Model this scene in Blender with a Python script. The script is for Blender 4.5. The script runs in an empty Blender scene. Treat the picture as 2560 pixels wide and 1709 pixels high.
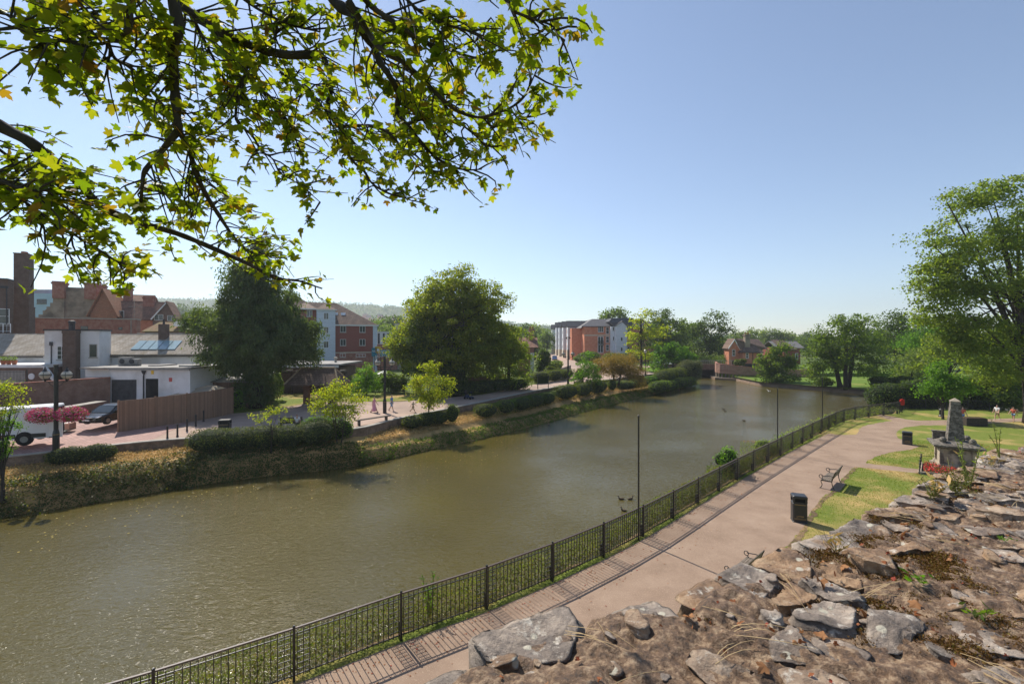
import bpy, math, random
import numpy as np
from mathutils import Vector, Matrix, Euler
R = math.radians
C = bpy.context.scene.collection
random.seed(7)
F, U0, V0, H = 1138.0, 1280.0, 845.0, 9.0
def at(u, v, Y): return Vector(((u - U0) / F * Y, Y, H - (v - V0) / F * Y))          # point seen at (u, v), Y metres ahead
def gp(u, v, z=0.0):                                                                     # point on the level z
    Y = (H - z) * F / (v - V0); return Vector(((u - U0) / F * Y, Y, z))
S = 1.0898
def wx(p, Y): return (p * S - U0) / F * Y
def wz(p, Y): return H - (p * S - V0) / F * Y

# ------------------------------------------------------------------ materials
MATS = {}
def newmat(name):
    m = bpy.data.materials.new(name); m.use_nodes = True
    nt = m.node_tree; nt.nodes.clear(); MATS[name] = m
    out = nt.nodes.new('ShaderNodeOutputMaterial')
    return m, nt, out
def nd(nt, t, **k):
    n = nt.nodes.new(t)
    for a, b in k.items():
        if a in n.inputs.keys(): n.inputs[a].default_value = b
        else: setattr(n, a, b)
    return n
def L(nt, a, ao, b, bi): nt.links.new(a.outputs[ao], b.inputs[bi])
def c4(c): return (c[0], c[1], c[2], 1)
def bsdf(nt, out, rough=.6, spec=.3, metal=0):
    p = nd(nt, 'ShaderNodeBsdfPrincipled'); p.inputs['Roughness'].default_value = rough
    p.inputs['Specular IOR Level'].default_value = spec; p.inputs['Metallic'].default_value = metal
    L(nt, p, 0, out, 0); return p
def mix(nt, fac, a, b):
    m = nd(nt, 'ShaderNodeMix', data_type='RGBA')
    for val, idx in ((fac, 0), (a, 6), (b, 7)):
        if isinstance(val, tuple) and len(val) == 2: nt.links.new(val[0].outputs[val[1]], m.inputs[idx])
        elif isinstance(val, (int, float)): m.inputs[idx].default_value = val
        else: m.inputs[idx].default_value = c4(val)
    return (m, 2)
def ramp(nt, src, stops):
    r = nd(nt, 'ShaderNodeValToRGB'); nt.links.new(src[0].outputs[src[1]], r.inputs[0])
    e = r.color_ramp.elements
    while len(e) < len(stops): e.new(.5)
    for i, (p, c) in enumerate(stops):
        e[i].position = p; e[i].color = c4(c) if not isinstance(c, float) else (c, c, c, 1)
    return (r, 0)
def coords(nt, kind='Object', scale=(1, 1, 1)):
    t = nd(nt, 'ShaderNodeTexCoord'); mp = nd(nt, 'ShaderNodeMapping'); mp.inputs['Scale'].default_value = scale
    L(nt, t, kind, mp, 0); return mp
def noise(nt, vec, scale, detail=5, rough=.6):
    n = nd(nt, 'ShaderNodeTexNoise'); n.inputs['Scale'].default_value = scale; n.inputs['Detail'].default_value = detail
    n.inputs['Roughness'].default_value = rough; L(nt, vec, 0, n, 'Vector'); return n
def bump(nt, p, src, strength, dist):
    b = nd(nt, 'ShaderNodeBump'); b.inputs['Strength'].default_value = strength; b.inputs['Distance'].default_value = dist
    nt.links.new(src[0].outputs[src[1]], b.inputs['Height']); L(nt, b, 0, p, 'Normal'); return b
def M(name, a, b=None, scale=3.0, rough=.7, bmp=.0, bscale=None, spec=.25, metal=0, c=None, cscale=None, stretch=(1, 1, 1)):
    """two (or three) colours broken up by noise"""
    m, nt, out = newmat(name); p = bsdf(nt, out, rough, spec, metal)
    b = b or tuple(x * .75 for x in a)
    v = coords(nt, 'Object', stretch); n = noise(nt, v, scale)
    col = ramp(nt, (n, 0), [(.33, a), (.67, b)])
    if c:
        n2 = noise(nt, v, cscale or scale * .3); f = ramp(nt, (n2, 0), [(.48, 0.0), (.62, 1.0)]); col = mix(nt, f, col, c)
    nt.links.new(col[0].outputs[col[1]], p.inputs['Base Color'])
    if bmp: bump(nt, p, (noise(nt, v, bscale or scale * 4, 6), 0), .7, bmp)
    return m
def wallvec(nt, axis):
    t = nd(nt, 'ShaderNodeTexCoord'); s = nd(nt, 'ShaderNodeSeparateXYZ'); L(nt, t, 'Object', s, 0)
    cb = nd(nt, 'ShaderNodeCombineXYZ')
    if axis == 'xy':
        a = nd(nt, 'ShaderNodeMath', operation='ADD'); L(nt, s, 0, a, 0); L(nt, s, 1, a, 1); L(nt, a, 0, cb, 0); L(nt, s, 2, cb, 1)
    elif axis == 'x': L(nt, s, 0, cb, 0); L(nt, s, 2, cb, 1)
    elif axis == 'y': L(nt, s, 1, cb, 0); L(nt, s, 2, cb, 1)
    elif axis == 'flat': L(nt, s, 0, cb, 0); L(nt, s, 1, cb, 1)
    return cb
def BR(name, a, b, mortar, bw=.22, bh=.075, ms=.012, axis='xy', rough=.85, off=.5, dirt=None, bmp=.006, rot=0):
    m, nt, out = newmat(name); p = bsdf(nt, out, rough, .15)
    v = wallvec(nt, axis)
    if rot:
        r = nd(nt, 'ShaderNodeMapping'); r.inputs['Rotation'].default_value = (0, 0, rot); L(nt, v, 0, r, 0); v = r
    t = nd(nt, 'ShaderNodeTexBrick', offset=off); L(nt, v, 0, t, 'Vector')
    for k, x in (('Color1', c4(a)), ('Color2', c4(b)), ('Mortar', c4(mortar)), ('Scale', 1.0), ('Mortar Size', ms), ('Mortar Smooth', .3), ('Bias', 0.0), ('Brick Width', bw), ('Row Height', bh)):
        t.inputs[k].default_value = x
    col = (t, 0); n = noise(nt, v, 1.3, 6)
    f = ramp(nt, (n, 0), [(.4, 0.0), (.7, 1.0)])
    col = mix(nt, f, col, dirt or tuple(x * .6 for x in a)) if dirt is not False else col
    n3 = noise(nt, v, 7, 3); hs = mix(nt, .25, col, (n3, 0))
    hs[0].blend_type = 'OVERLAY'
    nt.links.new(hs[0].outputs[2], p.inputs['Base Color'])
    if bmp: bump(nt, p, (t, 1), -.6, bmp)
    return m
def BOARD(name, a, pitch=.18, vertical=False, rough=.6, dark=.55, dist=.02, var=None):
    m, nt, out = newmat(name); p = bsdf(nt, out, rough, .2)
    v = wallvec(nt, 'xy'); s = nd(nt, 'ShaderNodeSeparateXYZ'); L(nt, v, 0, s, 0)
    d = nd(nt, 'ShaderNodeMath', operation='DIVIDE'); L(nt, s, 0 if vertical else 1, d, 0); d.inputs[1].default_value = pitch
    fr = nd(nt, 'ShaderNodeMath', operation='FRACT'); L(nt, d, 0, fr, 0)
    fl = nd(nt, 'ShaderNodeMath', operation='FLOOR'); L(nt, d, 0, fl, 0)
    w = nd(nt, 'ShaderNodeTexWhiteNoise', noise_dimensions='1D'); L(nt, fl, 0, w, 'W')
    line = ramp(nt, (fr, 0), [(.0, 0.0), (.1, 1.0)])
    base = mix(nt, (w, 0), a, var or tuple(x * .9 for x in a))
    n = noise(nt, v, 2.5, 6); base = mix(nt, ramp(nt, (n, 0), [(.4, 0.0), (.75, .5)]), base, tuple(x * .65 for x in a))
    col = mix(nt, line, tuple(x * dark for x in a), base)
    nt.links.new(col[0].outputs[2], p.inputs['Base Color']); bump(nt, p, (fr, 0), -.5 if not vertical else .2, dist)
    return m
def LEAF(name, cols, trans=.45, rough=.6, tcol=None, spec=.14):
    """leaf faces: each leaf picks its colour by its own island, light passes through"""
    m, nt, out = newmat(name)
    g = nd(nt, 'ShaderNodeNewGeometry')
    n = len(cols); r = ramp(nt, (g, 'Random Per Island'), [(i / max(1, n - 1), c) for i, c in enumerate(cols)])
    p = nd(nt, 'ShaderNodeBsdfPrincipled'); p.inputs['Roughness'].default_value = rough; p.inputs['Specular IOR Level'].default_value = spec
    nt.links.new(r[0].outputs[0], p.inputs['Base Color'])
    t = nd(nt, 'ShaderNodeBsdfTranslucent')
    tc = mix(nt, 1.0, r, tcol or (1.9, 2.0, .55)); tc[0].blend_type = 'MULTIPLY'; tc[0].clamp_result = False
    nt.links.new(tc[0].outputs[2], t.inputs[0])
    mx = nd(nt, 'ShaderNodeMixShader'); mx.inputs[0].default_value = trans
    L(nt, p, 0, mx, 1); L(nt, t, 0, mx, 2); L(nt, mx, 0, out, 0)
    return m

# ------------------------------------------------------------------ geometry helpers
class MB:
    def __init__(s): s.v = []; s.f = []; s.T = Matrix.Identity(4)
    def add(s, vs, fs):
        o = len(s.v); s.v += [s.T @ Vector(v) for v in vs]; s.f += [tuple(i + o for i in f) for f in fs]; return s
    def box(s, a, b):
        x0, x1 = sorted((a[0], b[0])); y0, y1 = sorted((a[1], b[1])); z0, z1 = sorted((a[2], b[2]))
        return s.add([(x0,y0,z0),(x1,y0,z0),(x1,y1,z0),(x0,y1,z0),(x0,y0,z1),(x1,y0,z1),(x1,y1,z1),(x0,y1,z1)],
                     [(3,2,1,0),(4,5,6,7),(0,1,5,4),(1,2,6,5),(2,3,7,6),(3,0,4,7)])
    def bbox(s, c, d, rz=0.0, e=.0):
        """box with chamfered vertical+top edges, centre-bottom c, size d"""
        w, l, h = d[0] / 2, d[1] / 2, d[2]; e = min(e, w, l)
        ring = [(w-e,-l),(w,-l+e),(w,l-e),(w-e,l),(-w+e,l),(-w,l-e),(-w,-l+e),(-w+e,-l)] if e else [(w,-l),(w,l),(-w,l),(-w,-l)]
        old = s.T; s.T = old @ Matrix.Translation(c) @ Matrix.Rotation(rz, 4, 'Z')
        n = len(ring); vs = [(x, y, 0) for x, y in ring] + [(x, y, h - e) for x, y in ring] + [(x * (1 - e / w), y * (1 - e / l), h) for x, y in ring]
        fs = [tuple(range(n))[::-1], tuple(range(2*n, 3*n))]
        for k in (0, n):
            fs += [(k+i, k+(i+1) % n, k+n+(i+1) % n, k+n+i) for i in range(n)]
        s.add(vs, fs); s.T = old; return s
    def tube(s, pts, rs, n=8, cap=True):
        pts = [Vector(p) for p in pts]
        if isinstance(rs, (int, float)): rs = [rs] * len(pts)
        o = len(s.v); up = Vector((0, 0, 1)); prev = None; vs = []; fs = []
        for i, p in enumerate(pts):
            d = (pts[min(i+1, len(pts)-1)] - pts[max(i-1, 0)])
            d = d.normalized() if d.length > 1e-9 else Vector((0, 0, 1))
            if prev is None: a = d.orthogonal().normalized()
            else:
                a = prev - d * prev.dot(d); a = a.normalized() if a.length > 1e-6 else d.orthogonal().normalized()
            prev = a; b = d.cross(a)
            for k in range(n):
                t = 2 * math.pi * k / n; vs.append(p + (a * math.cos(t) + b * math.sin(t)) * rs[i])
        for i in range(len(pts) - 1):
            fs += [(i*n+k, i*n+(k+1) % n, (i+1)*n+(k+1) % n, (i+1)*n+k) for k in range(n)]
        if cap: fs += [tuple(range(n))[::-1], tuple(range((len(pts)-1)*n, len(pts)*n))]
        return s.add(vs, fs)
    def lathe(s, c, prof, n=16, sx=1, sy=1):
        vs = []; fs = []
        for r, z in prof:
            for k in range(n):
                t = 2 * math.pi * k / n; vs.append((c[0] + r * math.cos(t) * sx, c[1] + r * math.sin(t) * sy, c[2] + z))
        for i in range(len(prof) - 1):
            fs += [(i*n+k, i*n+(k+1) % n, (i+1)*n+(k+1) % n, (i+1)*n+k) for k in range(n)]
        fs += [tuple(range(n))[::-1], tuple(range((len(prof)-1)*n, len(prof)*n))]
        return s.add(vs, fs)
    def prism(s, poly, d):
        """poly: planar 3D polygon, extruded by vector d"""
        n = len(poly); d = Vector(d); vs = [Vector(p) for p in poly] + [Vector(p) + d for p in poly]
        return s.add(vs, [tuple(range(n))[::-1], tuple(range(n, 2*n))] + [(i, (i+1) % n, n+(i+1) % n, n+i) for i in range(n)])
    def plate(s, a, b, c, d, t):
        a, b, c, d = map(Vector, (a, b, c, d)); n = (b - a).cross(d - a).normalized() * t
        return s.prism([a, b, c, d], n)
    def ball(s, c, r, n=10, sz=1.0):
        return s.lathe(c, [(max(1e-3, r * math.sin(math.pi * i / n)), -r * sz * math.cos(math.pi * i / n)) for i in range(n + 1)], n + 4)
def link(name, me, mats, parent=None, smooth=False):
    o = bpy.data.objects.new(name, me); C.objects.link(o)
    for m in (mats if isinstance(mats, (list, tuple)) else [mats]): me.materials.append(m)
    if parent is not None: o.parent = parent
    if smooth:
        me.polygons.foreach_set('use_smooth', [True] * len(me.polygons))
    return o
WARP = [None]
def set_warp(y0=None, xl=0, deg=0):
    '''turn a frontally laid out building about its left front corner'''
    if y0 is None: WARP[0] = None; return
    t = math.tan(R(deg)); c_, s_ = math.cos(R(deg)), math.sin(R(deg))
    def w(v):
        k = (y0 - t * xl) / (y0 - t * v[0]); d = v[1] - y0; return Vector((k * v[0] - s_ * d, k * y0 + c_ * d, v[2]))
    WARP[0] = w
def part(name, mb, mat, parent=None, world=False, smooth=False, label=None):
    vs = mb.v
    if world and WARP[0]: vs = [WARP[0](v) for v in vs]
    if world and parent is not None:
        l = Vector(parent.location); p = parent.parent
        while p is not None: l += Vector(p.location); p = p.parent
        vs = [v - l for v in vs]
    me = bpy.data.meshes.new(name); me.from_pydata([tuple(v) for v in vs], [], mb.f); me.update()
    o = link(name, me, mat, parent, smooth)
    if label: o['label'] = label
    return o
def thing(name, label, cat, loc=(0, 0, 0), rz=0.0, group=None):
    o = bpy.data.objects.new(name, None); C.objects.link(o); o.empty_display_size = .3
    o.location = loc; o.rotation_euler = (0, 0, rz); return tag(o, label, cat, group)
def tag(o, label, cat, group=None, kind=None):
    o['label'] = label; o['category'] = cat
    if group: o['group'] = group
    if kind: o['kind'] = kind
    return o
def struct(name, mb, mat, smooth=False, label=None):
    o = part(name, mb, mat, smooth=smooth); o['kind'] = 'structure'
    if label: o['label'] = label
    return o
def dup(o, loc, rz=None, label=None, group=None, scale=None, parent=None):
    c = o.copy(); C.objects.link(c); c.parent = parent
    if loc is not None: c.location = loc
    if rz is not None: c.rotation_euler = (0, 0, rz)
    if scale is not None: c.scale = scale if isinstance(scale, tuple) else (scale,) * 3
    if label: c['label'] = label
    if group: c['group'] = group
    for ch in list(o.children): dup(ch, None, parent=c)
    return c
def npmesh(name, V, nper, nf=None, idx=None):
    """mesh of many equal faces: V (N,3); idx (Fn,nper) or consecutive"""
    V = np.ascontiguousarray(V, dtype=np.float32).reshape(-1, 3)
    if idx is None: idx = np.arange(len(V)).reshape(-1, nper)
    idx = np.ascontiguousarray(idx, dtype=np.int32); fn = len(idx)
    me = bpy.data.meshes.new(name); me.vertices.add(len(V)); me.vertices.foreach_set('co', V.ravel())
    me.loops.add(fn * nper); me.loops.foreach_set('vertex_index', idx.ravel())
    me.polygons.add(fn); me.polygons.foreach_set('loop_start', np.arange(0, fn * nper, nper, dtype=np.int32))
    me.polygons.foreach_set('loop_total', np.full(fn, nper, dtype=np.int32)); me.update(calc_edges=True)
    return me
def frames(N, rng, spin=None):
    """orthonormal (t, b) in the plane of unit normals N"""
    a = rng.normal(size=N.shape) if spin is None else spin
    t = a - N * (a * N).sum(1, keepdims=True); t /= np.linalg.norm(t, axis=1, keepdims=True) + 1e-9
    return t, np.cross(N, t)
LEAF4 = np.array([(0, 0), (.36, .45), (0, 1), (-.36, .45)], dtype=float)
def leaves(P, N, size, rng, shape=LEAF4, fold=.15, spin=None, aspect=1.0):
    n = len(P); t, b = frames(N, rng, spin)
    sz = np.asarray(size) * np.ones(n) * rng.uniform(.65, 1.3, n)
    k = len(shape); V = np.zeros((n, k, 3))
    for i, (x, y) in enumerate(shape):
        V[:, i] = P + b * (x * aspect * sz)[:, None] + t * ((y - .5) * sz)[:, None] + N * (abs(x) * fold * sz)[:, None]
    return V
def unit(n, rng, up=0.0):
    d = rng.normal(size=(n, 3)); d[:, 2] += up; return d / np.linalg.norm(d, axis=1, keepdims=True)
def bez(a, b, bend, n=5):
    a, b = Vector(a), Vector(b); m = (a + b) / 2 + Vector(bend)
    return [(a * (1-t)**2 + m * 2*t*(1-t) + b * t*t) for t in [i / (n-1) for i in range(n)]]
def catmull(pts, n=6):
    P = [np.array(p, float) for p in pts]; P = [2*P[0]-P[1]] + P + [2*P[-1]-P[-2]]; out = []
    for i in range(1, len(P) - 2):
        for k in range(n):
            t = k / n; a, b, c, d = P[i-1], P[i], P[i+1], P[i+2]
            out.append(.5 * (2*b + (c-a)*t + (2*a-5*b+4*c-d)*t*t + (3*b-a-3*c+d)*t**3))
    out.append(P[-2]); return out
def resample(pts, step):
    P = np.array([tuple(p) for p in pts], float); d = np.r_[0, np.cumsum(np.linalg.norm(np.diff(P, axis=0), axis=1))]
    n = max(1, int(round(d[-1] / step))); s = np.linspace(0, d[-1], n + 1)
    return np.stack([np.interp(s, d, P[:, k]) for k in range(P.shape[1])], 1)

# ------------------------------------------------------------------ trees
def crown_mesh(rng, blobs, ncl, lpc, clr, leaf, up=.5, shell=.45, droop=0.0, flat=.65, aspect=1.0, hang=0.0):
    B = np.array(blobs, float); w = (B[:, 3] * B[:, 4] * B[:, 5]) ** .67; w /= w.sum()
    k = rng.choice(len(B), ncl, p=w); d = unit(ncl, rng, .15); r = rng.uniform(0, 1, ncl) ** shell
    r *= rng.uniform(.85, 1.06, ncl)
    cen = B[k, :3] + d * B[k, 3:] * r[:, None]
    m = ncl * lpc; ci = np.repeat(np.arange(ncl), lpc)
    cr = (clr * rng.uniform(.6, 1.35, ncl))[ci]
    off = np.clip(rng.normal(size=(m, 3)), -1.7, 1.7) * .55; off[:, 2] *= flat
    P = cen[ci] + off * cr[:, None]
    out = np.zeros((m, 3)); out[:] = d[ci]
    if droop: P[:, 2] -= droop * (off[:, 0]**2 + off[:, 1]**2) * cr
    N = unit(m, rng, up) + out * .55; N /= np.linalg.norm(N, axis=1, keepdims=True)
    sp = None
    if hang: sp = rng.normal(size=(m, 3)) * .35 + out * .5; sp[:, 2] -= hang
    return leaves(P, N, leaf, rng, spin=sp, aspect=aspect).reshape(-1, 3), cen
def tree(name, label, base, blobs, mat, ncl=60, lpc=60, clr=.8, leaf=.22, trunk=(.25, 4.0), bark=None, limbs=18, seed=1, group=None,
         lean=(0, 0), cat='tree', stems=1, **kw):
    rng = np.random.default_rng(seed); base = Vector(base)
    root = thing(name, label, cat, base, 0, group)
    V, cen = crown_mesh(rng, blobs, ncl, lpc, clr, leaf, **kw)
    link('crown', npmesh('crown', V, 4), mat, root)
    t = MB(); tr, th = trunk
    tops = []
    for s in range(stems):
        a = 6.283 * s / stems + seed; sp = 0 if stems == 1 else th * .28
        top = Vector((lean[0] + math.cos(a) * sp, lean[1] + math.sin(a) * sp * .7, th * (1 - .12 * (s % 2))))
        st = Vector((math.cos(a), math.sin(a), 0)) * (tr * .9 if stems > 1 else 0)
        p = bez(st + Vector((0, 0, -.3)), top, (rng.uniform(-.05, .05) * th, rng.uniform(-.05, .05) * th, 0), 8)
        rr = tr if stems == 1 else tr * .62
        t.tube(p, [rr * (1.35 if i == 0 else 1 - .55 * i / 7) for i in range(8)], 9); tops.append((p, rr))
    order = rng.permutation(len(cen))[:limbs]
    for i, ci in enumerate(order):
        p, rr = tops[i % stems]; q = p[3 + i % 5]; c = Vector(cen[ci])
        l = (c - q).length; r0 = min(rr * .36, .02 + .012 * l)
        t.tube(bez(q, c, (0, 0, -.1 * l if droop_(kw) else .08 * l), 6), [r0 * (1 - .75 * j / 5) for j in range(6)], 5, cap=False)
    part('trunk', t, bark or MATS['bark'], root, smooth=True)
    return root
def droop_(kw): return kw.get('droop', 0) > 0 or kw.get('hang', 0) > 0
def leafy(name, label, cat, segs, mat, dens, leaf, seed, group=None, up=.6, rough=.08, kind=None, core=None, parent=None):
    """hedge or bush: leaves over ellipsoid/box lumps [(c, (rx,ry,rz), rz)], plus an added solid dark core lump in each"""
    rng = np.random.default_rng(seed); Vs = []; t = MB(); ck = .9 if rough < .2 else .55
    base = Vector(segs[0][0]); 
    for c, (rx, ry, rz), ang, p in segs:      # p: superellipse exponent (2 round .. 8 box)
        area = 4 * (rx*ry + rx*rz + ry*rz) * .9; n = int(area * dens)
        d = unit(n, rng, .25); e = (np.abs(d[:, 0])**p + np.abs(d[:, 1])**p + np.abs(d[:, 2])**p) ** (-1 / p)
        Q = d * e[:, None]; nn = np.sign(Q) * np.abs(Q) ** (p - 1); nn /= np.linalg.norm(nn, axis=1, keepdims=True) + 1e-9
        dep = 1 - np.abs(rng.normal(size=n)) * rough - rng.uniform(0, .05, n)
        dep += .06 * np.sin(Q[:, 0] * rx * 3.1 + seed) * np.cos(Q[:, 1] * ry * 2.7) 
        X = Q * np.array([rx, ry, rz]) * dep[:, None]; ca, sa = math.cos(ang), math.sin(ang)
        Rm = np.array([[ca, -sa, 0], [sa, ca, 0], [0, 0, 1]])
        X = X @ Rm.T + np.array(c) - np.array(base); nn = nn @ Rm.T
        N = nn * .8 + unit(n, rng, up) * .8; N /= np.linalg.norm(N, axis=1, keepdims=True)
        Vs.append(leaves(X, N, leaf, rng).reshape(-1, 3))
        cc = Vector(c) - base
        old = t.T; t.T = Matrix.Translation(cc) @ Matrix.Rotation(ang, 4, 'Z') @ Matrix.Diagonal((rx * ck, ry * ck, rz * ck, 1))
        t.ball((0, 0, 0), 1, 8); t.T = old
    if kind == 'stuff':
        o = link(name, npmesh(name, np.concatenate(Vs), 4), mat); o.location = base; o['kind'] = 'stuff'; o['label'] = label; o['category'] = cat
        part('twigs', t, core or MATS['hedge_core'], o); return o  # added solid core lumps filling the foliage, no modelled twigs
    if parent is not None:
        o = link(name, npmesh(name, np.concatenate(Vs), 4), mat, parent); o.location = base - Vector(parent.location); return o
    root = thing(name, label, cat, base, 0, group)
    link('foliage', npmesh('foliage', np.concatenate(Vs), 4), mat, root); part('twigs', t, core or MATS['hedge_core'], root)  # the inner part is an added solid lump per segment, not twigs
    return root
# ------------------------------------------------------------------ palette
M('bark', (.075, .06, .045), (.03, .025, .02), 9, .9, .01, stretch=(1, 1, .3))
M('bark_pale', (.16, .13, .10), (.08, .065, .05), 9, .9, .01, stretch=(1, 1, .3))
M('hedge_core', (.032, .045, .016), (.018, .026, .01), 6, .95, .03)
M('metal_black', (.012, .012, .013), (.02, .02, .02), 6, .38, spec=.5)
M('metal_rust', (.10, .062, .05), (.05, .04, .036), 14, .5, spec=.4)
M('wood_grey', (.23, .19, .15), (.13, .105, .08), 6, .8, .004, stretch=(1, 1, 8))
M('wood_dark', (.07, .055, .042), (.035, .028, .022), 6, .8, .004)
M('stone_pale', (.44, .37, .28), (.32, .265, .2), 3, .9, .01, c=(.12, .10, .08), cscale=1.6)
M('stone_dark', (.155, .135, .11), (.06, .053, .045), 4, .9, .012, c=(.24, .215, .18), cscale=6)
M('concrete', (.42, .39, .34), (.30, .28, .25), 2.5, .9, .004)
M('render_brown', (.38, .31, .235), (.27, .215, .16), .9, .9, .005, c=(.16, .13, .10), cscale=.35)
M('white_wall', (.78, .77, .76), (.66, .65, .64), .6, .8, .003, c=(.55, .53, .5), cscale=.25)
M('white_paint', (.8, .8, .8), (.74, .74, .73), 2, .45)
M('cream_wall', (.62, .55, .43), (.5, .43, .34), 1, .8)
M('glass_dark', (.03, .04, .045), (.05, .06, .065), .6, .08, spec=.7)
M('glass_sky', (.25, .36, .40), (.34, .45, .48), .8, .12, spec=.7)
M('roof_felt', (.33, .31, .29), (.24, .23, .21), .6, .8, c=(.14, .13, .12), cscale=.5)
M('lead_dark', (.06, .06, .065), (.03, .03, .032), 2, .6)
M('soil', (.10, .065, .04), (.055, .035, .022), 5, .95, .02)
M('skin', (.55, .33, .24), (.5, .3, .21), 4, .55)
M('hair_dark', (.03, .02, .014), (.05, .032, .02), 30, .6)
M('hair_brown', (.16, .085, .04), (.1, .05, .025), 30, .6)
M('cloth_pink', (.72, .36, .46), (.62, .28, .38), 8, .8); M('cloth_blue', (.12, .25, .48), (.09, .2, .4), 8, .8)
M('cloth_white', (.78, .77, .76), (.7, .69, .68), 8, .8); M('cloth_khaki', (.40, .31, .2), (.33, .25, .16), 8, .8)
M('cloth_coral', (.70, .16, .09), (.6, .12, .07), 8, .8); M('cloth_denim', (.28, .40, .55), (.2, .3, .44), 8, .8)
M('cloth_navy', (.02, .03, .06), (.03, .04, .08), 8, .8)
M('red_plastic', (.62, .035, .02), (.55, .03, .02), 3, .4); M('gold_paint', (.5, .33, .12), None, 3, .4)
M('rubber', (.015, .015, .015), None, 3, .7); M('chrome', (.5, .5, .5), None, 3, .25, metal=1)
M('card', (.42, .28, .17), (.36, .23, .14), 3, .8); M('terracotta', (.42, .16, .08), (.3, .11, .06), 5, .8)
M('bin_black', (.022, .023, .025), (.032, .033, .035), 3, .42, spec=.5)
BR('brick_red', (.42, .15, .095), (.32, .115, .075), (.34, .28, .24))
BR('brick_orange', (.66, .22, .11), (.56, .18, .09), (.56, .38, .28), dirt=(.5, .17, .09))
BR('brick_brown', (.24, .14, .10), (.17, .10, .075), (.2, .165, .14))
BR('brick_dark', (.18, .115, .088), (.12, .082, .066), (.13, .11, .095))
BR('brick_maroon', (.30, .088, .066), (.25, .074, .056), (.22, .10, .085), dirt=False)
BR('roof_slate', (.46, .41, .345), (.34, .30, .255), (.17, .15, .13), .3, .11, .012, 'x', .85, dirt=(.22, .18, .13), bmp=.02)
BR('roof_tile', (.32, .175, .12), (.24, .13, .09), (.10, .065, .05), .24, .13, .012, 'x', .85, dirt=(.13, .08, .06), bmp=.02)
BR('roof_brown', (.25, .17, .13), (.19, .13, .10), (.07, .052, .043), .33, .22, .02, 'x', .85, dirt=(.1, .07, .055), bmp=.03)
BR('roof_orange', (.44, .21, .12), (.34, .15, .085), (.14, .07, .045), .24, .13, .012, 'x', .85, dirt=(.28, .15, .09), bmp=.02)
BR('roof_grey', (.12, .12, .13), (.085, .085, .095), (.04, .04, .045), .3, .2, .012, 'x', .75, dirt=(.09, .09, .095), bmp=.02)
BR('roof_grey_side', (.24, .23, .22), (.19, .18, .175), (.1, .1, .1), .3, .2, .012, 'y', .75, dirt=(.17, .16, .16), bmp=.02)
BR('paving_brick', (.46, .29, .25), (.36, .225, .195), (.22, .16, .14), .62, .3, .02, 'flat', .85, dirt=(.3, .2, .175), bmp=.004, rot=.55)
BR('boundary_brick', (.30, .19, .12), (.2, .12, .08), (.25, .21, .17), dirt=(.11, .085, .06))
BOARD('board_white', (.72, .75, .80), .2, dark=.72); BOARD('board_grey', (.60, .66, .76), .2, dark=.75)
BOARD('fence_wood', (.31, .19, .125), .14, True, .85, .45, .02, (.21, .132, .09))
BOARD('fence_grey', (.25, .22, .18), .14, True, .85, .5, .02, (.18, .155, .13))
M('tarmac_tan', (.385, .28, .218), (.325, .23, .176), 1.1, .92, .004, 90, .15, c=(.27, .198, .158), cscale=.17)
def path_mat():
    m, nt, out = newmat('tarmac_path'); p = bsdf(nt, out, .92, .12); v = coords(nt, 'Object')
    a = ramp(nt, (noise(nt, v, .55, 8, .65), 0), [(.32, (.235, .165, .118)), (.5, (.292, .207, .15)), (.68, (.34, .248, .182))])
    st = ramp(nt, (noise(nt, v, .9, 6, .7), 0), [(.57, 0.0), (.66, .55)]); a = mix(nt, st, a, (.24, .165, .12))
    sp = ramp(nt, (noise(nt, v, 26, 3, .8), 0), [(.60, 0.0), (.66, .8)]); a = mix(nt, sp, a, (.58, .45, .33))
    sd = ramp(nt, (noise(nt, v, 34, 3, .8), 0), [(.62, 0.0), (.68, .7)]); a = mix(nt, sd, a, (.16, .11, .085))
    nt.links.new(a[0].outputs[2], p.inputs['Base Color']); bump(nt, p, (noise(nt, v, 70, 4, .7), 0), .8, .008)
path_mat()
M('tarmac_far', (.44, .33, .265), (.37, .27, .215), .6, .92, .003, 60, .15, c=(.30, .225, .185), cscale=.12)
def grass_mat(name, g1, g2, dry, dlo, dhi, sc=.22):
    m, nt, out = newmat(name); p = bsdf(nt, out, .9, .1); v = coords(nt, 'Object')
    n = noise(nt, v, 2.2, 8, .7); a = ramp(nt, (n, 0), [(.3, g1), (.7, g2)])
    n2 = noise(nt, v, sc, 7, .62); f = ramp(nt, (n2, 0), [(dlo, 0.0), (dhi, 1.0)]); a = mix(nt, f, a, dry)
    n3 = noise(nt, v, 38, 3, .7); k = mix(nt, .55, a, (n3, 0)); k[0].blend_type = 'OVERLAY'
    nt.links.new(k[0].outputs[2], p.inputs['Base Color']); bump(nt, p, (noise(nt, v, 55, 3), 0), .9, .03); return m
grass_mat('lawn', (.115, .16, .028), (.20, .225, .045), (.44, .31, .125), .49, .66)
grass_mat('lawn_green', (.085, .155, .02), (.15, .22, .035), (.30, .27, .085), .56, .75)
grass_mat('lawn_far', (.10, .15, .025), (.2, .22, .04), (.42, .28, .12), .5, .68)
grass_mat('dry_bank', (.17, .14, .055), (.30, .21, .09), (.52, .33, .14), .36, .56, .6)
grass_mat('far_field', (.06, .10, .02), (.11, .14, .03), (.2, .19, .07), .5, .7, .01)
grass_mat('bare_soil', (.11, .08, .05), (.16, .11, .065), (.30, .2, .11), .45, .6, .8)
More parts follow.
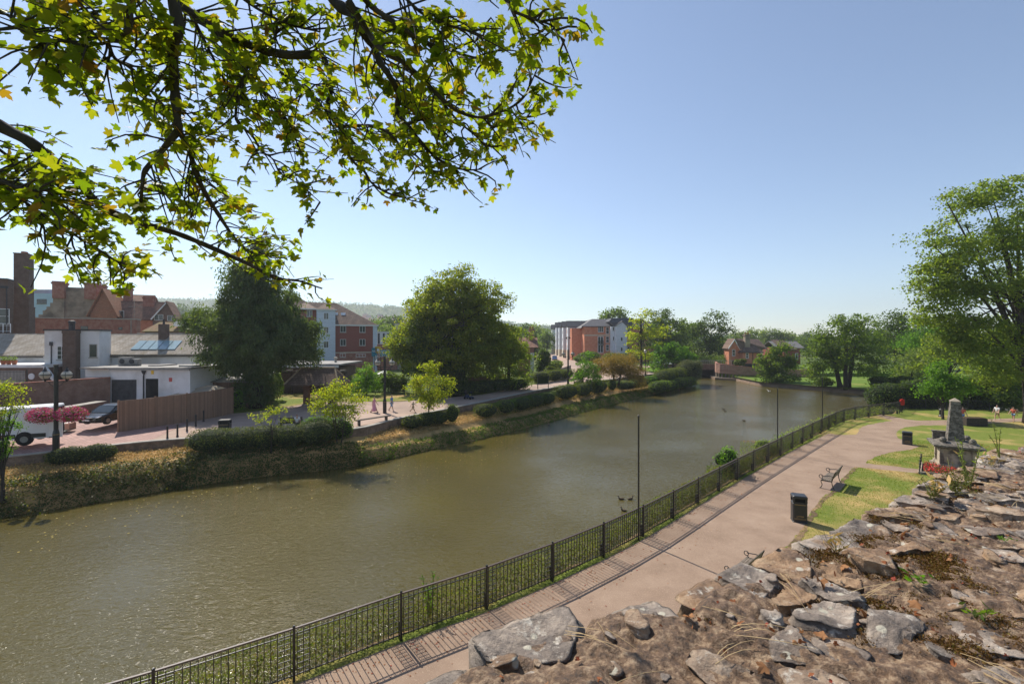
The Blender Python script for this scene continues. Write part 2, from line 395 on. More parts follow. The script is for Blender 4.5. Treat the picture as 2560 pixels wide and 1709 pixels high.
def water_mat():
    m, nt, out = newmat('river_water'); p = bsdf(nt, out, .04, .85); p.inputs['IOR'].default_value = 1.333
    v = coords(nt, 'Object'); n = noise(nt, v, .05, 3)
    a = ramp(nt, (n, 0), [(.35, (.076, .060, .014)), (.65, (.108, .087, .024))]); nt.links.new(a[0].outputs[0], p.inputs['Base Color'])
    mp = nd(nt, 'ShaderNodeMapping'); mp.inputs['Rotation'].default_value = (0, 0, R(-32)); mp.inputs['Scale'].default_value = (1.0, 2.1, 1)
    t = nd(nt, 'ShaderNodeTexCoord'); L(nt, t, 'Object', mp, 0)
    n1 = noise(nt, mp, 2.6, 3, .55); n1.inputs['Distortion'].default_value = .6
    n2 = noise(nt, mp, 7.5, 2, .5)
    big = noise(nt, coords(nt, 'Object', (1, 1, 1)), .12, 3, .5)
    amp = ramp(nt, (big, 0), [(.36, .4), (.62, 1.0)])
    ad = nd(nt, 'ShaderNodeMath', operation='MULTIPLY_ADD'); L(nt, n2, 0, ad, 0); ad.inputs[1].default_value = .42; L(nt, n1, 0, ad, 2)
    mu = nd(nt, 'ShaderNodeMath', operation='MULTIPLY'); L(nt, ad, 0, mu, 0); nt.links.new(amp[0].outputs[0], mu.inputs[1])
    bump(nt, p, (mu, 0), 1.0, .085); return m
water_mat()

# leaf palettes
LEAF('leaf_sycamore', [(.10, .14, .018), (.13, .165, .02), (.075, .115, .016), (.16, .18, .022), (.11, .145, .02), (.20, .19, .025), (.09, .125, .018), (.12, .15, .02), (.17, .16, .025), (.10, .13, .02), (.17, .085, .03)], .58, .55, (2.6, 2.7, .42))
LEAF('leaf_conifer', [(.075, .112, .05), (.095, .135, .055), (.062, .098, .045), (.125, .155, .06)], 0.32, .6, (2.3, 2.35, .6))
LEAF('leaf_big', [(.13, .165, .028), (.11, .15, .026), (.17, .19, .03), (.21, .21, .034), (.095, .135, .026)], 0.58, .5, (2.3, 2.35, .6))
LEAF('leaf_yellow', [(.20, .24, .02), (.16, .21, .02), (.25, .26, .022), (.13, .18, .02), (.30, .26, .03)], 0.56, .5, (2.3, 2.35, .6))
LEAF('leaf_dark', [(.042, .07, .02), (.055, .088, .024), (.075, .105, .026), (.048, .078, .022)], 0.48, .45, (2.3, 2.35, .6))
LEAF('leaf_mid', [(.075, .12, .026), (.095, .14, .03), (.065, .105, .024), (.12, .155, .034)], 0.54, .5, (2.3, 2.35, .6))
LEAF('leaf_bright', [(.07, .15, .02), (.09, .18, .024), (.06, .13, .02), (.11, .19, .03)], 0.54, .5, (2.3, 2.35, .6))
LEAF('leaf_ash', [(.105, .155, .036), (.135, .175, .042), (.12, .165, .038), (.17, .195, .045), (.09, .14, .032)], 0.56, .45, (2.3, 2.35, .6))
LEAF('leaf_willow', [(.30, .20, .05), (.24, .18, .045), (.19, .17, .04), (.36, .24, .06)], .45, .6, (1.4, 1.3, .6))
LEAF('leaf_pale', [(.12, .165, .05), (.15, .19, .06), (.10, .145, .045), (.18, .21, .07)], 0.5, .55, (2.3, 2.35, .6))
LEAF('leaf_grey', [(.10, .115, .055), (.13, .14, .065), (.08, .095, .045), (.16, .165, .08)], .3, .6)
LEAF('leaf_far', [(.05, .085, .028), (.065, .10, .032), (.045, .075, .026)], 0.45, .6, (2.3, 2.35, .6))
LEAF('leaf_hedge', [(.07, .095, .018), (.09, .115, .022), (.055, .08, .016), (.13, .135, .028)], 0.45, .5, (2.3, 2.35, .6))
LEAF('leaf_ivy', [(.045, .07, .02), (.058, .085, .024), (.04, .062, .018), (.13, .13, .036), (.075, .10, .028)], 0.3, .6, (2.3, 2.35, .6))
LEAF('leaf_bramble', [(.05, .075, .02), (.08, .10, .026), (.06, .085, .022), (.17, .13, .05), (.045, .068, .018), (.11, .07, .03), (.07, .10, .026)], 0.4, .5, (2.3, 2.35, .6))
LEAF('leaf_cotoneaster', [(.075, .105, .026), (.10, .13, .032), (.14, .15, .04), (.06, .09, .024), (.15, .10, .04)], 0.48, .45, (2.3, 2.35, .6))
LEAF('grass_straw', [(.58, .39, .17), (.48, .32, .13), (.40, .28, .11), (.30, .25, .08)], .3, .8, (1.2, 1.1, .8))
LEAF('grass_green', [(.16, .22, .03), (.12, .18, .025), (.24, .24, .05)], .4, .7)
LEAF('petal_pink', [(.62, .03, .16), (.72, .06, .26), (.5, .02, .12), (.75, .22, .4), (.08, .12, .025), (.3, .3, .05), (.07, .1, .02)], .3, .6, (1.1, 1, 1))
LEAF('petal_red', [(.75, .03, .02), (.7, .05, .04), (.8, .25, .2), (.07, .11, .02), (.09, .14, .03), (.75, .05, .12)], .3, .6, (1.1, 1, 1))
LEAF('petal_orange', [(.75, .25, .02), (.8, .4, .03), (.7, .08, .03), (.7, .1, .3), (.1, .15, .03)], .3, .6, (1.1, 1, 1))
LEAF('leaf_dead', [(.32, .12, .045), (.25, .09, .04), (.38, .2, .09), (.2, .07, .03), (.3, .06, .04)], .2, .7, (1.2, 1, .8))

# ------------------------------------------------------------------ plan of the place
G = lambda x, y, z=0.0: gp(x * S, y * S, z)
_f = [(250,1568),(690,1435),(935,1355),(1122,1298),(1275,1243),(1465,1165),(1640,1077),(1735,1030),(1885,960),(1950,935),(2060,922)]
FENCE = [Vector((-22, 2.6, 0)), Vector((-15, 6.6, 0))] + [Vector((p.x, p.y, 0)) for p in (G(x, y, 1.4) for x, y in _f)]
FENCE = [Vector(p) for p in catmull(FENCE, 8)]
def offs(pts, d):
    out = []
    for i, p in enumerate(pts):
        t = (pts[min(i+1, len(pts)-1)] - pts[max(i-1, 0)]); t.z = 0; t.normalize(); out.append(p + Vector((-t.y, t.x, 0)) * d)
    return out
WZ = -.8
_w = [(0,1190),(300,1140),(560,1100),(780,1075),(850,1062),(1000,1030),(1200,985),(1400,930),(1540,895),(1600,880)]
FARW = [Vector((-70, -3, WZ)), Vector((-45, 13, WZ))] + [G(x, y, WZ) for x, y in _w]
PZ = 1.5
PROM = [Vector((-75, 2, PZ)), Vector((-48, 18, PZ))] + [Vector((x, y, PZ)) for x, y in [(-32,28.5),(-30.3,29.8),(-25.4,33.4),(-18.2,35.6),(-13,37.4),(-10.8,42),(-7.8,46.7),(-4.2,52.3),(3.8,65.5),(11.1,74.9),(27,92.5),(37.5,103)]]
NEARW = offs(FENCE, 1.7)
ARM = [Vector((49.5, 59, 0)), Vector((58, 59, 0)), Vector((75, 52.5, 0)), Vector((140, 30, 0))]
RBANK = [Vector((140, 45, 0)), Vector((75, 66, 0)), Vector((64.3, 71.8, 0)), Vector((59.6, 80.2, 0)), Vector((50.6, 93.4, 0)), Vector((51.5, 108, 0)), Vector((56, 125, 0)), Vector((66, 160, 0)), Vector((110, 400, 0))]
RIVER = NEARW + ARM + RBANK + [Vector((90, 400, 0)), Vector((54, 160, 0)), Vector((46, 125, 0))] + FARW[::-1]
RP = np.array([(p.x, p.y) for p in RIVER])
def inside(x, y, P):
    c = np.zeros(x.shape, bool); n = len(P)
    for i in range(n):
        (x1, y1), (x2, y2) = P[i], P[(i+1) % n]
        if y1 == y2: continue
        k = (y1 > y) != (y2 > y); c ^= k & (x < (x2-x1) * (y-y1) / (y2-y1) + x1)
    return c
def dist(x, y, P):
    d = np.full(x.shape, 1e9); n = len(P)
    for i in range(n):
        a, b = P[i], P[(i+1) % n]; ab = b - a; t = np.clip(((x-a[0])*ab[0] + (y-a[1])*ab[1]) / (ab @ ab + 1e-9), 0, 1)
        d = np.minimum(d, np.hypot(x-a[0]-t*ab[0], y-a[1]-t*ab[1]))
    return d
def ground():
    ax = np.r_[-1950, -1200, -600, -300, -160, np.arange(-90, 130, 1.25), 160, 240, 400, 800, 1300, 1950]
    ay = np.r_[-1500, -400, -120, -60, np.arange(-25, 170, 1.25), 200, 260, 340, 450, 600, 800, 1200, 1950]
    X, Y = np.meshgrid(ax, ay); ins = inside(X, Y, RP); d = dist(X, Y, RP)
    far = X < np.interp(Y, [-20, 15, 25, 35, 50, 66, 100, 400], [-60, -30, -19, -5, 9, 24, 45, 100])
    top = np.where(far, 1.15, -.12)
    lo, hi = np.where(far, 4.2, 1.4), np.where(far, 6.0, 2.6)
    t = np.clip((d - lo) / (hi - lo), 0, 1); Z = np.where(ins, -2.2, -2.2 + (top + 2.2) * t * t * (3 - 2*t))
    V = np.stack([X, Y, Z], -1).reshape(-1, 3); ny, nx = X.shape
    i = np.arange(ny*nx).reshape(ny, nx); idx = np.stack([i[:-1,:-1], i[:-1,1:], i[1:,1:], i[1:,:-1]], -1).reshape(-1, 4)
    o = link('ground', npmesh('ground', V, 4, idx=idx), MATS['far_field'], smooth=True); o['kind'] = 'structure'
ground()
from mathutils.geometry import tessellate_polygon
def sheet(name, pts, z, mat, label=None):
    P = [Vector((p[0], p[1], z if z is not None else p[2])) for p in pts]
    tri = tessellate_polygon([[Vector((p.x, p.y, 0)) for p in P]]); m = MB()
    fs = []
    for a, b, c in tri:
        n = (P[b] - P[a]).cross(P[c] - P[a]); fs.append((a, b, c) if n.z > 0 else (a, c, b))
    m.add(P, fs); return struct(name, m, MATS[mat], label=label)
wm = MB(); wm.add([(-140, -40, WZ), (150, -40, WZ), (150, 420, WZ), (-140, 420, WZ)], [(0, 1, 2, 3)]); struct('river_water', wm, MATS['river_water'])

# near side: lawn, footpath
EDGE = offs(FENCE, .25)
sheet('lawn', EDGE + [Vector((49, 58, 0)), Vector((58, 57.6, 0)), Vector((75, 51, 0)), Vector((140, 28, 0)), Vector((140, -40, 0)), Vector((-22, -40, 0))], 0.0, 'lawn')
sheet('lawn_across_river', RBANK[:6] + [Vector((54, 125, 0)), Vector((140, 140, 0))], .1, 'lawn_green')
_o = [(1942,1396),(1981,1349.6),(2010,1317),(2026.6,1281.6),(2055.7,1242.8),(2081.6,1226.6),(2110.7,1191),(2136.6,1166.7),(2298,1183),(2298,1172),(2162,1157),(2188,1142),(2230,1129.5),(2272.6,1124.6),(2298,1115.9),(2270,1106),(2243,1093.9),(2240,1080.9),(2259.6,1068),(2305,1063),(2382,1061.5),(2437.6,1059.9),(2547.7,1053.4),(2640,1050),(2640,1042),(2547.7,1045),(2408,1048.5),(2295,1051),(2262,1047),(2205,1036),(2190,1038),(2232,1051),(2214,1053.4),(2169,1061.5),(2149.6,1069.6),(2141.5,1085.8),(2097.8,1086.8),(2071.9,1082.5)]
_p = [gp(u, v) for u, v in _o]
_jx = [Vector((p.x, p.y, 0)) for p in offs(FENCE, -.12) if p.y < 38]
rg = random.Random(5)
def ragged(pts, amp=.05, step=.35):
    out = []
    for p in resample(pts, step): out.append(Vector((p[0] + rg.gauss(0, amp), p[1] + rg.gauss(0, amp), 0)))
    return out
sheet('footpath', _jx + ragged(_p[::-1][0:]) + [Vector((5.9, 12.0, 0)), Vector((-4, 4, 0)), Vector((-20, -6, 0))], .004, 'tarmac_path')
# worn bare rim between path and lawn
m = MB(); e = ragged(_p[:8], .03); e2 = [p + Vector((.18 + .14 * rg.random(), -.1 * rg.random(), 0)) for p in e]
m.add([(p.x, p.y, .008) for p in e] + [(p.x, p.y, .008) for p in e2], [(i, i+1, len(e)+i+1, len(e)+i) for i in range(len(e)-1)])
struct('bare_verge', m, MATS['bare_soil'])
# castle mound behind the wall, under the viewer
m = MB(); ring = [(-6, -9), (9, -9), (17, 7), (12.0, 6.3), (5.7, 3.0), (.6, .0), (-2.4, -1.9)]
b2 = [(x * 1.7 - 1, y * 1.9 - 1.5) for x, y in ring]; b2[3] = (12.0, 6.6); b2[4] = (5.6, 3.2); b2[5] = (.5, .2); b2[6] = (-3.2, -2.2); b2[2] = (20, 7)
m.add([(x, y, 7.2) for x, y in ring] + [(x, y, -.1) for x, y in b2], [tuple(range(7))] + [(i, 7+i, 7+(i+1) % 7, (i+1) % 7) for i in range(7)])
struct('castle_mound', m, MATS['lawn_green'])

# near bank slope down to the water
def strip(name, A, B, mat, K=6, prof=None, amp=0.05, seed=1, step=.8, kind=True):
    rng = np.random.default_rng(seed); n = max(len(A), 2)
    A = resample(A, step); s = np.linspace(0, 1, len(A)); Bb = np.array([tuple(p) for p in B], float)
    d = np.r_[0, np.cumsum(np.linalg.norm(np.diff(Bb, axis=0), axis=1))]; d /= d[-1]
    dA = np.r_[0, np.cumsum(np.linalg.norm(np.diff(A, axis=0), axis=1))]; dA /= dA[-1]
    B2 = np.stack([np.interp(dA, d, Bb[:, k]) for k in range(3)], 1); V = np.zeros((len(A), K, 3))
    for k in range(K):
        t = k / (K - 1); V[:, k] = A * (1-t) + B2 * t
        if prof is not None: V[:, k, 2] = prof(t, A, B2)
        if 0 < k < K - 1: V[:, k] += rng.normal(size=(len(A), 3)) * amp
    i = np.arange(len(A) * K).reshape(len(A), K); idx = np.stack([i[:-1,:-1], i[1:,:-1], i[1:,1:], i[:-1,1:]], -1).reshape(-1, 4)
    o = link(name, npmesh(name, V.reshape(-1, 3), 4, idx=idx), mat, smooth=True)
    if kind: o['kind'] = 'structure'
    return o, V
_, NB = strip('near_riverbank', EDGE, [Vector((p.x, p.y, -1.3)) for p in NEARW], MATS['bare_soil'], 6, lambda t, A, B: -1.35 * t ** 1.3, .04, 3)
strip('arm_riverbank', [Vector((45.8, 54.3, 0)), Vector((49, 58, 0)), Vector((58, 57.6, 0)), Vector((75, 51, 0)), Vector((140, 28, 0))], [Vector((44.8, 55.2, -1.3)), Vector((49.5, 59.3, -1.3)), Vector((58, 59.3, -1.3)), Vector((75, 53, -1.3)), Vector((140, 31, -1.3))], MATS['dry_bank'], 5, None, .05, 4)
# right bank: low retaining edge
_, RB = strip('opposite_riverbank', [Vector((p.x, p.y, -1.4)) for p in RBANK[:6]], [Vector((p.x + .8, p.y + .5, .1)) for p in RBANK[:6]], MATS['boundary_brick'], 5, lambda t, A, B: -1.4 + 1.5 * min(1, t * 2.2), .03, 5)

# far bank, water edge -> promenade wall foot
def far_prof(t, A, B):
    s = np.linspace(0, 1, len(A)); x = A[:, 0]
    steep = np.interp(x, [-27, -13, -10.5, -7], [1, 1, .35, 0]); steep *= np.interp(x, [24, 34], [1, 1])
    a = np.interp(t, [0, .06, .18, .34, .6, 1], [-1.3, -.7, .35, .75, .85, .95])
    b = np.interp(t, [0, .05, .14, .34, .48, .62, .8, 1], [-1.3, -.75, -.1, .0, .55, .62, .72, .8])
    return a * steep + b * (1 - steep)
FW = [Vector((p.x, p.y, -1.3)) for p in FARW]; FP = [Vector((p.x, p.y, .9)) for p in PROM]
_, FB = strip('far_riverbank', [Vector(p) for p in catmull(FW, 6)], [Vector(p) for p in catmull(FP, 6)], MATS['dry_bank'], 22, far_prof, .035, 6, .6)
# promenade, brick forecourt, lane, far lawns
PR = [Vector(p) for p in catmull(PROM, 4)]
prom_front = [p for p in PR if p.x > -27]
back = [(37, 112), (31, 160), (14, 270), (8, 270), (9.5, 160), (9, 110), (8.5, 84), (3.5, 73.6), (-4, 60.5), (-9, 57), (-13.3, 53.9), (-20, 53.6), (-23.5, 52), (-26, 46.8), (-28.7, 44.6), (-29.5, 42)]
sheet('promenade', prom_front + [Vector((x, y, 0)) for x, y in back], PZ, 'tarmac_far')
m = MB(); fr = [p for p in PR if p.x <= -26.5] + [Vector((-26.5, 32.8, PZ))]; bk = [(-80, 30, 2.3), (-60, 44, 2.4), (-46, 46, 2.4), (-32.5, 44.8, 1.9), (-29.3, 42, 1.52), (-26.4, 33, 1.505)]
fr = resample(fr, 2.0); bkr = resample([Vector(p) for p in bk], 2.0); bkr = np.stack([np.interp(np.linspace(0, 1, len(fr)), np.linspace(0, 1, len(bkr)), bkr[:, k]) for k in range(3)], 1)
n = len(fr); m.add([tuple(p + np.array((0, 0, .006))) for p in fr] + [tuple(p + np.array((0, 0, .006))) for p in bkr], [(i, i+1, n+i+1, n+i) for i in range(n-1)])
struct('brick_forecourt', m, MATS['paving_brick'])
sheet('lawn_beside_shelter', ragged([(-28.5, 44.8), (-26, 46.9), (-23.5, 52.2), (-20, 53.8), (-13.3, 54.2), (-8.6, 57.3)], .08) + [Vector((-9, 64, 0)), Vector((-24, 64, 0)), Vector((-34, 60, 0)), Vector((-34, 50, 0))], PZ + .006, 'lawn_far')
sheet('lawn_by_bridge', [(31, 99), (37, 106), (38, 118), (33, 122), (30, 108)], PZ + .012, 'lawn_green')
sheet('brick_path', [(25.5, 93), (28.5, 96), (30.6, 108), (28.2, 108), (26, 98)], PZ + .008, 'paving_brick')
# hills
def hill(name, x0, x1, y0, prof, depth, mat, seed):
    rng = np.random.default_rng(seed); n = 140; xs = np.linspace(x0, x1, n); m = []
    for k in range(12):
        t = k / 11; z = np.interp(xs, [p[0] for p in prof], [p[1] for p in prof]) * math.sin(t * math.pi / 2) ** .8
        z = z + rng.normal(size=n) * (2.2 if k > 2 else 0) * (z > 3); m.append(np.stack([xs, np.full(n, y0 + depth * t), z - 3], 1))
    V = np.concatenate(m); i = np.arange(len(V)).reshape(12, n); idx = np.stack([i[:-1,:-1], i[:-1,1:], i[1:,1:], i[1:,:-1]], -1).reshape(-1, 4)
    o = link(name, npmesh(name, V, 4, idx=idx), mat, smooth=True); o['kind'] = 'structure'; return V
HV = [hill('hill', -1500, 700, 1150, [(-1500, 150), (-1150, 142), (-900, 140), (-560, 126), (-380, 116), (-200, 92), (0, 58), (250, 34), (700, 15)], 500, MATS['far_field'], 3)]
# ------------------------------------------------------------------ old stone wall in front of the viewer
def vnoise(x, y, seed):
    rng = np.random.default_rng(seed); T = rng.uniform(-1, 1, (64, 64)); xi = np.floor(x).astype(int); yi = np.floor(y).astype(int)
    fx = x - xi; fy = y - yi; fx = fx*fx*(3-2*fx); fy = fy*fy*(3-2*fy); g = lambda a, b: T[a % 64, b % 64]
    return (g(xi, yi)*(1-fx) + g(xi+1, yi)*fx)*(1-fy) + (g(xi, yi+1)*(1-fx) + g(xi+1, yi+1)*fx)*fy
def fbm(x, y, f, seed, o=5, gain=.55):
    s = 0; a = 1
    for k in range(o): s = s + a * vnoise(x * f, y * f, seed + k); a *= gain; f *= 2.03
    return s
WT = 7.9
_e = [(820,1590),(950,1566),(1000,1540),(1085,1492),(1180,1440),(1262,1408),(1300,1432),(1335,1388),(1400,1372),(1470,1384),(1548,1412),(1566,1362),(1620,1322),(1700,1306),(1760,1292),(1850,1272),(1885,1252),(1950,1248),(1957,1214),(2030,1156),(2065,1134),(2130,1132),(2185,1102),(2270,1062),(2349,1040),(2430,1015),(2560,985)]
_E = [G(x, y, WT) for x, y in _e]; _E = [_E[0] + Vector((-1.2, -.55, 0))] + _E + [_E[-1] + Vector((2.4, 1.35, 0)), _E[-1] + Vector((6.5, 3.6, 0))]
_Er = resample(_E, .0125)
def build_wall():
    rng = np.random.default_rng(11); E = _Er; n = len(E)
    Es = np.stack([np.convolve(np.pad(E[:, i], 300, mode='edge'), np.ones(601)/601, 'valid') for i in range(3)], 1)
    tg = np.gradient(Es, axis=0); tg /= np.linalg.norm(tg, axis=1, keepdims=True); nin = np.stack([tg[:, 1], -tg[:, 0], 0*tg[:, 0]], 1)   # towards the viewer
    T = np.r_[np.linspace(1.6, .5, 70, endpoint=False), np.linspace(.5, .045, 46)]
    s = np.r_[0, np.cumsum(np.linalg.norm(np.diff(Es, axis=0), axis=1))]
    def at_(i, t): return Es[i] + nin[i] * t + (E[i] - Es[i]) * max(0, 1 - t / .7)
    k = np.clip(T / .7, 0, 1)[None, :, None]; P = E[:, None, :] * (1 - k) + Es[:, None, :] * k + nin[:, None, :] * T[None, :, None]
    X, Y = P[..., 0], P[..., 1]; far = np.interp(s, [3.4, 5.0, 7], [0, .02, .06])
    mort = fbm(X, Y, 1.5, 40, 3) * .02 + fbm(X, Y, 12, 50, 6, .62) * .016 - .003
    Hh = mort.copy(); st = np.zeros_like(Hh)
    # stone centres, loosely coursed
    cen = []
    for row, (t0, sp) in enumerate([(.10, .30), (.28, .25), (.45, .27), (.62, .24), (.79, .28), (.97, .26), (1.15, .28), (1.33, .27), (1.5, .3)]):
        q = rng.uniform(0, .3)
        while q < s[-1]:
            i = min(n-1, int(np.searchsorted(s, q))); c = at_(i, t0 + rng.normal() * .045); cen.append((c[0], c[1], i, rng.uniform(), t0)); q += sp * rng.uniform(.55, 1.6)
    C_ = np.array([(c[0], c[1]) for c in cen]); allV, allF, aS, aT = [], [], [], []; off = 0
    def emit(cx, cy, z, th, r, h, deep, tilt, tone, rings, bev, rough, seed):
        nonlocal off
        m = len(th); prof = [(0, 1)] + [(f, 1) for f in rings] + [(1 - bev * .4, 1 - bev * .25), (1.0, 1 - bev), (1.005, .35), (.99, 0)]
        V = []
        for f, zz in prof[1:]:
            x = cx + np.cos(th) * r * f; y = cy + np.sin(th) * r * f
            zt = z + h * zz - (deep if zz <= .35 else 0) * (1 - zz)
            zt = zt + (tilt[0] * (x - cx) + tilt[1] * (y - cy)) * (1 if zz > .5 else .3)
            nz = fbm(x, y, 7, seed, 6, .62) * rough * (1 if zz > .5 else .4); rr = fbm(th * 1.9 + seed, np.full(m, zz * 2.0), 1.6, seed, 4) * rough * 1.1 * (f > .9)
            V.append(np.stack([x + np.cos(th) * rr, y + np.sin(th) * rr, zt + nz], 1))
        c0 = np.array([[cx, cy, V[0][:, 2].mean()]]); V = np.concatenate([c0] + V); L_ = len(prof) - 1
        a = np.arange(m); b = (a + 1) % m; F = [np.stack([np.zeros(m, int), 1 + a, 1 + b, 1 + b], 1)]
        for q in range(L_ - 1): F.append(np.stack([1 + q*m + a, 1 + (q+1)*m + a, 1 + (q+1)*m + b, 1 + q*m + b], 1))
        allV.append(V); allF.append((np.concatenate(F) + off)); aS.append(np.ones(len(V))); aT.append(np.full(len(V), tone)); off += len(V)
        # remember where stone tops are, for what lies on them
        mk = (abs(X - cx) < r.max()) & (abs(Y - cy) < r.max())
        if mk.any():
            dx, dy = X[mk] - cx, Y[mk] - cy; tt = np.arctan2(dy, dx) % 6.28319; rr = np.interp(tt, np.r_[th, 6.28319], np.r_[r, r[0]]); ins = np.hypot(dx, dy) < rr
            hh = z + h + tilt[0] * dx + tilt[1] * dy - WT; I = np.where(mk); J = (I[0][ins], I[1][ins]); Hh[J] = np.maximum(Hh[J], hh[ins] - far[J[0]]); st[J] = 1
    th = np.linspace(0, 2*math.pi, 56, endpoint=False); cs, sn = np.cos(th), np.sin(th)
    for j, (cx, cy, i, u, t0) in enumerate(cen):
        if u < .13 and t0 > .2: continue
        ta = tg[i][:2]; d = C_ - C_[j]; dl = d @ ta; dn = d @ np.array([-ta[1], ta[0]]); near = (np.hypot(dl, dn) < .6) & (np.hypot(dl, dn) > 1e-6)
        big = rng.uniform(.9, 1.25); r = np.minimum(np.full(56, .27), .165 / np.maximum(.02, np.abs(cs * -ta[1] + sn * ta[0])) * big); r = np.minimum(r, .25 / np.maximum(.02, np.abs(cs * ta[0] + sn * ta[1])) * big)
        gap = rng.uniform(.002, .016); po = cs * -nin[i][0] + sn * -nin[i][1]; r = np.minimum(r, np.where(po > .05, (t0 + .045) / np.maximum(po, .05), 9))
        for vx, vy in d[near]:
            L2 = math.hypot(vx, vy); pr = (cs * vx + sn * vy) / L2; lim = np.where(pr > .05, (L2 * .5 - gap) / np.maximum(pr, .05), 9); r = np.minimum(r, lim)
        for _ in range(2): a = rng.uniform(0, 6.28); pr = np.cos(th - a); r = np.minimum(r, np.where(pr > .1, r.max() * rng.uniform(.72, .95) / np.maximum(pr, .1), 9))
        r = np.maximum(r, .03); r = .25 * np.roll(r, 1) + .5 * r + .25 * np.roll(r, -1)
        edge = t0 < .2; h = rng.uniform(.03, .05) + (rng.uniform(.015, .05) if rng.uniform() < .09 else 0); tone = rng.uniform()
        emit(cx, cy, WT + far[i] - .038 - .05 * math.exp(-((cx / cy * F + U0 - 1730) / 190) ** 2) * (t0 < .4), th, r, h, .16 if edge else .05, (rng.normal() * .03, rng.normal() * .03), tone, (.15, .3, .45, .58, .7, .8, .9), rng.uniform(.3, .7), rng.uniform(.011, .02), j % 60)
    t2 = np.linspace(0, 2*math.pi, 16, endpoint=False)
    for j in range(800):
        i = rng.integers(n); t = rng.uniform(.06, 1.45); c = at_(i, t); a = .012 + .05 * rng.uniform() ** 2.5; r = a * (1 + .25 * np.cos(2 * t2 + rng.uniform(0, 6)) + .15 * np.cos(3 * t2 + rng.uniform(0, 6)))
        emit(c[0], c[1], WT + far[i] - .012 + (.012 if a < .025 else 0), t2, r, a * rng.uniform(.3, .7), .03, (rng.normal() * .15, rng.normal() * .15), rng.uniform(), (.5, .8), .7, .006, j % 60)
    Zm = WT + mort + far[:, None]; edge = np.clip((T - .045) / .09, 0, 1)[None, :]; Zm = Zm - (1 - edge) ** 2 * .05
    top = np.stack([X, Y, Zm], -1)
    D = np.r_[.03, .07, .12, .2, .3, .42, .6, .85, 1.2, 1.7, 2.4, 3.4, 4.6, 6.2, 8.1]; fz = top[:, -1, 2][:, None] - D[None, :]; sx = np.repeat(s[:, None], len(D), 1)
    r = fbm(sx, fz, 2.4, 70, 5) * .06 * np.clip(D / .2, 0, 1)[None, :]
    face = top[:, -1, :][:, None, :] + 0 * fz[..., None]; face = face - nin[:, None, :] * (r + .02 * D[None, :])[..., None]; face[..., 2] = fz
    inn = top[:, 0, :][:, None, :] + 0 * fz[..., None]; inn = inn + nin[:, None, :] * (r * .6 + .02 * D[None, :])[..., None]; inn[..., 2] = top[:, 0, 2][:, None] - D[None, :]; A = np.concatenate([inn[:, ::-1], top, face], 1); ny, nx = A.shape[:2]; i = np.arange(ny*nx).reshape(ny, nx); idx = np.stack([i[:-1,:-1], i[:-1,1:], i[1:,1:], i[1:,:-1]], -1).reshape(-1, 4)
    root = thing('ruined_stone_wall', 'broad ruined rubble stone wall top with mossy joints filling the near corner', 'wall', (2.5, 2.2, 0)); L0 = np.array(root.location)
    def mk(name, V, F, sv, tv):
        if F.shape[1] == 4 and (F[:, 2] == F[:, 3]).any():
            tri = F[F[:, 2] == F[:, 3]][:, :3]; quad = F[F[:, 2] != F[:, 3]]; me = bpy.data.meshes.new(name); me.vertices.add(len(V)); me.vertices.foreach_set('co', np.ascontiguousarray(V - L0, np.float32).ravel())
            me.loops.add(len(tri)*3 + len(quad)*4); me.loops.foreach_set('vertex_index', np.r_[tri.ravel(), quad.ravel()].astype(np.int32)); me.polygons.add(len(tri) + len(quad))
            me.polygons.foreach_set('loop_start', np.r_[np.arange(len(tri))*3, len(tri)*3 + np.arange(len(quad))*4].astype(np.int32)); me.polygons.foreach_set('loop_total', np.r_[np.full(len(tri), 3), np.full(len(quad), 4)].astype(np.int32)); me.update(calc_edges=True)
        else: me = npmesh(name, V - L0, 4, idx=F)
        for nm, val in (('stone', sv), ('tone', tv)): a_ = me.attributes.new(nm, 'FLOAT', 'POINT'); a_.data.foreach_set('value', np.ascontiguousarray(val, np.float32).ravel())
        return link(name, me, MATS['rubble'], root, smooth=True)
    mk('mortar_core', A.reshape(-1, 3), idx, np.concatenate([np.ones_like(r) * .9, np.zeros_like(X), np.ones_like(r) * .9], 1), np.full(A.shape[:2], .4))
    o = mk('masonry', np.concatenate(allV), np.concatenate(allF), np.concatenate(aS), np.concatenate(aT))
    WT_ = top.copy(); WT_[..., 2] = np.maximum(WT_[..., 2], WT + Hh + far[:, None]); return root, WT_, st
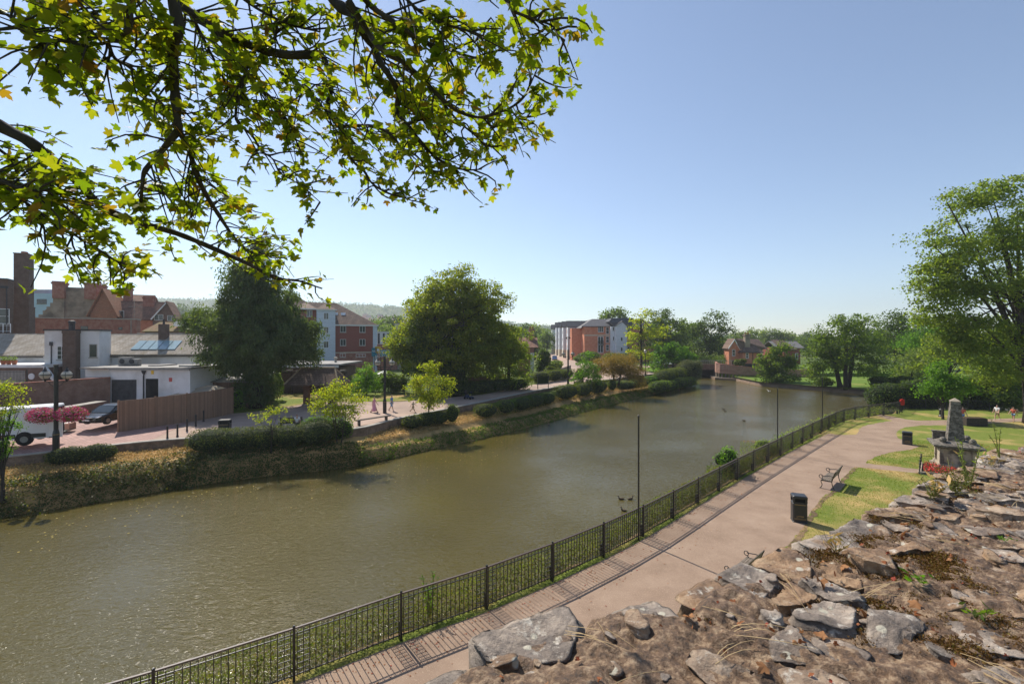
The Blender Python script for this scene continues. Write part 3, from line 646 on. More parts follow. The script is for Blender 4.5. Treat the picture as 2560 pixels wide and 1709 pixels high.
def rubble_mat():
    m, nt, out = newmat('rubble'); p = bsdf(nt, out, .5, .5); v = coords(nt, 'Object')
    at1 = nd(nt, 'ShaderNodeAttribute', attribute_name='stone'); at2 = nd(nt, 'ShaderNodeAttribute', attribute_name='tone')
    n1 = noise(nt, v, 7, 8, .68)
    ca = ramp(nt, (n1, 0), [(.32, (.075, .056, .043)), (.48, (.21, .165, .13)), (.64, (.46, .37, .29))])
    cb = ramp(nt, (n1, 0), [(.32, (.10, .055, .028)), (.5, (.29, .17, .085)), (.66, (.50, .35, .21))])
    f = ramp(nt, (at2, 2), [(.45, 0.0), (.8, 1.0)]); stn = mix(nt, f, ca, cb)
    n2 = noise(nt, v, 13, 8, .7); li = ramp(nt, (n2, 0), [(.57, 0.0), (.66, .95)]); stn = mix(nt, li, stn, (.62, .56, .47))
    n4 = noise(nt, v, 3.2, 4); li2 = ramp(nt, (n4, 0), [(.58, 0.0), (.7, .8)]); stn = mix(nt, li2, stn, (.33, .19, .09))
    vo = nd(nt, 'ShaderNodeTexVoronoi'); vo.inputs['Scale'].default_value = 9; L(nt, v, 0, vo, 'Vector'); sp = ramp(nt, (vo, 0), [(.12, 1.0), (.17, 0.0)])
    stn = mix(nt, sp, stn, (.50, .46, .36))
    mo = ramp(nt, (noise(nt, v, 26, 6, .7), 0), [(.34, (.045, .024, .011)), (.5, (.155, .085, .04)), (.66, (.40, .28, .17))])
    fs = ramp(nt, (at1, 2), [(.15, 0.0), (.5, 1.0)]); col = mix(nt, fs, mo, stn)
    nt.links.new(col[0].outputs[2], p.inputs['Base Color'])
    n3 = noise(nt, v, 45, 8, .7); b1 = bump(nt, p, (n3, 0), .9, .02)
    n5 = noise(nt, v, 170, 4, .6); b2 = nd(nt, 'ShaderNodeBump'); b2.inputs['Strength'].default_value = .6; b2.inputs['Distance'].default_value = .004
    nt.links.new(n5.outputs[0], b2.inputs['Height']); nt.links.new(b1.outputs[0], b2.inputs['Normal']); nt.links.new(b2.outputs[0], p.inputs['Normal'])
rubble_mat()
LEAF('moss_leaf', [(.10, .045, .014), (.14, .07, .02), (.06, .03, .012), (.18, .10, .03), (.08, .04, .014), (.20, .16, .035)], .15, .9)
WALL, WTOP, WST = build_wall()
def walltop(n, rng, want_gap=True, tmax=1.3, tmin=0.02):
    k0, k1 = 0, WTOP.shape[1]; out = []
    while len(out) < n:
        i = rng.integers(WTOP.shape[0], size=4000); j = rng.integers(k0, k1, size=4000); ok = (WST[i, j] < .25) if want_gap else np.ones(4000, bool)
        out += list(WTOP[i, j][ok])
    return np.array(out[:n])
rng = np.random.default_rng(21)
# moss cushions in the joints
seedp = walltop(7000, rng); seedp = seedp[fbm(seedp[:, 0], seedp[:, 1], 2.2, 5, 4) > .08]; seedp = seedp[seedp[:, 0] > .75]; P = np.repeat(seedp, 80, 0); o_ = rng.normal(size=P.shape) * .024; o_[:, 2] = np.abs(o_[:, 2]) * .16 - .002
V = leaves(P + o_, unit(len(P), rng, .3), .0105, rng, aspect=.6)
mo = link('moss', npmesh('moss', (V - np.array(WALL.location)).reshape(-1, 3), 4), MATS['moss_leaf'], WALL); mo['kind'] = 'stuff'
# dead grass stems lying over the stones
g = MB(); P = walltop(120, rng, False)
for p in P:
    a = rng.normal() * .5 - .5
    for k in range(rng.integers(2, 7)):
        l = rng.uniform(.08, .26); q = Vector(p) + Vector((rng.normal() * .03, rng.normal() * .03, .008)); d = Vector((math.cos(a + rng.normal() * .25), math.sin(a + rng.normal() * .25), rng.uniform(-.02, .12)))
        g.tube(bez(q, q + d * l, (0, 0, rng.uniform(0, .04)), 4), [.0012, .0012, .001, .0006], 3, cap=False)
go = part('dead_grass', g, MATS['straw'] if 'straw' in MATS else M('straw', (.50, .37, .2), (.38, .27, .14), 8, .8), WALL, world=True); go['kind'] = 'stuff'

# ------------------------------------------------------------------ sycamore leaf
def leaf_outline():
    pts = []
    for a, r, w in ((-24, .60, 17), (30, .86, 20), (90, 1.0, 21), (150, .86, 20), (204, .60, 17)):
        for da, k in ((-1.0, .70), (-.62, .80), (-.38, .80), (0, 1.0), (.38, .82), (.62, .84), (1.0, .72)):
            t = R(a + da * w); rr = r * k; pts.append((math.cos(t) * rr, math.sin(t) * rr + .28))
        pts.append(None)
    out = []
    ang = [(-22, 28), (28, 90), (90, 152), (152, 202)]
    k = 0
    for p in pts:
        if p is None:
            if k < 4: t = R(sum(ang[k]) / 2); out.append((math.cos(t) * .52, math.sin(t) * .52 + .28)); k += 1
        else: out.append(p)
    return out
LO = leaf_outline(); LV = np.array([(0, .28)] + LO + [(-.012, 0), (.012, 0), (0, -.55)]); nL = len(LO)
LT = [(0, i, i + 1) for i in range(1, nL)] + [(0, nL, nL + 1), (0, nL + 1, nL + 2), (0, nL + 2, 1), (nL + 1, nL + 3, nL + 2)]
LT = np.array(LT)
def syc_leaves(P, N, D, size, rng, curl=.5):
    n = len(P); N = N / np.linalg.norm(N, axis=1, keepdims=True); t, b = frames(N, rng, D); sz = np.asarray(size) * np.ones(n)
    x = LV[:, 0][None, :] * rng.uniform(.85, 1.1, n)[:, None]; y = LV[:, 1][None, :] * np.ones(n)[:, None]
    cu = rng.normal(.25, .35, n)[:, None] * curl; fo = rng.uniform(-.1, .5, n)[:, None] * curl; wv = rng.uniform(0, 6.28, n)[:, None]
    z = -cu * (y - .2) ** 2 + fo * np.abs(x) * .8 - .25 * curl * x * x + .05 * np.sin(x * 7 + wv) * curl
    V = P[:, None] + (b[:, None] * x[..., None] + t[:, None] * (y - .0)[..., None] + N[:, None] * z[..., None]) * sz[:, None, None]
    idx = (np.arange(n)[:, None, None] * len(LV) + LT[None]).reshape(-1, 3); return V.reshape(-1, 3), idx

# ------------------------------------------------------------------ sycamore reaching in overhead
def sycamore():
    rng = np.random.default_rng(5)
    base = Vector((-5.2, -1.6, 0)); root = thing('sycamore_tree', 'overhanging sycamore whose sunlit yellow green boughs reach across the sky', 'tree', base)
    Bs = [  # pixel path, width in px at start/end, distance start/end, leafiness
     ([(-120,250),(0,315),(77,357),(134,407),(192,453),(253,515),(326,549),(441,583),(536,622),(621,660),(690,695),(747,702),(805,721)], 34, 4, 2.9, 4.2, .42),
     ([(415,-120),(433,0),(448,77),(433,115),(435,192),(441,268),(446,326)], 28, 19, 2.7, 3.1, .55),
     ([(446,326),(406,375),(364,425),(356,460),(352,510)], 17, 7, 3.1, 3.3, 1),
     ([(446,326),(471,368),(490,433),(513,483),(544,533),(582,590),(598,607),(632,633),(690,641)], 16, 4, 3.1, 4.3, 1.1),
     ([(420,-60),(452,11),(487,38),(536,73),(594,100),(651,123),(720,138),(789,136),(807,139)], 25, 19, 2.9, 3.8, .8),
     ([(807,139),(818,168),(829,214),(821,271),(850,321),(864,375),(886,407),(911,429),(929,457),(968,482),(1007,493),(1030,502)], 15, 3, 3.8, 5.4, .75),
     ([(800,-80),(832,0),(879,36),(907,82),(936,121),(950,157),(975,193),(996,236),(996,282),(1029,325),(1057,361),(1093,396),(1136,418),(1168,425),(1204,423)], 27, 3, 3.0, 4.6, 1),
     ([(870,0),(921,82),(950,121),(1004,154),(1039,182),(1075,218),(1107,250),(1146,279),(1193,293),(1236,286),(1279,268),(1307,246),(1321,221),(1339,182),(1343,171)], 16, 3, 2.7, 3.1, .75),
     ([(900,-20),(930,18),(1004,68),(1057,104),(1111,121),(1154,136),(1193,146),(1243,154)], 16, 4, 2.6, 3.0, .9),
     ([(1107,250),(1121,275),(1150,307),(1193,343),(1211,364),(1246,368)], 7, 3, 3.3, 4.1, .7),
     ([(1230,-40),(1264,0),(1286,29),(1321,43),(1379,64),(1393,86),(1411,100)], 10, 3, 2.4, 2.5, .9),
     ([(1193,343),(1229,318),(1271,304),(1329,289)], 5, 2, 3.6, 3.2, .8),
     ([(850,318),(900,314),(943,318),(979,339),(1007,371),(1036,386),(1071,418),(1100,436)], 10, 3, 4.0, 5.0, .9),
     ([(325,-60),(326,0),(326,65),(306,88),(268,107),(214,115),(172,134),(149,161)], 15, 4, 2.6, 2.8, .9),
     ([(214,115),(165,105),(115,96),(69,80),(23,38)], 8, 3, 2.7, 2.7, 1),
     ([(270,107),(287,146),(326,169),(352,195),(383,234),(414,268),(425,276)], 10, 4, 2.8, 3.2, 1),
     ([(544,88),(582,134),(621,134),(613,184),(598,230),(590,276),(594,307),(632,341),(651,375),(682,398),(701,433),(747,460),(800,505)], 11, 2, 3.4, 5.0, .75),
     ([(-60,420),(0,453),(77,476),(126,472),(138,446)], 10, 4, 2.8, 3.0, 1.1),
     ([(-40,440),(10,465),(96,530),(153,568),(199,595),(245,622),(291,653),(333,665)], 9, 3, 2.9, 3.6, .8),
     ([(651,123),(682,107),(690,84),(694,57),(713,38)], 9, 4, 3.4, 3.2, 1.2),
     ([(618,150),(640,210),(690,260),(720,320),(745,360)], 8, 3, 3.6, 4.3, 1.2),
     ([(700,180),(760,220),(800,260),(830,300)], 8, 4, 3.5, 4.2, 1.3),
     ([(480,40),(520,120),(560,200),(575,260)], 9, 4, 3.2, 3.7, 1.2),
     ([(60,-40),(110,10),(180,30),(250,40)], 8, 4, 2.7, 2.9, 1.1),
     ([(560,-40),(640,20),(720,60),(800,80)], 9, 4, 3.0, 3.5, 1.3),
     ([(-60,330),(20,390),(90,440),(160,520),(220,560)], 9, 4, 3.0, 3.5, 1.2),
     ([(950,157),(1010,230),(1080,290),(1120,340),(1170,370)], 8, 3, 3.4, 4.3, 1.1),
     ([(980,-40),(1050,30),(1110,60),(1180,80),(1230,100)], 9, 4, 2.6, 2.8, 1.3)]
    tw = MB(); LP, LN, LD, LS = [], [], [], []
    for pth, w0, w1, d0, d1, dens in Bs:
        d0 *= .78; d1 = min(d1, 3.35) * .78 if pth[-1][0] > 700 and pth[-1][1] < 600 else d1 * .78; left = pth[0][0] < 500 and pth[-1][0] < 720; dens *= 2.3 if left else 1.7; n = len(pth); pts = []
        for i, (u, v) in enumerate(pth):
            t = i / (n - 1); pts.append(at(u, v, d0 + (d1 - d0) * t + .06 * math.sin(i * 1.9)))
        c = catmull(pts, 4); m = len(c)
        rad = [((w0 + (w1 - w0) * (i / (m-1)) ** .8) * (d0 + (d1 - d0) * i / (m-1)) / F / 2) * (1 + .10 * rng.normal() * (w0 > 12)) for i in range(m)]
        b = MB(); b.tube([Vector(p) for p in c], rad, 8); part('bough', b, MATS['bark'], root, world=True, smooth=True)
        cs = resample([Vector(p) for p in c], .0275); T = np.gradient(cs, axis=0)
        for i in range(len(cs)):
            if rng.uniform() > dens * .92 / 2: continue
            fr = i / len(cs)
            if w0 > 24 and fr < .1: continue
            t = T[i] / np.linalg.norm(T[i]); d = rng.normal(size=3) * np.array([.9, 1.0, .7]); d -= t * (d @ t) * .6; d = d / np.linalg.norm(d) + t * .75 + np.array([.25, .15, -.18]); d /= np.linalg.norm(d)
            dd = np.linalg.norm(cs[i] - np.array((0, 0, H))); ln = rng.uniform(.12, .50) * (1.0 - .45 * fr) * min(1, dd / 3.3); q = Vector(cs[i]); e = q + Vector(d) * ln
            path = bez(q, e, (rng.normal() * .06, rng.normal() * .06, rng.normal() * .05 + .02), 5); tw.tube(path, [.0055, .0045, .004, .003, .002], 4, cap=False)
            for k in range(int(rng.integers(5, 9))):
                f = rng.uniform(.3, 1.0); a = path[min(4, int(f * 4 + .5))]; sz = rng.uniform(.045, .10) * .60 * (1 - (.3 * fr if not left else 0))
                pd = rng.normal(size=3) * .8 + d * .9 + np.array([0, 0, -.25]); pd /= np.linalg.norm(pd)
                LP.append(np.array(a) + pd * sz * .62); LD.append(pd); LS.append(sz)
                nn = rng.normal(size=3) * .62 + np.array([.0, -.25, .85]); LN.append(nn)
    LP, LN, LD, LS = map(np.array, (LP, LN, LD, LS))
    V, idx = syc_leaves(LP, LN, LD, LS, rng, .9)
    part('twigs', tw, MATS['bark'], root, world=True)
    link('crown', npmesh('crown', V - np.array(base), 3, idx=idx), MATS['leaf_sycamore'], root)
    t = MB(); t.tube(bez((-5.2, -1.6, -.3), (-4.9, -1.0, 16), (-.4, .2, 0), 10), [.62, .5, .46, .44, .42, .4, .36, .3, .25, .2], 14)
    for e in ((at(-120, 250, 2.26), 10.0), (at(415, -120, 2.1), 10.8), (at(800, -80, 2.34), 11.4), (at(325, -60, 2.03), 10.6), (at(1230, -40, 1.87), 11.8)):
        t.tube(bez((-5.0, -1.3, e[1]), e[0], (0, -.2, .5), 6), [.12, .1, .08, .06, .05, .04], 8)
    part('trunk', t, MATS['bark'], root, world=True, smooth=True)
    print('sycamore leaves', len(LP))
sycamore()
# dead leaves dropped on the wall: each one a thing
rng = np.random.default_rng(8)
def wall_at(u, v):
    d = Vector(((u - U0) / F, 1, -(v - V0) / F)); best = None
    Q = WTOP.reshape(-1, 3); dd = np.array(d) / d.length; w = Q - np.array((0, 0, H)); t = w @ dd; off = np.linalg.norm(w - t[:, None] * dd, axis=1)
    k = np.where(off < .012)[0]
    if len(k) == 0: k = [off.argmin()]
    return Vector(Q[k[np.argmin(t[k])]])
dl = [(2296,1505,'curled orange dead leaf among dry grass stems on the stone wall'), (2152,1533,'yellowish crumpled leaf standing upright on the stone wall'), (2112,1412,'orange folded dead leaf beside the big flat stones'), (2380,1400,'brown curled leaf lying in the mossy wall joint'), (1735,1550,'small reddish brown leaf beside the big rounded stone'), (1915,1665,'long orange dead leaf at the near mossy corner'), (2065,1585,'dark pink dead leaf lying on moss'), (2250,1310,'red brown dead leaf cluster edge on the wall'), (2330,1290,'dry brown leaf near the middle of the wall top'), (2270,1330,'crumpled orange brown leaf in the wall hollow'), (2480,1310,'reddish leaf lying on the far half of the wall'), (2050,1450,'tan folded leaf on the flat grey slab')]
me0 = None
for i, (u, v, lab) in enumerate(dl):
    p = wall_at(u, v); V, idx = syc_leaves(np.zeros((1, 3)), np.array([[rng.normal() * .3, rng.normal() * .3, 1]]), np.array([[rng.normal(), rng.normal(), .2]]), .034, rng, 2.2)
    o = link('dead_leaf', npmesh('dead_leaf', V, 3, idx=idx), MATS['leaf_dead']); o.location = p + Vector((0, 0, .014)); tag(o, lab, 'leaf', 'dead leaves on the wall top')
P = walltop(900, rng, False); V, idx = syc_leaves(P + np.array((0, 0, .008)), unit(900, rng, 1.2), rng.normal(size=(900, 3)), rng.uniform(.006, .02, 900), rng, 2.4)
o = link('leaf_litter', npmesh('leaf_litter', V, 3, idx=idx), MATS['leaf_dead']); tag(o, 'scattered crumbs of dry leaf in the wall joints', 'leaf litter', None, 'stuff')
# weeds rooted in the wall
def weed(name, label, p, stems, h, mat, seed, leaf=.02, nl=40, lean=.25, cat='plant', flower=None):
    rng = np.random.default_rng(seed); root = thing(name, label, cat, p); s = MB(); Ps, Ds = [], []
    for k in range(stems):
        hh = h * rng.uniform(.55, 1); e = Vector((rng.normal() * lean * hh, rng.normal() * lean * hh, hh)); path = bez((rng.normal() * .012, rng.normal() * .012, -.01), e, (rng.normal() * .1 * hh, rng.normal() * .1 * hh, 0), 7)
        s.tube(path, [.0035 * h / .3] * 3 + [.0025 * h / .3] * 3 + [.001 * h / .3], 5)
        for i in range(nl):
            f = rng.uniform(.12, 1); a = f * 6; i0 = min(5, int(a)); q = path[i0].lerp(path[i0+1], a - i0); Ps.append(q); d = rng.normal(size=3); d[2] = .55; Ds.append(d / np.linalg.norm(d))
    Ps, Ds = np.array(Ps), np.array(Ds); sz = leaf * rng.uniform(.6, 1.3, len(Ps)); N = np.cross(Ds, rng.normal(size=Ds.shape)); N /= np.linalg.norm(N, axis=1, keepdims=True)
    V = leaves(Ps + Ds * sz[:, None] * .5, N, sz, rng, spin=Ds, aspect=.45).reshape(-1, 3)
    part('stem', s, MATS['stem_green'], root); link('foliage', npmesh('foliage', V, 4), mat, root); return root
M('stem_green', (.16, .19, .05), (.2, .17, .06), 6, .7)
weed('tall_weed', 'lone tall bright green weed stalk rising from the far end of the wall', wall_at(2514, 1142) + Vector((0, .05, 0)), 3, .34, MATS['leaf_pale'], 3, .024, 46, .16)
weed('tall_weed', 'tall feathery green weed standing before the monument plinth', wall_at(2420, 1216), 4, .36, MATS['leaf_pale'], 4, .022, 50, .14)
weed('wild_shrub', 'straggly reddish green bramble clump on the wall below the monument', wall_at(2385, 1225), 16, .20, MATS['leaf_bramble'], 5, .022, 26, .55)
weed('wild_shrub', 'low bramble sprawl with dry stems at the wall edge by the flower bed', wall_at(2330, 1240), 9, .13, MATS['leaf_bramble'], 6, .02, 18, .7)
weed('rosette_weed', 'small bright green rosette weed in the middle of the wall top', wall_at(2300, 1452), 7, .045, MATS['leaf_bright'], 7, .034, 3, 1.0)
weed('rosette_weed', 'small grey green rosette weed beside dry grass on the wall', wall_at(2443, 1538), 7, .05, MATS['leaf_mid'], 8, .036, 3, 1.0)
weed('rosette_weed', 'tiny green rosette weed near the big pale slab', wall_at(2520, 1350), 5, .03, MATS['leaf_bright'], 9, .026, 3, 1.0)
weed('dry_grass_tuft', 'straw coloured grass tuft leaning out above the lawn edge', wall_at(2090, 1375), 12, .12, MATS['grass_straw'], 10, .05, 2, .5)
weed('dry_grass_tuft', 'pale dry grass tuft at the wall edge near the flower bed', wall_at(2342, 1238), 14, .13, MATS['grass_straw'], 12, .06, 2, .6)
weed('dry_grass_tuft', 'dry grass tuft fringing the far stones of the wall', wall_at(2470, 1160), 14, .1, MATS['grass_straw'], 13, .05, 2, .8)

# ------------------------------------------------------------------ riverside railing
def railing():
    pts = resample([p for p in FENCE if p.x > -16], 2.9); n = len(pts); st = np.linalg.norm(pts[1] - pts[0])
    root = thing('riverside_railing', 'long curving black iron railing between footpath and river', 'railing', tuple(pts[0]))
    HH = 1.4; pm = MB(); L_ = st - .05; nb = 19; r = .0105; top = MB()
    top.box((.02, -.028, HH - .022), (L_ + .03, .028, HH + .014))
    pm.box((.02, -.012, 1.235), (L_ + .03, .012, 1.26)); pm.box((.02, -.014, .15), (L_ + .03, .014, .18))
    xs = [(.05 + L_) * (k + .5) / nb for k in range(nb)]
    for x in xs: pm.box((x - r, -r, .1), (x + r, r, HH - .02))
    gap = xs[1] - xs[0]
    def ring(cx, cz, rr):
        q = [(cx + rr * math.cos(a), 0, cz + rr * math.sin(a)) for a in [i * math.pi / 4 for i in range(9)]]; pm.tube(q, .006, 3, cap=False)
    for k in range(nb - 1): ring((xs[k] + xs[k+1]) / 2, 1.32, .045)
    for side in (0, nb - 3):
        for k in (0, 1):
            for z in (.30, .45, .6, .75, .9, 1.05, 1.18):
                cx = (xs[side+k] + xs[side+k+1]) / 2; pm.box((cx - gap/2, -.008, z - .008), (cx + gap/2, .008, z + .008))
                ring(cx, z - .045, .036)
    po = MB(); po.box((-.03, -.03, -.2), (.03, .03, HH + .03)); po.lathe((0, 0, HH + .03), [(.038, 0), (.038, .02), (.02, .045)], 8); po.box((-.012, -.012, 0), (.012, .16, .5))
    me = None; tm = None; pe = None
    for i in range(n):
        loc = Vector(pts[i] - pts[0])
        if pe is None: po_ = part('post', po, MATS['metal_black'], root); pe = po_.data
        else: po_ = bpy.data.objects.new('post', pe); C.objects.link(po_); po_.parent = root
        po_.location = loc
        d = pts[min(i+1, n-1)] - pts[min(i, n-2)]; po_.rotation_euler = (0, 0, math.atan2(d[1], d[0]))
        if i < n - 1:
            if me is None:
                a = part('railing_panel', pm, MATS['metal_black'], root); me = a.data; b = part('handrail', top, MATS['metal_rust'], root); tm = b.data
            else:
                a = bpy.data.objects.new('railing_panel', me); b = bpy.data.objects.new('handrail', tm)
                for q in (a, b): C.objects.link(q); q.parent = root
            for q in (a, b): q.location = loc; q.rotation_euler = (0, 0, math.atan2(d[1], d[0]))
    return pts
FP_ = railing()
def spiked(name, label, pts, h, gap=.13, z=0.0, mat='metal_black', step=2.4):
    P = resample([Vector(p) for p in pts], step); root = thing(name, label, 'railing', (P[0][0], P[0][1], z)); 
    for i in range(len(P)):
        m = MB(); q = P[i] - P[0]; m.box((q[0]-.03, q[1]-.03, -.05), (q[0]+.03, q[1]+.03, h + .08)); part('post', m, MATS[mat], root)
        if i == len(P) - 1: break
        d = P[i+1] - P[i]; l = np.linalg.norm(d[:2]); a = math.atan2(d[1], d[0]); m = MB(); m.T = Matrix.Translation((q[0], q[1], 0)) @ Matrix.Rotation(a, 4, 'Z')
        m.box((0, -.012, .12), (l, .012, .16)); m.box((0, -.012, h - .18), (l, .012, h - .14)); k = int(l / gap)
        for j in range(k): x = l * (j + .5) / k; m.box((x - .009, -.009, .05), (x + .009, .009, h))
        part('railing_panel', m, MATS[mat], root)
    return root
spiked('spiked_railing', 'straight black railing running along the far lawn behind the lifebuoy', [(50.2, 58.2, 0), (60, 57.2, 0)], 1.25)
spiked('park_gate', 'short black gate railing closing the path end by the water', [(46.2, 54.3, 0), (50, 58, 0)], 1.35, .13, 0, 'metal_black', 1.9)
# leafy bank behind the railing
def bank_scatter(name, label, V, dens, size, mat, seed, band=(0, 1), hang=.12, cond=None, cat='undergrowth', size_far=None):
    rng = np.random.default_rng(seed); n0, K = V.shape[:2]; a = V[:-1, :-1]; b = V[1:, :-1]; c = V[1:, 1:]; d = V[:-1, 1:]
    area = np.linalg.norm(np.cross(b - a, d - a), axis=-1); kk = np.arange(K - 1) / (K - 1); m = ((kk >= band[0]) & (kk < band[1]))[None, :] * np.ones((n0 - 1, 1))
    if cond is not None: m = m * cond(a)
    dist_ = np.linalg.norm(a - np.array((0, 0, H)), axis=-1)
    sz = size * np.clip(dist_ / 13, .8, 2.6 if name[0] in 'tv' else 1.5); den = dens * (size / sz) ** 2
    cnt = rng.poisson(area * m * den); I, J = np.nonzero(cnt); rep = cnt[I, J]; I = np.repeat(I, rep); J = np.repeat(J, rep); n = len(I)
    u, w = rng.uniform(size=(2, n, 1)); P = (a[I, J] * (1-u) + b[I, J] * u) * (1-w) + (d[I, J] * (1-u) + c[I, J] * u) * w
    nr = np.cross(b - a, d - a)[I, J]; nr /= np.linalg.norm(nr, axis=1, keepdims=True) + 1e-9; nr *= np.sign(nr[:, 2].mean())
    lum = np.clip(fbm(P[:, 0] + P[:, 2], P[:, 1], .9, seed, 3), -.6, .9)
    P = P + nr * (np.abs(rng.normal(size=(n, 1))) * hang + np.maximum(lum, 0)[:, None] * hang * 2.2)
    N = nr * .7 + unit(n, rng, .6) * .9; N /= np.linalg.norm(N, axis=1, keepdims=True)
    o = link(name, npmesh(name, leaves(P, N, sz[I, J], rng).reshape(-1, 3), 4), mat); return tag(o, label, cat, None, 'stuff')
rg_ = np.random.default_rng(2)
NB2 = NB.copy(); tt = np.linspace(0, 1, NB.shape[1]); NB2[:, :, 2] = np.interp(tt, [0, .12, .4, .65, .85, 1], [.1, .62, .72, .45, -.25, -.9])[None, :]
bank_scatter('riverside_groundcover', 'dense low leafy cover on the bank behind the railing', NB2, 1150, .042, MATS['leaf_cotoneaster'], 31, hang=.07, cond=lambda a: (a[..., 1] < 36))
bank_scatter('tall_riverside_grass', 'long pale green grass and reeds beyond the far part of the railing', NB2, 500, .05, MATS['leaf_pale'], 32, hang=.16, cond=lambda a: (a[..., 1] >= 36))
jm = np.stack([np.array([tuple(p + Vector((0, 0, .02))) for p in offs(FENCE, .35)]), np.array([tuple(p + Vector((0, 0, .015))) for p in offs(FENCE, -.10)])], 1)
bank_scatter('verge_weeds', 'ragged weeds along the foot of the railing', jm, 420, .034, MATS['leaf_cotoneaster'], 33, hang=.035, cond=lambda a: a[..., 1] < 48)
def shrub_at(name, label, p, r, h, mat, seed, n=9, leaf=.07, dens=160, cat='shrub', group=None):
    rng = np.random.default_rng(seed); segs = []
    for k in range(n):
        a = rng.uniform(0, 6.28); q = rng.uniform(0, .6) * r; z = rng.uniform(.25, .8) * h; s = rng.uniform(.35, .6)
        segs.append(((p[0] + math.cos(a) * q, p[1] + math.sin(a) * q, p[2] + z), (r * s, r * s, h * s * .62), 0, 2.0))
    segs.insert(0, ((p[0], p[1], p[2] + h * .4), (r * .6, r * .6, h * .4), 0, 2.0))
    return leafy(name, label, cat, segs, mat, dens, leaf, seed, group, rough=.24)
weed('tall_weed', 'bright green sapling growing through the near railing', G(985, 1415, -.1), 5, 1.55, MATS['leaf_bright'], 41, .11, 46, .22)
shrub_at('riverside_shrub', 'round green bush leaning over the river beyond the railing', Vector((14.3, 30.3, -.6)), 1.0, 2.3, MATS['leaf_bright'], 42, 16, .12, 42)
shrub_at('riverside_shrub', 'low sprawling bush at the water beneath the second black pole', Vector((21.0, 37.2, -.7)), 1.2, 1.3, MATS['leaf_pale'], 43, 16, .12, 36)
weed('tall_weed', 'thin leafy sprig on the bank left of the round bush', G(1622, 1085, -.1), 3, .9, MATS['leaf_mid'], 44, .12, 30, .3)

# poles
def pole(u, vb, h, lab, i):
    q = Vector(FP_[i]) if False else None
    y = (H) * F / (vb - V0); x = (u - U0) / F * y; r = thing('black_pole', lab, 'pole', (x, y, 0), 0, 'black poles along the railing')  # plain black pole, a lamp post without its lantern
    m = MB(); m.tube([(0, 0, -1.2), (0, 0, h)], [.042, .036], 10); part('shaft', m, MATS['metal_black'], r); m = MB(); m.lathe((0, 0, h), [(.045, 0), (.045, .05), (.012, .08)], 10); part('cap', m, MATS['metal_black'], r)
pole(1596.5, 1350, 5.5, 'tall black pole nearest the viewer at the railing', 0)
pole(1944, 1132, 5.0, 'slim black pole standing midway along the railing by the low bush', 1)
pole(2056, 1079, 5.2, 'thin black pole at the bend of the railing before the reeds', 2)

# ------------------------------------------------------------------ benches, bins, monument
def bench(loc, rz, lab, L_=1.9):
    r = thing('park_bench', lab, 'bench', loc, rz, 'benches beside the footpath'); m = MB()
    for k in range(5): m.box((-L_/2, -.36 + k * .09, .42), (L_/2, -.285 + k * .09, .455))
    part('seat', m, MATS['wood_grey'], r); m = MB()
    for k in range(3):
        z0 = .50 + k * .135; y0 = .12 + k * .05; m.plate((-L_/2, y0, z0), (L_/2, y0, z0), (L_/2, y0 + .045, z0 + .118), (-L_/2, y0 + .045, z0 + .118), .03)
    part('backrest', m, MATS['wood_grey'], r)
    for s in (-1, 1):
        x = s * (L_/2 - .06); m = MB(); c = lambda pts: [(x, y, z) for y, z in pts]
        m.tube([Vector(p) for p in catmull(c([(-.42, .015), (-.36, .06), (-.31, .2), (-.36, .34), (-.33, .43)]), 4)], .02, 6)
        m.tube([Vector(p) for p in catmull(c([(.24, .015), (.17, .12), (.12, .3), (.12, .45), (.2, .7), (.29, .93)]), 4)], .02, 6)
        m.tube(c([(-.34, .40), (.12, .40)]), .018, 6)
        m.tube([Vector(p) for p in catmull(c([(.19, .66), (.0, .67), (-.2, .64), (-.34, .62)]), 4)], .017, 6)
        m.tube(c([(-.36 + .085 * math.cos(a), .60 + .085 * math.sin(a)) for a in [i * math.pi / 6 for i in range(13)]]), .016, 6, cap=False)
        m.tube([Vector(p) for p in catmull(c([(-.33, .42), (-.28, .47), (-.33, .52)]), 4)], .016, 6)
        part('end_frame', m, MATS['metal_black'], r)
    return r
_b1 = bench((19.55, 27.75, 0), R(225), 'wooden slat bench with scrolled iron arms at the lawn corner by the path')
bench((8.75, 16.95, 0), R(222), 'park bench half hidden behind the near wall edge')
_b1.scale = (1.1, 1.15, 1.2)
m = MB(); m.bbox((19.55, 27.75, .012), (2.1, 1.0, .015), R(45)); struct('bench_slab', m, MATS['tarmac_tan'])
def text_part(body, size, loc, parent, mat, rz=0.0):
    cu = bpy.data.curves.new('t', 'FONT'); cu.body = body; cu.size = size; cu.align_x = 'CENTER'; cu.extrude = .001; cu.space_line = .9
    o = bpy.data.objects.new('t', cu); C.objects.link(o); me = bpy.data.meshes.new_from_object(o.evaluated_get(bpy.context.evaluated_depsgraph_get())); me.name = 'lettering'
    bpy.data.objects.remove(o); me.materials.clear(); o = link('lettering', me, MATS[mat], parent); o.location = loc; o.rotation_euler = (R(90), 0, rz); return o
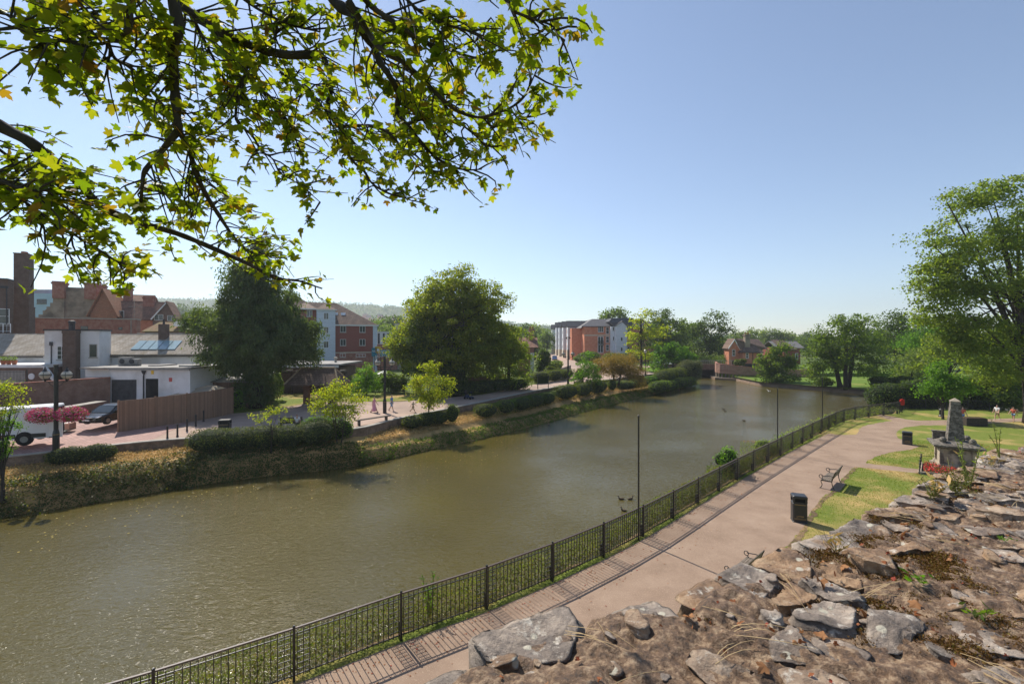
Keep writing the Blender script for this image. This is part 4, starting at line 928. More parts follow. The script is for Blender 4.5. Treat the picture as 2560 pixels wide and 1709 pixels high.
def bin_(loc, rz, lab, h=1.28, w=.62, d=.56, text=True):
    r = thing('litter_bin', lab, 'litter bin', loc, rz, 'black litter bins'); m = MB(); m.bbox((0, 0, 0), (w + .03, d + .03, .06), 0, .03); m.bbox((0, 0, .06), (w, d, h * .70), 0, .05); part('body', m, MATS['bin_black'], r)
    m = MB(); z0, z1 = h * .70 + .06, h - .1
    for sx in (-1, 1):
        for sy in (-1, 1): m.box((sx * (w/2 - .09), sy * (d/2 - .09), z0 - .01), (sx * (w/2 - .003), sy * (d/2 - .003), z1))
    m.box((-w/2 + .1, -d/2 + .012, z0 - .02), (w/2 - .1, -d/2 + .03, z0 + .035)); m.bbox((0, 0, z1 - .015), (w + .02, d + .02, .13), 0, .04); part('hood', m, MATS['bin_black'], r)
    m = MB(); m.box((-w/2 + .09, -d/2 + .09, z0 - .3), (w/2 - .09, d/2 - .09, z1 - .01)); part('liner', m, MATS['rubber'], r)
    m = MB()
    for z in (.16, .20, z0 - .10, z0 - .07): m.box((-w/2 + .06, -d/2 - .003, z), (w/2 - .06, -d/2, z + .010))
    part('gold_bands', m, MATS['gold_paint'], r)
    if text:
        text_part('LITTER', .105, (0, -d/2 - .004, .27), r, 'gold_paint')
    return r
bin_((14.15, 22.45, 0), R(-20), 'black litter bin nearest the viewer at the edge of lawn and path')
bin_(gp(2268, 1110), R(-38), 'black litter bin on the lawn tip near the bend of the path', 1.06, .66, .55)
def monument():
    r = thing('monument', 'grey stone obelisk monument on a corniced plinth with stone balls', 'monument', (30.75, 31.6, 0), R(-34))
    m = MB(); m.box((-1.15, -1.15, -.1), (1.15, 1.15, .16)); m.box((-1.0, -1.0, .16), (1.0, 1.0, .34)); part('base_step', m, MATS['stone_pale'], r)
    m = MB(); m.box((-.82, -.82, .34), (.82, .82, 1.42))
    for sx in (-1, 1):
        for sy in (-1, 1): m.box((sx * .70, sy * .70, .343), (sx * .92, sy * .92, 1.417))
    part('plinth', m, MATS['stone_pale'], r)
    m = MB()
    for k, (w, z0, z1) in enumerate([(.98, 1.42, 1.50), (1.10, 1.50, 1.58), (1.28, 1.58, 1.70)]): m.box((-w, -w, z0), (w, w, z1))
    m.add([(-1.28, -1.28, 1.7), (1.28, -1.28, 1.7), (1.28, 1.28, 1.7), (-1.28, 1.28, 1.7), (-.7, -.7, 1.92), (.7, -.7, 1.92), (.7, .7, 1.92), (-.7, .7, 1.92)], [(0,1,5,4), (1,2,6,5), (2,3,7,6), (3,0,4,7), (4,5,6,7)])
    part('cornice', m, MATS['stone_dark'], r)
    m = MB(); a, b, z0, z1 = .44, .235, 1.9, 4.60; m.add([(-a,-a,z0),(a,-a,z0),(a,a,z0),(-a,a,z0),(-b,-b,z1),(b,-b,z1),(b,b,z1),(-b,b,z1)], [(0,1,5,4),(1,2,6,5),(2,3,7,6),(3,0,4,7),(4,5,6,7)]); part('obelisk', m, MATS['stone_dark'], r)
    m = MB(); b = .26; m.add([(-b,-b,4.6),(b,-b,4.6),(b,b,4.6),(-b,b,4.6),(-b,-b,4.64),(b,-b,4.64),(b,b,4.64),(-b,b,4.64),(0,0,4.86)], [(3,2,1,0),(0,1,5,4),(1,2,6,5),(2,3,7,6),(3,0,4,7),(4,5,8),(5,6,8),(6,7,8),(7,4,8)]); part('obelisk_cap', m, MATS['stone_pale'], r)
    m = MB(); m.box((-1.05, .55, 1.72), (-.35, .85, 2.3)); m.box((-1.1, .5, 2.303), (-.3, .9, 2.4)); part('tablet', m, MATS['stone_dark'], r)
    for sx in (-1, 1):
        for sy in (-1, 1): m = MB(); m.ball((sx * .74, sy * .74, 2.02), .2, 8); part('stone_ball', m, MATS['stone_dark'], r, smooth=True)
monument()
# flower bed with little iron posts
def flowerbed():
    a, b, c = Vector((27.05, 30.2, 0)), Vector((29.3, 32.6, 0)), Vector((29.9, 29.0, 0)); d = b + c - a
    r = thing('flower_bed', 'small kerbed bed of red and pink flowers at the foot of the monument', 'flower bed', a); k = MB()
    for p, q in ((a, b), (a, c), (c, d)):
        t = (q - p).normalized(); n = Vector((-t.y, t.x, 0)) * .07; k.prism([p - n, q - n, q + n, p + n], (0, 0, .16))
    part('kerb', k, MATS['stone_pale'], r, world=True); m = MB(); m.prism([a, c, d, b], (0, 0, .07)); part('soil', m, MATS['soil'], r, world=True)
    rng = np.random.default_rng(3); n = 2600; u, v = rng.uniform(.06, .94, (2, n)); P = np.array(a) + np.outer(u, np.array(b - a)) + np.outer(v, np.array(c - a)); P[:, 2] = .1 + np.abs(rng.normal(size=n)) * .09 + .08 * np.sin(u * 17) * np.cos(v * 13)
    V = leaves(P, unit(n, rng, .8), .085, rng, aspect=1.4); o = link('flowers', npmesh('flowers', (V - np.array(a)).reshape(-1, 3), 4), MATS['petal_red'], r)
    f = thing('chain_fence', 'row of little black iron posts with a rail round the flower bed', 'railing', a)
    for t in (0, .33, .66, 1):
        p = a.lerp(b, t); m = MB(); m.lathe((p.x, p.y, 0), [(.06, 0), (.06, .1), (.035, .14), (.035, .5), (.06, .53), (.03, .58), (.03, .64), (.06, .68), (.015, .74)], 8); m.box((p.x - .11, p.y - .012, .66), (p.x + .11, p.y + .012, .69)); part('post', m, MATS['metal_black'], f, world=True)
    m = MB(); m.tube([a + Vector((0, 0, .58)), b + Vector((0, 0, .58))], .014, 5); m.tube([b + Vector((0, 0, .58)), b + Vector((1.5, .1, .5))], .014, 5); part('rail', m, MATS['metal_black'], f, world=True)
flowerbed()
t_ = thing('timber_planter', 'dark timber box planter beside the path behind the obelisk', 'planter', (47.6, 47, 0), R(-8)); m = MB()
for k in range(4): m.box((-.95, -.5, .03 + k * .19), (.95, .5, .21 + k * .19))
part('box', m, MATS['wood_dark'], t_); m = MB(); m.box((-.88, -.43, .79), (.88, .43, .83)); part('soil', m, MATS['soil'], t_)
def lifebuoy():
    r = thing('lifebuoy_station', 'red lifebuoy housing on a post at the far end of the railing', 'lifebuoy', (47.3, 55.2, 0), R(-35)); m = MB(); m.box((-.04, -.04, 0), (.04, .04, 1.7)); part('post', m, MATS['metal_black'], r)
    m = MB(); q = [(.17 * math.cos(a), -.08, 1.25 + .32 * math.sin(a)) for a in [i * math.pi / 10 for i in range(21)]]; m.tube(q, .075, 8, cap=False); m.box((-.22, -.06, .92), (.22, .0, 1.58)); part('housing', m, MATS['red_plastic'], r, smooth=False)
lifebuoy()
# ducks and gull
def duck():
    r = thing('duck', 'brown duck on the water nearest the railing', 'duck', (0, 0, WZ), 0, 'ducks on the river'); m = MB(); n = 10; P = [(-.30, .10), (-.24, .09), (-.1, .07), (.05, .06), (.16, .08), (.2, .15), (.2, .23), (.22, .28), (.26, .27), (.30, .255), (.345, .25)]
    rr = [.012, .045, .095, .105, .075, .045, .036, .05, .042, .018, .012]; m.tube([(x, 0, z) for x, z in P], rr, 10)
    part('body', m, MATS['duck_brown'], r, smooth=True); m = MB(); m.lathe((.2, 0, .2), [(.04, 0), (.04, .02)], 8); part('neck_ring', m, MATS['white_paint'], r)
    return r
M('duck_brown', (.13, .085, .05), (.07, .05, .035), 12, .7)
d0 = duck()
for i, (u, v, rz, lab) in enumerate([(1553, 1248, 2.9, 'brown duck swimming left of its partner near the tall pole'), (1576, 1248, .4, 'brown duck close beside the tall black pole'), (1560, 1277, 2.6, 'brown duck swimming nearest to the railing'), (1809, 1023, 2.8, 'distant duck on open water mid river'), (1860, 1052, 3.0, 'small duck swimming ahead of the second pole'), (1372, 1063, 2.2, 'pale far duck near the opposite bank'), (1860 - 47, 1028, 3.2, 'duck trailing just behind the mid river duck')]):
    p = gp(u, v, WZ); q = d0 if i == 0 else dup(d0, p, rz, lab); q.location = p; q.rotation_euler = (0, 0, rz); q['label'] = lab; q.scale = (.72,) * 3
g_ = thing('gull', 'white gull flying low over the water before the far bank', 'gull', at(1923, 978, 82)); m = MB(); m.tube([(-.25, 0, 0), (-.1, 0, .02), (.1, 0, .02), (.22, 0, .03), (.3, 0, .02)], [.01, .07, .08, .05, .01], 8); part('body', m, MATS['white_paint'], g_, smooth=True)
for s in (-1, 1): m = MB(); m.prism([(.1, s * .05, .04), (-.08, s * .05, .04), (-.14, s * .42, .22), (-.12, s * .72, .34), (-.02, s * .40, .24)], (0, 0, .015)); part('wing', m, MATS['concrete'], g_)
# leaves floating on the river at the far side
rng = np.random.default_rng(9); n = 260; t = rng.uniform(0, 1, n) ** 1.2; A = np.array([tuple(p) for p in [Vector(q) for q in catmull(FARW, 6)]]); i = (t * (len(A) * .62)).astype(int) + int(len(A) * .12); P = A[i] + np.stack([np.abs(rng.normal(size=n)) * 2.6 + .4, -np.abs(rng.normal(size=n)) * 2.6 - .3, 0 * t], 1); P[:, 2] = WZ + .012
nn = unit(n, rng, 0) * .08; nn[:, 2] = 1; nn /= np.linalg.norm(nn, axis=1, keepdims=True)
o = link('floating_leaves', npmesh('floating_leaves', leaves(P, nn, .11, rng).reshape(-1, 3), 4), LEAF('leaf_float', [(.4, .28, .06), (.45, .36, .1), (.3, .2, .06)], .2)); tag(o, 'yellow fallen leaves floating near the far bank', 'fallen leaves', None, 'stuff')
# ------------------------------------------------------------------ people
def limb_mesh(name, V, E, Rr, mat, parent, sub=1, root=0):
    me = bpy.data.meshes.new(name); me.from_pydata([tuple(v) for v in V], E, []); o = link(name, me, mat, parent)
    sk = o.modifiers.new('skin', 'SKIN'); sk.use_smooth_shade = True
    for i, r in enumerate(Rr): d = me.skin_vertices[0].data[i]; d.radius = r if isinstance(r, tuple) else (r, r); d.use_root = (i == root)
    ss = o.modifiers.new('sub', 'SUBSURF'); ss.levels = ss.render_levels = sub; return o
def person(label, loc, rz, h=1.72, legs=(.35, -.35), arms=(-.4, .4), top='cloth_white', low='cloth_khaki', lowlen=.55, dress=None, hair='hair_dark', long_hair=False, sleeve=.5, sit=False, armdir=None, group=None, shoe='white_paint'):
    r = thing('person', label, 'person', loc, rz, group); k = h / 1.74; V, E, Rr = [], [], []
    def v(x, y, z, rad, par=None):
        V.append(Vector((x, y, z)) * k); Rr.append(tuple(q * k for q in rad) if isinstance(rad, tuple) else rad * k)
        if par is not None: E.append((par, len(V) - 1))
        return len(V) - 1
    z0 = -.45 if sit else 0
    pel = v(0, 0, .95 + z0, (.14, .1)); sp = v(0, -.01, 1.13 + z0, (.115, .09), pel); ch = v(0, 0, 1.32 + z0, (.145, .10), sp); nk = v(0, 0, 1.46 + z0, .055, ch); hb = v(0, -.015, 1.54 + z0, (.062, .075), nk); hd = v(0, -.012, 1.63 + z0, (.075, .092), hb); v(0, 0, 1.71 + z0, .05, hd)
    nose = v(0, -.115, 1.60 + z0, .012, hd)
    arm, leg = {}, {}
    for s, a in ((-1, arms[0]), (1, arms[1])):
        sh = v(s * .19, 0, 1.40 + z0, .056, ch); d = Vector((s * .18, math.sin(a) * -1, -math.cos(a))).normalized()
        if armdir and s == armdir[0]: d = Vector(armdir[1]).normalized()
        p = V[sh] / k; e = p + d * .28; el = v(*e, .042, sh); fd = (d + Vector((0, -.35, .1)) * (0 if armdir and s == armdir[0] else 1)).normalized(); w = e + fd * .25; wr = v(*w, .028, el); pm = w + fd * .07; pa = v(*pm, (.038, .02), wr)
        side = fd.cross(Vector((0, 1, 0.2))).normalized()
        for q, (off, ln) in enumerate(((-.028, .075), (-.01, .085), (.009, .08), (.027, .062))):
            f1 = v(*(pm + side * off + fd * .035), .009, pa); v(*(pm + side * off * 1.1 + fd * (.035 + ln) + Vector((0, -.015, 0))), .007, f1)
        th = v(*(w + fd * .03 + side * -.04), .010, wr); v(*(w + fd * .08 + side * -.06), .008, th); arm[s] = (sh, el, wr)
    for s, a in ((-1, legs[0]), (1, legs[1])):
        hp = v(s * .085, 0, .90 + z0, .088, pel)
        if sit: kn = v(s * .1, -.42, .50, .06, hp); an = v(s * .1, -.42, .09, .038, kn)
        else:
            d = Vector((0, -math.sin(a), -math.cos(a))); q = V[hp] / k + d * .43; kn = v(*q, .057, hp); b = max(0, -a) * .9 + .05; d2 = Vector((0, -math.sin(a - b), -math.cos(a - b))); an = v(*(q + d2 * .40), .037, kn)
        x, y, z = V[an] / k; ft = v(x, y - .09, max(.03, z - .05), (.042, .03), an); v(x, y - .16, max(.025, z - .055), (.036, .02), ft); v(x, y + .05, max(.03, z - .05), .03, an); leg[s] = (hp, kn, an)
    low_ = min(p.z for p in V); 
    for p in V: p.z -= low_ - .02
    limb_mesh('body', V, E, Rr, MATS['skin'], r)
    def cloth(name, idx, edges, extra, mat):
        vs = [V[i] if not isinstance(i, Vector) else i for i in idx]; limb_mesh(name, vs, edges, extra, mat, r)
    K = lambda *a: [tuple(q * k for q in x) if isinstance(x, tuple) else x * k for x in a]
    if dress:
        m = MB(); pr = [(.13, .62), (.16, .55), (.15, .42)]; P = V[pel]; hem = .16 * k
        m.lathe((0, 0, 0), [(.30*k, hem), (.27*k, .35*k), (.22*k, .62*k), (.175*k, P.z), (.14*k, V[sp].z), (.165*k, V[ch].z), (.15*k, V[ch].z + .07*k), (.07*k, V[nk].z - .03*k)], 14, 1, .75); part('dress', m, MATS[dress], r, smooth=True)
    else:
        cloth('shirt', [pel, sp, ch, V[nk] * 1.0 - Vector((0, 0, .04 * k)), arm[-1][0], V[arm[-1][0]].lerp(V[arm[-1][1]], sleeve * 1.6), arm[1][0], V[arm[1][0]].lerp(V[arm[1][1]], sleeve * 1.6)], [(0,1),(1,2),(2,3),(2,4),(4,5),(2,6),(6,7)], K((.165,.125),(.14,.112),(.165,.12),.06,.075,.062,.075,.062), MATS[top])
        t = min(1, lowlen * 2); u = max(0, lowlen * 2 - 1)
        vs, ed, rr = [V[pel]], [], K((.155, .115))
        for s in (-1, 1):
            vs.append(V[leg[s][0]]); ed.append((0, len(vs)-1)); rr += K(.108)
            vs.append(V[leg[s][0]].lerp(V[leg[s][1]], t)); ed.append((len(vs)-2, len(vs)-1)); rr += K(.085)
            if u > 0: vs.append(V[leg[s][1]].lerp(V[leg[s][2]], u)); ed.append((len(vs)-2, len(vs)-1)); rr += K(.062)
        limb_mesh('trousers' if u > 0 else 'shorts', vs, ed, rr, MATS[low], r)
    hz = V[hd]; vs = [hz + Vector((0, .02, .05)) * k, hz + Vector((0, .05, .0)) * k]; rr = K((.088, .088), (.082, .07)); ed = [(0, 1)]
    if long_hair: vs.append(hz + Vector((0, .075, -.14)) * k); rr += K((.075, .04)); ed.append((1, 2))
    limb_mesh('hair', vs, ed, rr, MATS[hair], r)
    for s in (-1, 1):
        m = MB(); a = V[leg[s][2]]; m.tube([a + Vector((0, .05, -.05)) * k, a + Vector((0, -.06, -.055)) * k, a + Vector((0, -.17, -.062)) * k], [.036 * k, .044 * k, .032 * k], 8); part('shoe', m, MATS[shoe], r, smooth=True)
    return r
person('man in a white t-shirt and khaki shorts walking under the big tree', (53.6, 50.3, 0), R(-70), 1.68, (.35, -.32), (.1, .5), 'cloth_white', 'cloth_khaki', .5, hair='hair_brown')
wmn = person('woman in a coral top and denim shorts walking by the big tree', (54.2, 49.2, 0), R(-62), 1.62, (-.34, .36), (.55, -.2), 'cloth_coral', 'cloth_denim', .28, hair='hair_brown', long_hair=True, sleeve=.2, shoe='terracotta')
bg_ = thing('shoulder_bag', 'pale straw bag hanging at the side of the woman in coral', 'bag', (54.75, 49.35, .95)); m = MB(); m.bbox((0, 0, 0), (.34, .16, .30), .4, .05); part('pouch', m, MATS['card'], bg_); m = MB(); m.tube([(-.15, 0, .28), (-.1, -.05, .5), (.0, -.12, .52), (.15, 0, .28)], .012, 5); part('handle', m, MATS['wood_dark'], bg_)
person('person mostly hidden behind the obelisk with one arm stretched out', (47.9, 48.4, 0), R(-20), 1.72, (.1, -.1), (.1, .2), 'cloth_coral', 'cloth_denim', .5, armdir=(-1, (-.95, -.05, -.28)))
person('woman in a long pink dress walking along the promenade beside the lamp post', (-13.9, 45.9, PZ), R(80), 1.68, (-.3, .42), (-.3, .3), dress='cloth_pink', hair='hair_dark', shoe='wood_dark')
person('person in a blue top half hidden behind the middle lamp post', (-12.35, 46.7, PZ), R(80), 1.72, (.3, -.3), (.3, -.3), 'cloth_blue', 'cloth_denim', .5, hair='hair_dark')
person('child in pale clothes and a cap running along the promenade', (-10.0, 46.0, PZ), R(75), 1.22, (.5, -.5), (-.7, .7), 'concrete', 'cloth_khaki', .85, hair='cloth_white', shoe='rubber')
# ------------------------------------------------------------------ lamps, bollards and other things on the far promenade
def lamp(loc, lab, h=5.6, mast=0.0, rz=0.0):
    r = thing('street_lamp', lab, 'street lamp', loc, rz, 'twin globe lamp posts on the promenade'); m = MB()
    m.lathe((0, 0, 0), [(.20, -.1), (.20, .02), (.185, .05), (.185, 1.15), (.16, 1.3), (.125, 1.45), (.12, h - .35)], 12); m.lathe((0, 0, 0), [(.135, h - .36), (.135, h - .30), (.12, h - .28), (.12, h + .05), (.13, h + .06), (.13, h + .12)], 12)
    if mast: m.tube([(0, 0, h), (0, 0, h + mast)], [.06, .045], 8)
    part('post', m, MATS['metal_black'], r); m = MB(); m.lathe((0, 0, 1.12), [(.19, 0), (.19, .03)], 12); part('gold_ring', m, MATS['gold_paint'], r)
    m = MB(); m.tube([(-.72, 0, h - 1.0), (.72, 0, h - 1.0)], .03, 6); 
    for s in (-1, 1): m.tube(bez((s * .1, 0, h - 1.35), (s * .5, 0, h - 1.02), (s * .1, 0, -.05), 5), .018, 5)
    part('crossarm', m, MATS['metal_black'], r)
    for s in (-1, 1):
        x = s * .72; m = MB(); m.lathe((x, 0, h - 1.0), [(.05, 0), (.06, .06), (.12, .14), (.10, .17)], 12); m.lathe((x, 0, h - .59), [(.315, 0), (.318, .02), (.318, .04), (.312, .05)], 16)
        for q in range(4): a = q * math.pi / 2 + .5; m.tube([(x + math.cos(a) * .31 * math.sin(t), math.sin(a) * .31 * math.sin(t), h - .57 - .27 * math.cos(t)) for t in [.4 + i * .39 for i in range(6)]], .013, 4)
        m.lathe((x, 0, h - .36), [(.19, -.02), (.17, .03), (.10, .08), (.07, .16), (.10, .18), (.05, .22), (.025, .30), (.012, .36)], 12)
        l = part('lantern', m, MATS['metal_black'], r); m = MB(); m.lathe((x, 0, h - .57), [(.02, -.27), (.14, -.245), (.24, -.17), (.29, -.08), (.305, 0), (.29, .08), (.24, .17), (.14, .245), (.02, .27)], 18); part('globe', m, MATS['globe'], l, smooth=True)
    return r
def globe_mat():
    m, nt, out = newmat('globe'); p = bsdf(nt, out, .25, .4); p.inputs['Base Color'].default_value = (.72, .68, .6, 1); p.inputs['Subsurface Weight'].default_value = .0
    t = nd(nt, 'ShaderNodeBsdfTranslucent'); t.inputs[0].default_value = (.8, .75, .66, 1); mx = nd(nt, 'ShaderNodeMixShader'); mx.inputs[0].default_value = .5; L(nt, p, 0, mx, 1); L(nt, t, 0, mx, 2); L(nt, mx, 0, out, 0)
globe_mat()
LP1 = Vector((-30.0, 29.95, 1.55)); lamp(LP1, 'twin globe lamp post with pink flower baskets beside the white van', 5.6)
lamp((-12.75, 45.6, PZ), 'twin globe lamp post with the walkers beside it', 5.6)
lamp((8.7, 70.6, PZ), 'tall lamp post topped by a camera mast before the apartment blocks', 5.6, 2.1)
t_ = thing('surveillance_camera', 'small dome camera on the mast of the tall lamp post', 'camera', (8.7, 70.6, PZ + 7.5)); m = MB(); m.tube([(-.25, 0, .2), (.25, 0, .2)], .03, 6); m.ball((.25, 0, .02), .14, 8); m.ball((-.25, 0, .02), .14, 8); part('dome', m, MATS['metal_black'], t_)
def heritage(loc, lab, h=4.4):
    r = thing('heritage_lamp', lab, 'street lamp', loc); m = MB(); m.lathe((0, 0, 0), [(.24, -.1), (.24, .12), (.17, .2), (.17, .75), (.20, .8), (.11, .95), (.075, 1.4), (.06, h - .5), (.09, h - .45), (.06, h - .4), (.05, h)], 12); part('post', m, MATS['metal_black'], r)
    m = MB(); m.lathe((0, 0, h), [(.10, 0), (.20, .02), (.22, .06)], 6); m.lathe((0, 0, h + .48), [(.33, 0), (.30, .05), (.14, .18), (.06, .22), (.05, .3), (.01, .36)], 6); part('lantern_frame', m, MATS['metal_black'], r)
    m = MB(); m.lathe((0, 0, h + .05), [(.19, 0), (.29, .43)], 6); part('lantern_glass', m, MATS['globe'], r)
heritage((25.8, 88, PZ), 'black heritage lamp with five sided lantern near the bridge hedge', 4.6); heritage((49.2, 52.2, 0), 'black lamp post rising into the small lime tree on the far lawn', 4.3)
_q = rng
def basket(loc, lab, seed):
    r = thing('flower_basket', lab, 'hanging basket', loc, 0, 'flower baskets on the near lamp post'); rng = np.random.default_rng(seed); m = MB(); m.lathe((0, 0, -.25), [(.15, 0), (.35, .12), (.42, .28)], 12, 1.3, 1); part('basket', m, MATS['wood_dark'], r); m = MB()
    m.tube([(-.5, 0, .05), (.5, 0, .05)], .02, 5); part('bracket', m, MATS['metal_black'], r)
    n = 1900; d = unit(n, rng, .1); P = d * np.array((1.0, .7, .52)) * rng.uniform(.72, 1.05, n)[:, None]; P[:, 2] -= .05 + .1 * rng.uniform(0, 1, n)
    V = leaves(P, d + unit(n, rng, .5) * .8, .085, rng, aspect=1.3).reshape(-1, 3); link('flowers', npmesh('flowers', V, 4), MATS['petal_pink'], r)
basket(LP1 + Vector((.98, 0, 2.55)), 'bright pink flower basket on the right side of the near lamp post', 4); basket(LP1 + Vector((-.98, .1, 2.45)), 'yellow tinged pink flower basket on the left side of the near lamp post', 5)
bo = None
for i, (x, y, lab) in enumerate([(384, 1008, 'black bollard nearest the promenade wall'), (407, 1003, 'second bollard counting from the promenade wall'), (429, 990, 'middle bollard of the five'), (449, 979, 'fourth bollard counting from the promenade wall'), (467, 968, 'bollard farthest from the river nearest the board fence')]):
    p = G(x, y - 2, PZ + .02)
    if bo is None:
        bo = thing('bollard', lab, 'bollard', p, 0, 'black bollards across the forecourt'); m = MB(); m.lathe((0, 0, 0), [(.085, -.1), (.085, .06), (.065, .1), (.06, .78), (.075, .8), (.075, .84), (.06, .86)], 10); part('shaft', m, MATS['metal_black'], bo); m = MB(); m.lathe((0, 0, .86), [(.06, 0), (.07, .06), (.045, .12), (.01, .14)], 10); part('cap', m, MATS['metal_black'], bo)
    else: dup(bo, p, 0, lab)
bin_(G(516, 996, PZ), R(15), 'black litter bin with a pale lid behind the dark ivy hedge', 1.15, .78, .6, False)
m = MB(); m.bbox((0, 0, 0), (.86, .68, .05), R(15)); q = G(516, 996, PZ); 
def flatbench(a, b, lab):
    a, b = Vector(a), Vector(b); r = thing('backless_bench', lab, 'bench', a); d = b - a; rz = math.atan2(d.y, d.x); l = d.length; m = MB(); m.T = Matrix.Rotation(rz, 4, 'Z')
    m.box((-.1, -.2, .44), (l + .1, .2, .5)); part('seat', m, MATS['wood_dark'], r)
    for x in (.25, l - .25): m = MB(); m.T = Matrix.Rotation(rz, 4, 'Z'); m.box((x - .06, -.15, -.05), (x + .06, .15, .44)); part('leg', m, MATS['metal_black'], r)
flatbench((-13.3, 38.9, PZ), (-11.2, 41.3, PZ), 'backless wooden bench by the promenade wall near the young tree')
def woodbench(loc, rz, lab, L_=1.6):
    r = thing('wooden_bench', lab, 'bench', loc, rz, 'wooden benches on the promenade'); m = MB()
    for k in range(4): m.box((-L_/2, -.25 + k * .12, .42), (L_/2, -.15 + k * .12, .46))
    part('seat', m, MATS['wood_dark'], r); m = MB()
    for k in range(3): m.box((-L_/2, .24, .52 + k * .14), (L_/2, .28, .63 + k * .14))
    part('backrest', m, MATS['wood_dark'], r)
    for s in (-1, 1): m = MB(); m.box((s * L_/2 - .04, -.25, -.02), (s * L_/2 + .04, -.17, .62)); m.box((s * L_/2 - .04, .2, -.02), (s * L_/2 + .04, .3, .95)); m.box((s * L_/2 - .04, -.25, .62), (s * L_/2 + .04, .26, .67)); part('end_frame', m, MATS['wood_dark'], r)
woodbench((-21.4, 50.3, PZ), R(160), 'wooden bench under the shelter with someone seated'); woodbench((10.3, 69.5, PZ), R(20), 'wooden bench beside the tall camera lamp post'); woodbench((12.6, 71.9, PZ), R(20), 'wooden bench right of the tall lamp post behind the clipped hedge'); woodbench((21.2, 80.5, PZ), R(20), 'wooden bench under the brown willow'); woodbench((-18.4, 38, PZ), R(200), 'dark bench behind the ivy hedge beside the litter bin')
person('person in dark clothes sitting on the bench under the shelter', (-21.2, 50.1, PZ + .0), R(150), 1.7, top='cloth_navy', low='cloth_navy', lowlen=1, sit=True)
person('person in a white top sitting on the bench under the brown willow', (21.5, 80.4, PZ), R(20), 1.7, top='cloth_white', low='cloth_navy', lowlen=1, sit=True)
person('person in a pale top sitting on the dark bench behind the ivy hedge', (-17.9, 37.9, PZ), R(200), 1.65, top='cloth_white', low='cloth_navy', lowlen=1, sit=True, hair='hair_brown')
def scooter(loc, rz, lab):
    r = thing('mobility_scooter', lab, 'scooter', loc, rz); m = MB(); m.bbox((0, 0, .16), (.55, 1.15, .14), 0, .06); m.bbox((0, .3, .3), (.5, .45, .22), 0, .06); m.tube([(0, -.5, .25), (0, -.38, .9)], .035, 6); m.box((-.28, -.4, .88), (.28, -.34, .94)); part('body', m, MATS['cloth_navy'], r)
    m = MB(); m.bbox((0, .3, .55), (.46, .44, .1), 0, .04); m.bbox((0, .5, .62), (.46, .1, .5), 0, .04); part('seat', m, MATS['rubber'], r)
    for x in (-.27, .27):
        for y in (-.42, .42): m = MB(); m.tube([(x - .04, y, .13), (x + .04, y, .13)], .13, 12); part('wheel', m, MATS['rubber'], r)
scooter(gp(1172, 997, PZ), R(60), 'dark mobility scooter parked on the promenade under the big tree')
def noticeboard(loc, rz, lab):
    r = thing('notice_board', lab, 'notice board', loc, rz); m = MB(); m.box((-.75, -.03, .75), (.75, .03, 1.8)); part('panel', m, MATS['hedge_core'], r)
    for s in (-1, 1): m = MB(); m.box((s * .8 - .05, -.05, -.1), (s * .8 + .05, .05, 2.0)); part('post', m, MATS['metal_black'], r)
noticeboard((4.6, 67.5, PZ), R(10), 'dark green notice board standing on two posts by the promenade hedge')
# ------------------------------------------------------------------ far bank walls and hedges
def wall_line(name, label, pts, z0, z1, th, mat, cope=None, cat='wall', step=1.2):
    P = resample([Vector(p) for p in pts], step); r = thing(name, label, cat, tuple(P[0])); w, c = MB(), MB()
    T = np.gradient(P, axis=0); T /= np.linalg.norm(T[:, :2], axis=1, keepdims=True); Nn = np.stack([-T[:, 1], T[:, 0], 0 * T[:, 0]], 1)
    def run(m, t, za, zb):
        n = len(P); vs = []
        for i in range(n):
            for s, z in ((-t, za), (t, za), (t, zb), (-t, zb)): q = P[i] + Nn[i] * s; vs.append((q[0], q[1], (z(i) if callable(z) else z)))
        fs = [(4*i+k, 4*i+4+k, 4*i+4+(k+1) % 4, 4*i+(k+1) % 4) for i in range(n-1) for k in range(4)] + [(0, 1, 2, 3), (4*n-1, 4*n-2, 4*n-3, 4*n-4)]
        m.add(vs, [f[::-1] for f in fs])
    run(w, th / 2, z0, z1); part('masonry' if cope else 'panel', w, MATS[mat], r, world=True)
    if cope: z1f = (lambda i: z1(i) + .07) if callable(z1) else z1 + .07; run(c, th / 2 + .04, z1, z1f); part('coping', c, MATS[cope], r, world=True)
    return r
wall_line('promenade_wall', 'low brick retaining wall with stone coping along the far promenade', [p + Vector((0, 0, 0)) for p in PR if p.y < 96], .3, 1.53, .34, 'boundary_brick', 'concrete')
IV = FB.copy()
bank_scatter('ivy_bank', 'steep ivy and bramble covered bank above the far water edge', IV, 620, .07, MATS['leaf_bramble'], 51, (0, .40), .16, lambda a: (a[..., 0] < -21.5))
bank_scatter('clipped_ivy', 'dark trimmed ivy band hanging over the far water edge', IV, 700, .075, MATS['leaf_ivy'], 52, (0, .46), .12, lambda a: (a[..., 0] >= -22.5) & (a[..., 0] < -11.8))
bank_scatter('ivy_patches', 'dark ivy leaves among the brambles of the steep far bank', IV, 420, .075, MATS['leaf_ivy'], 57, (0, .36), .13, lambda a: (a[..., 0] < -21.5) & (fbm(a[..., 0] * .5, a[..., 2], 1.0, 4, 3) > -.1))
bank_scatter('dry_bank_grass', 'dry straw coloured grass on the stepped far bank', IV, 520, .065, MATS['grass_straw'], 53, (.40, .95), .08, lambda a: ((a[..., 0] < -22) | (a[..., 0] > -12)) * np.ones(a.shape[:2]))
bank_scatter('waterside_weeds', 'green weeds and grass fringing the far water edge', IV, 420, .085, MATS['leaf_mid'], 54, (0, .24), .12, lambda a: (a[..., 0] >= -12.2))
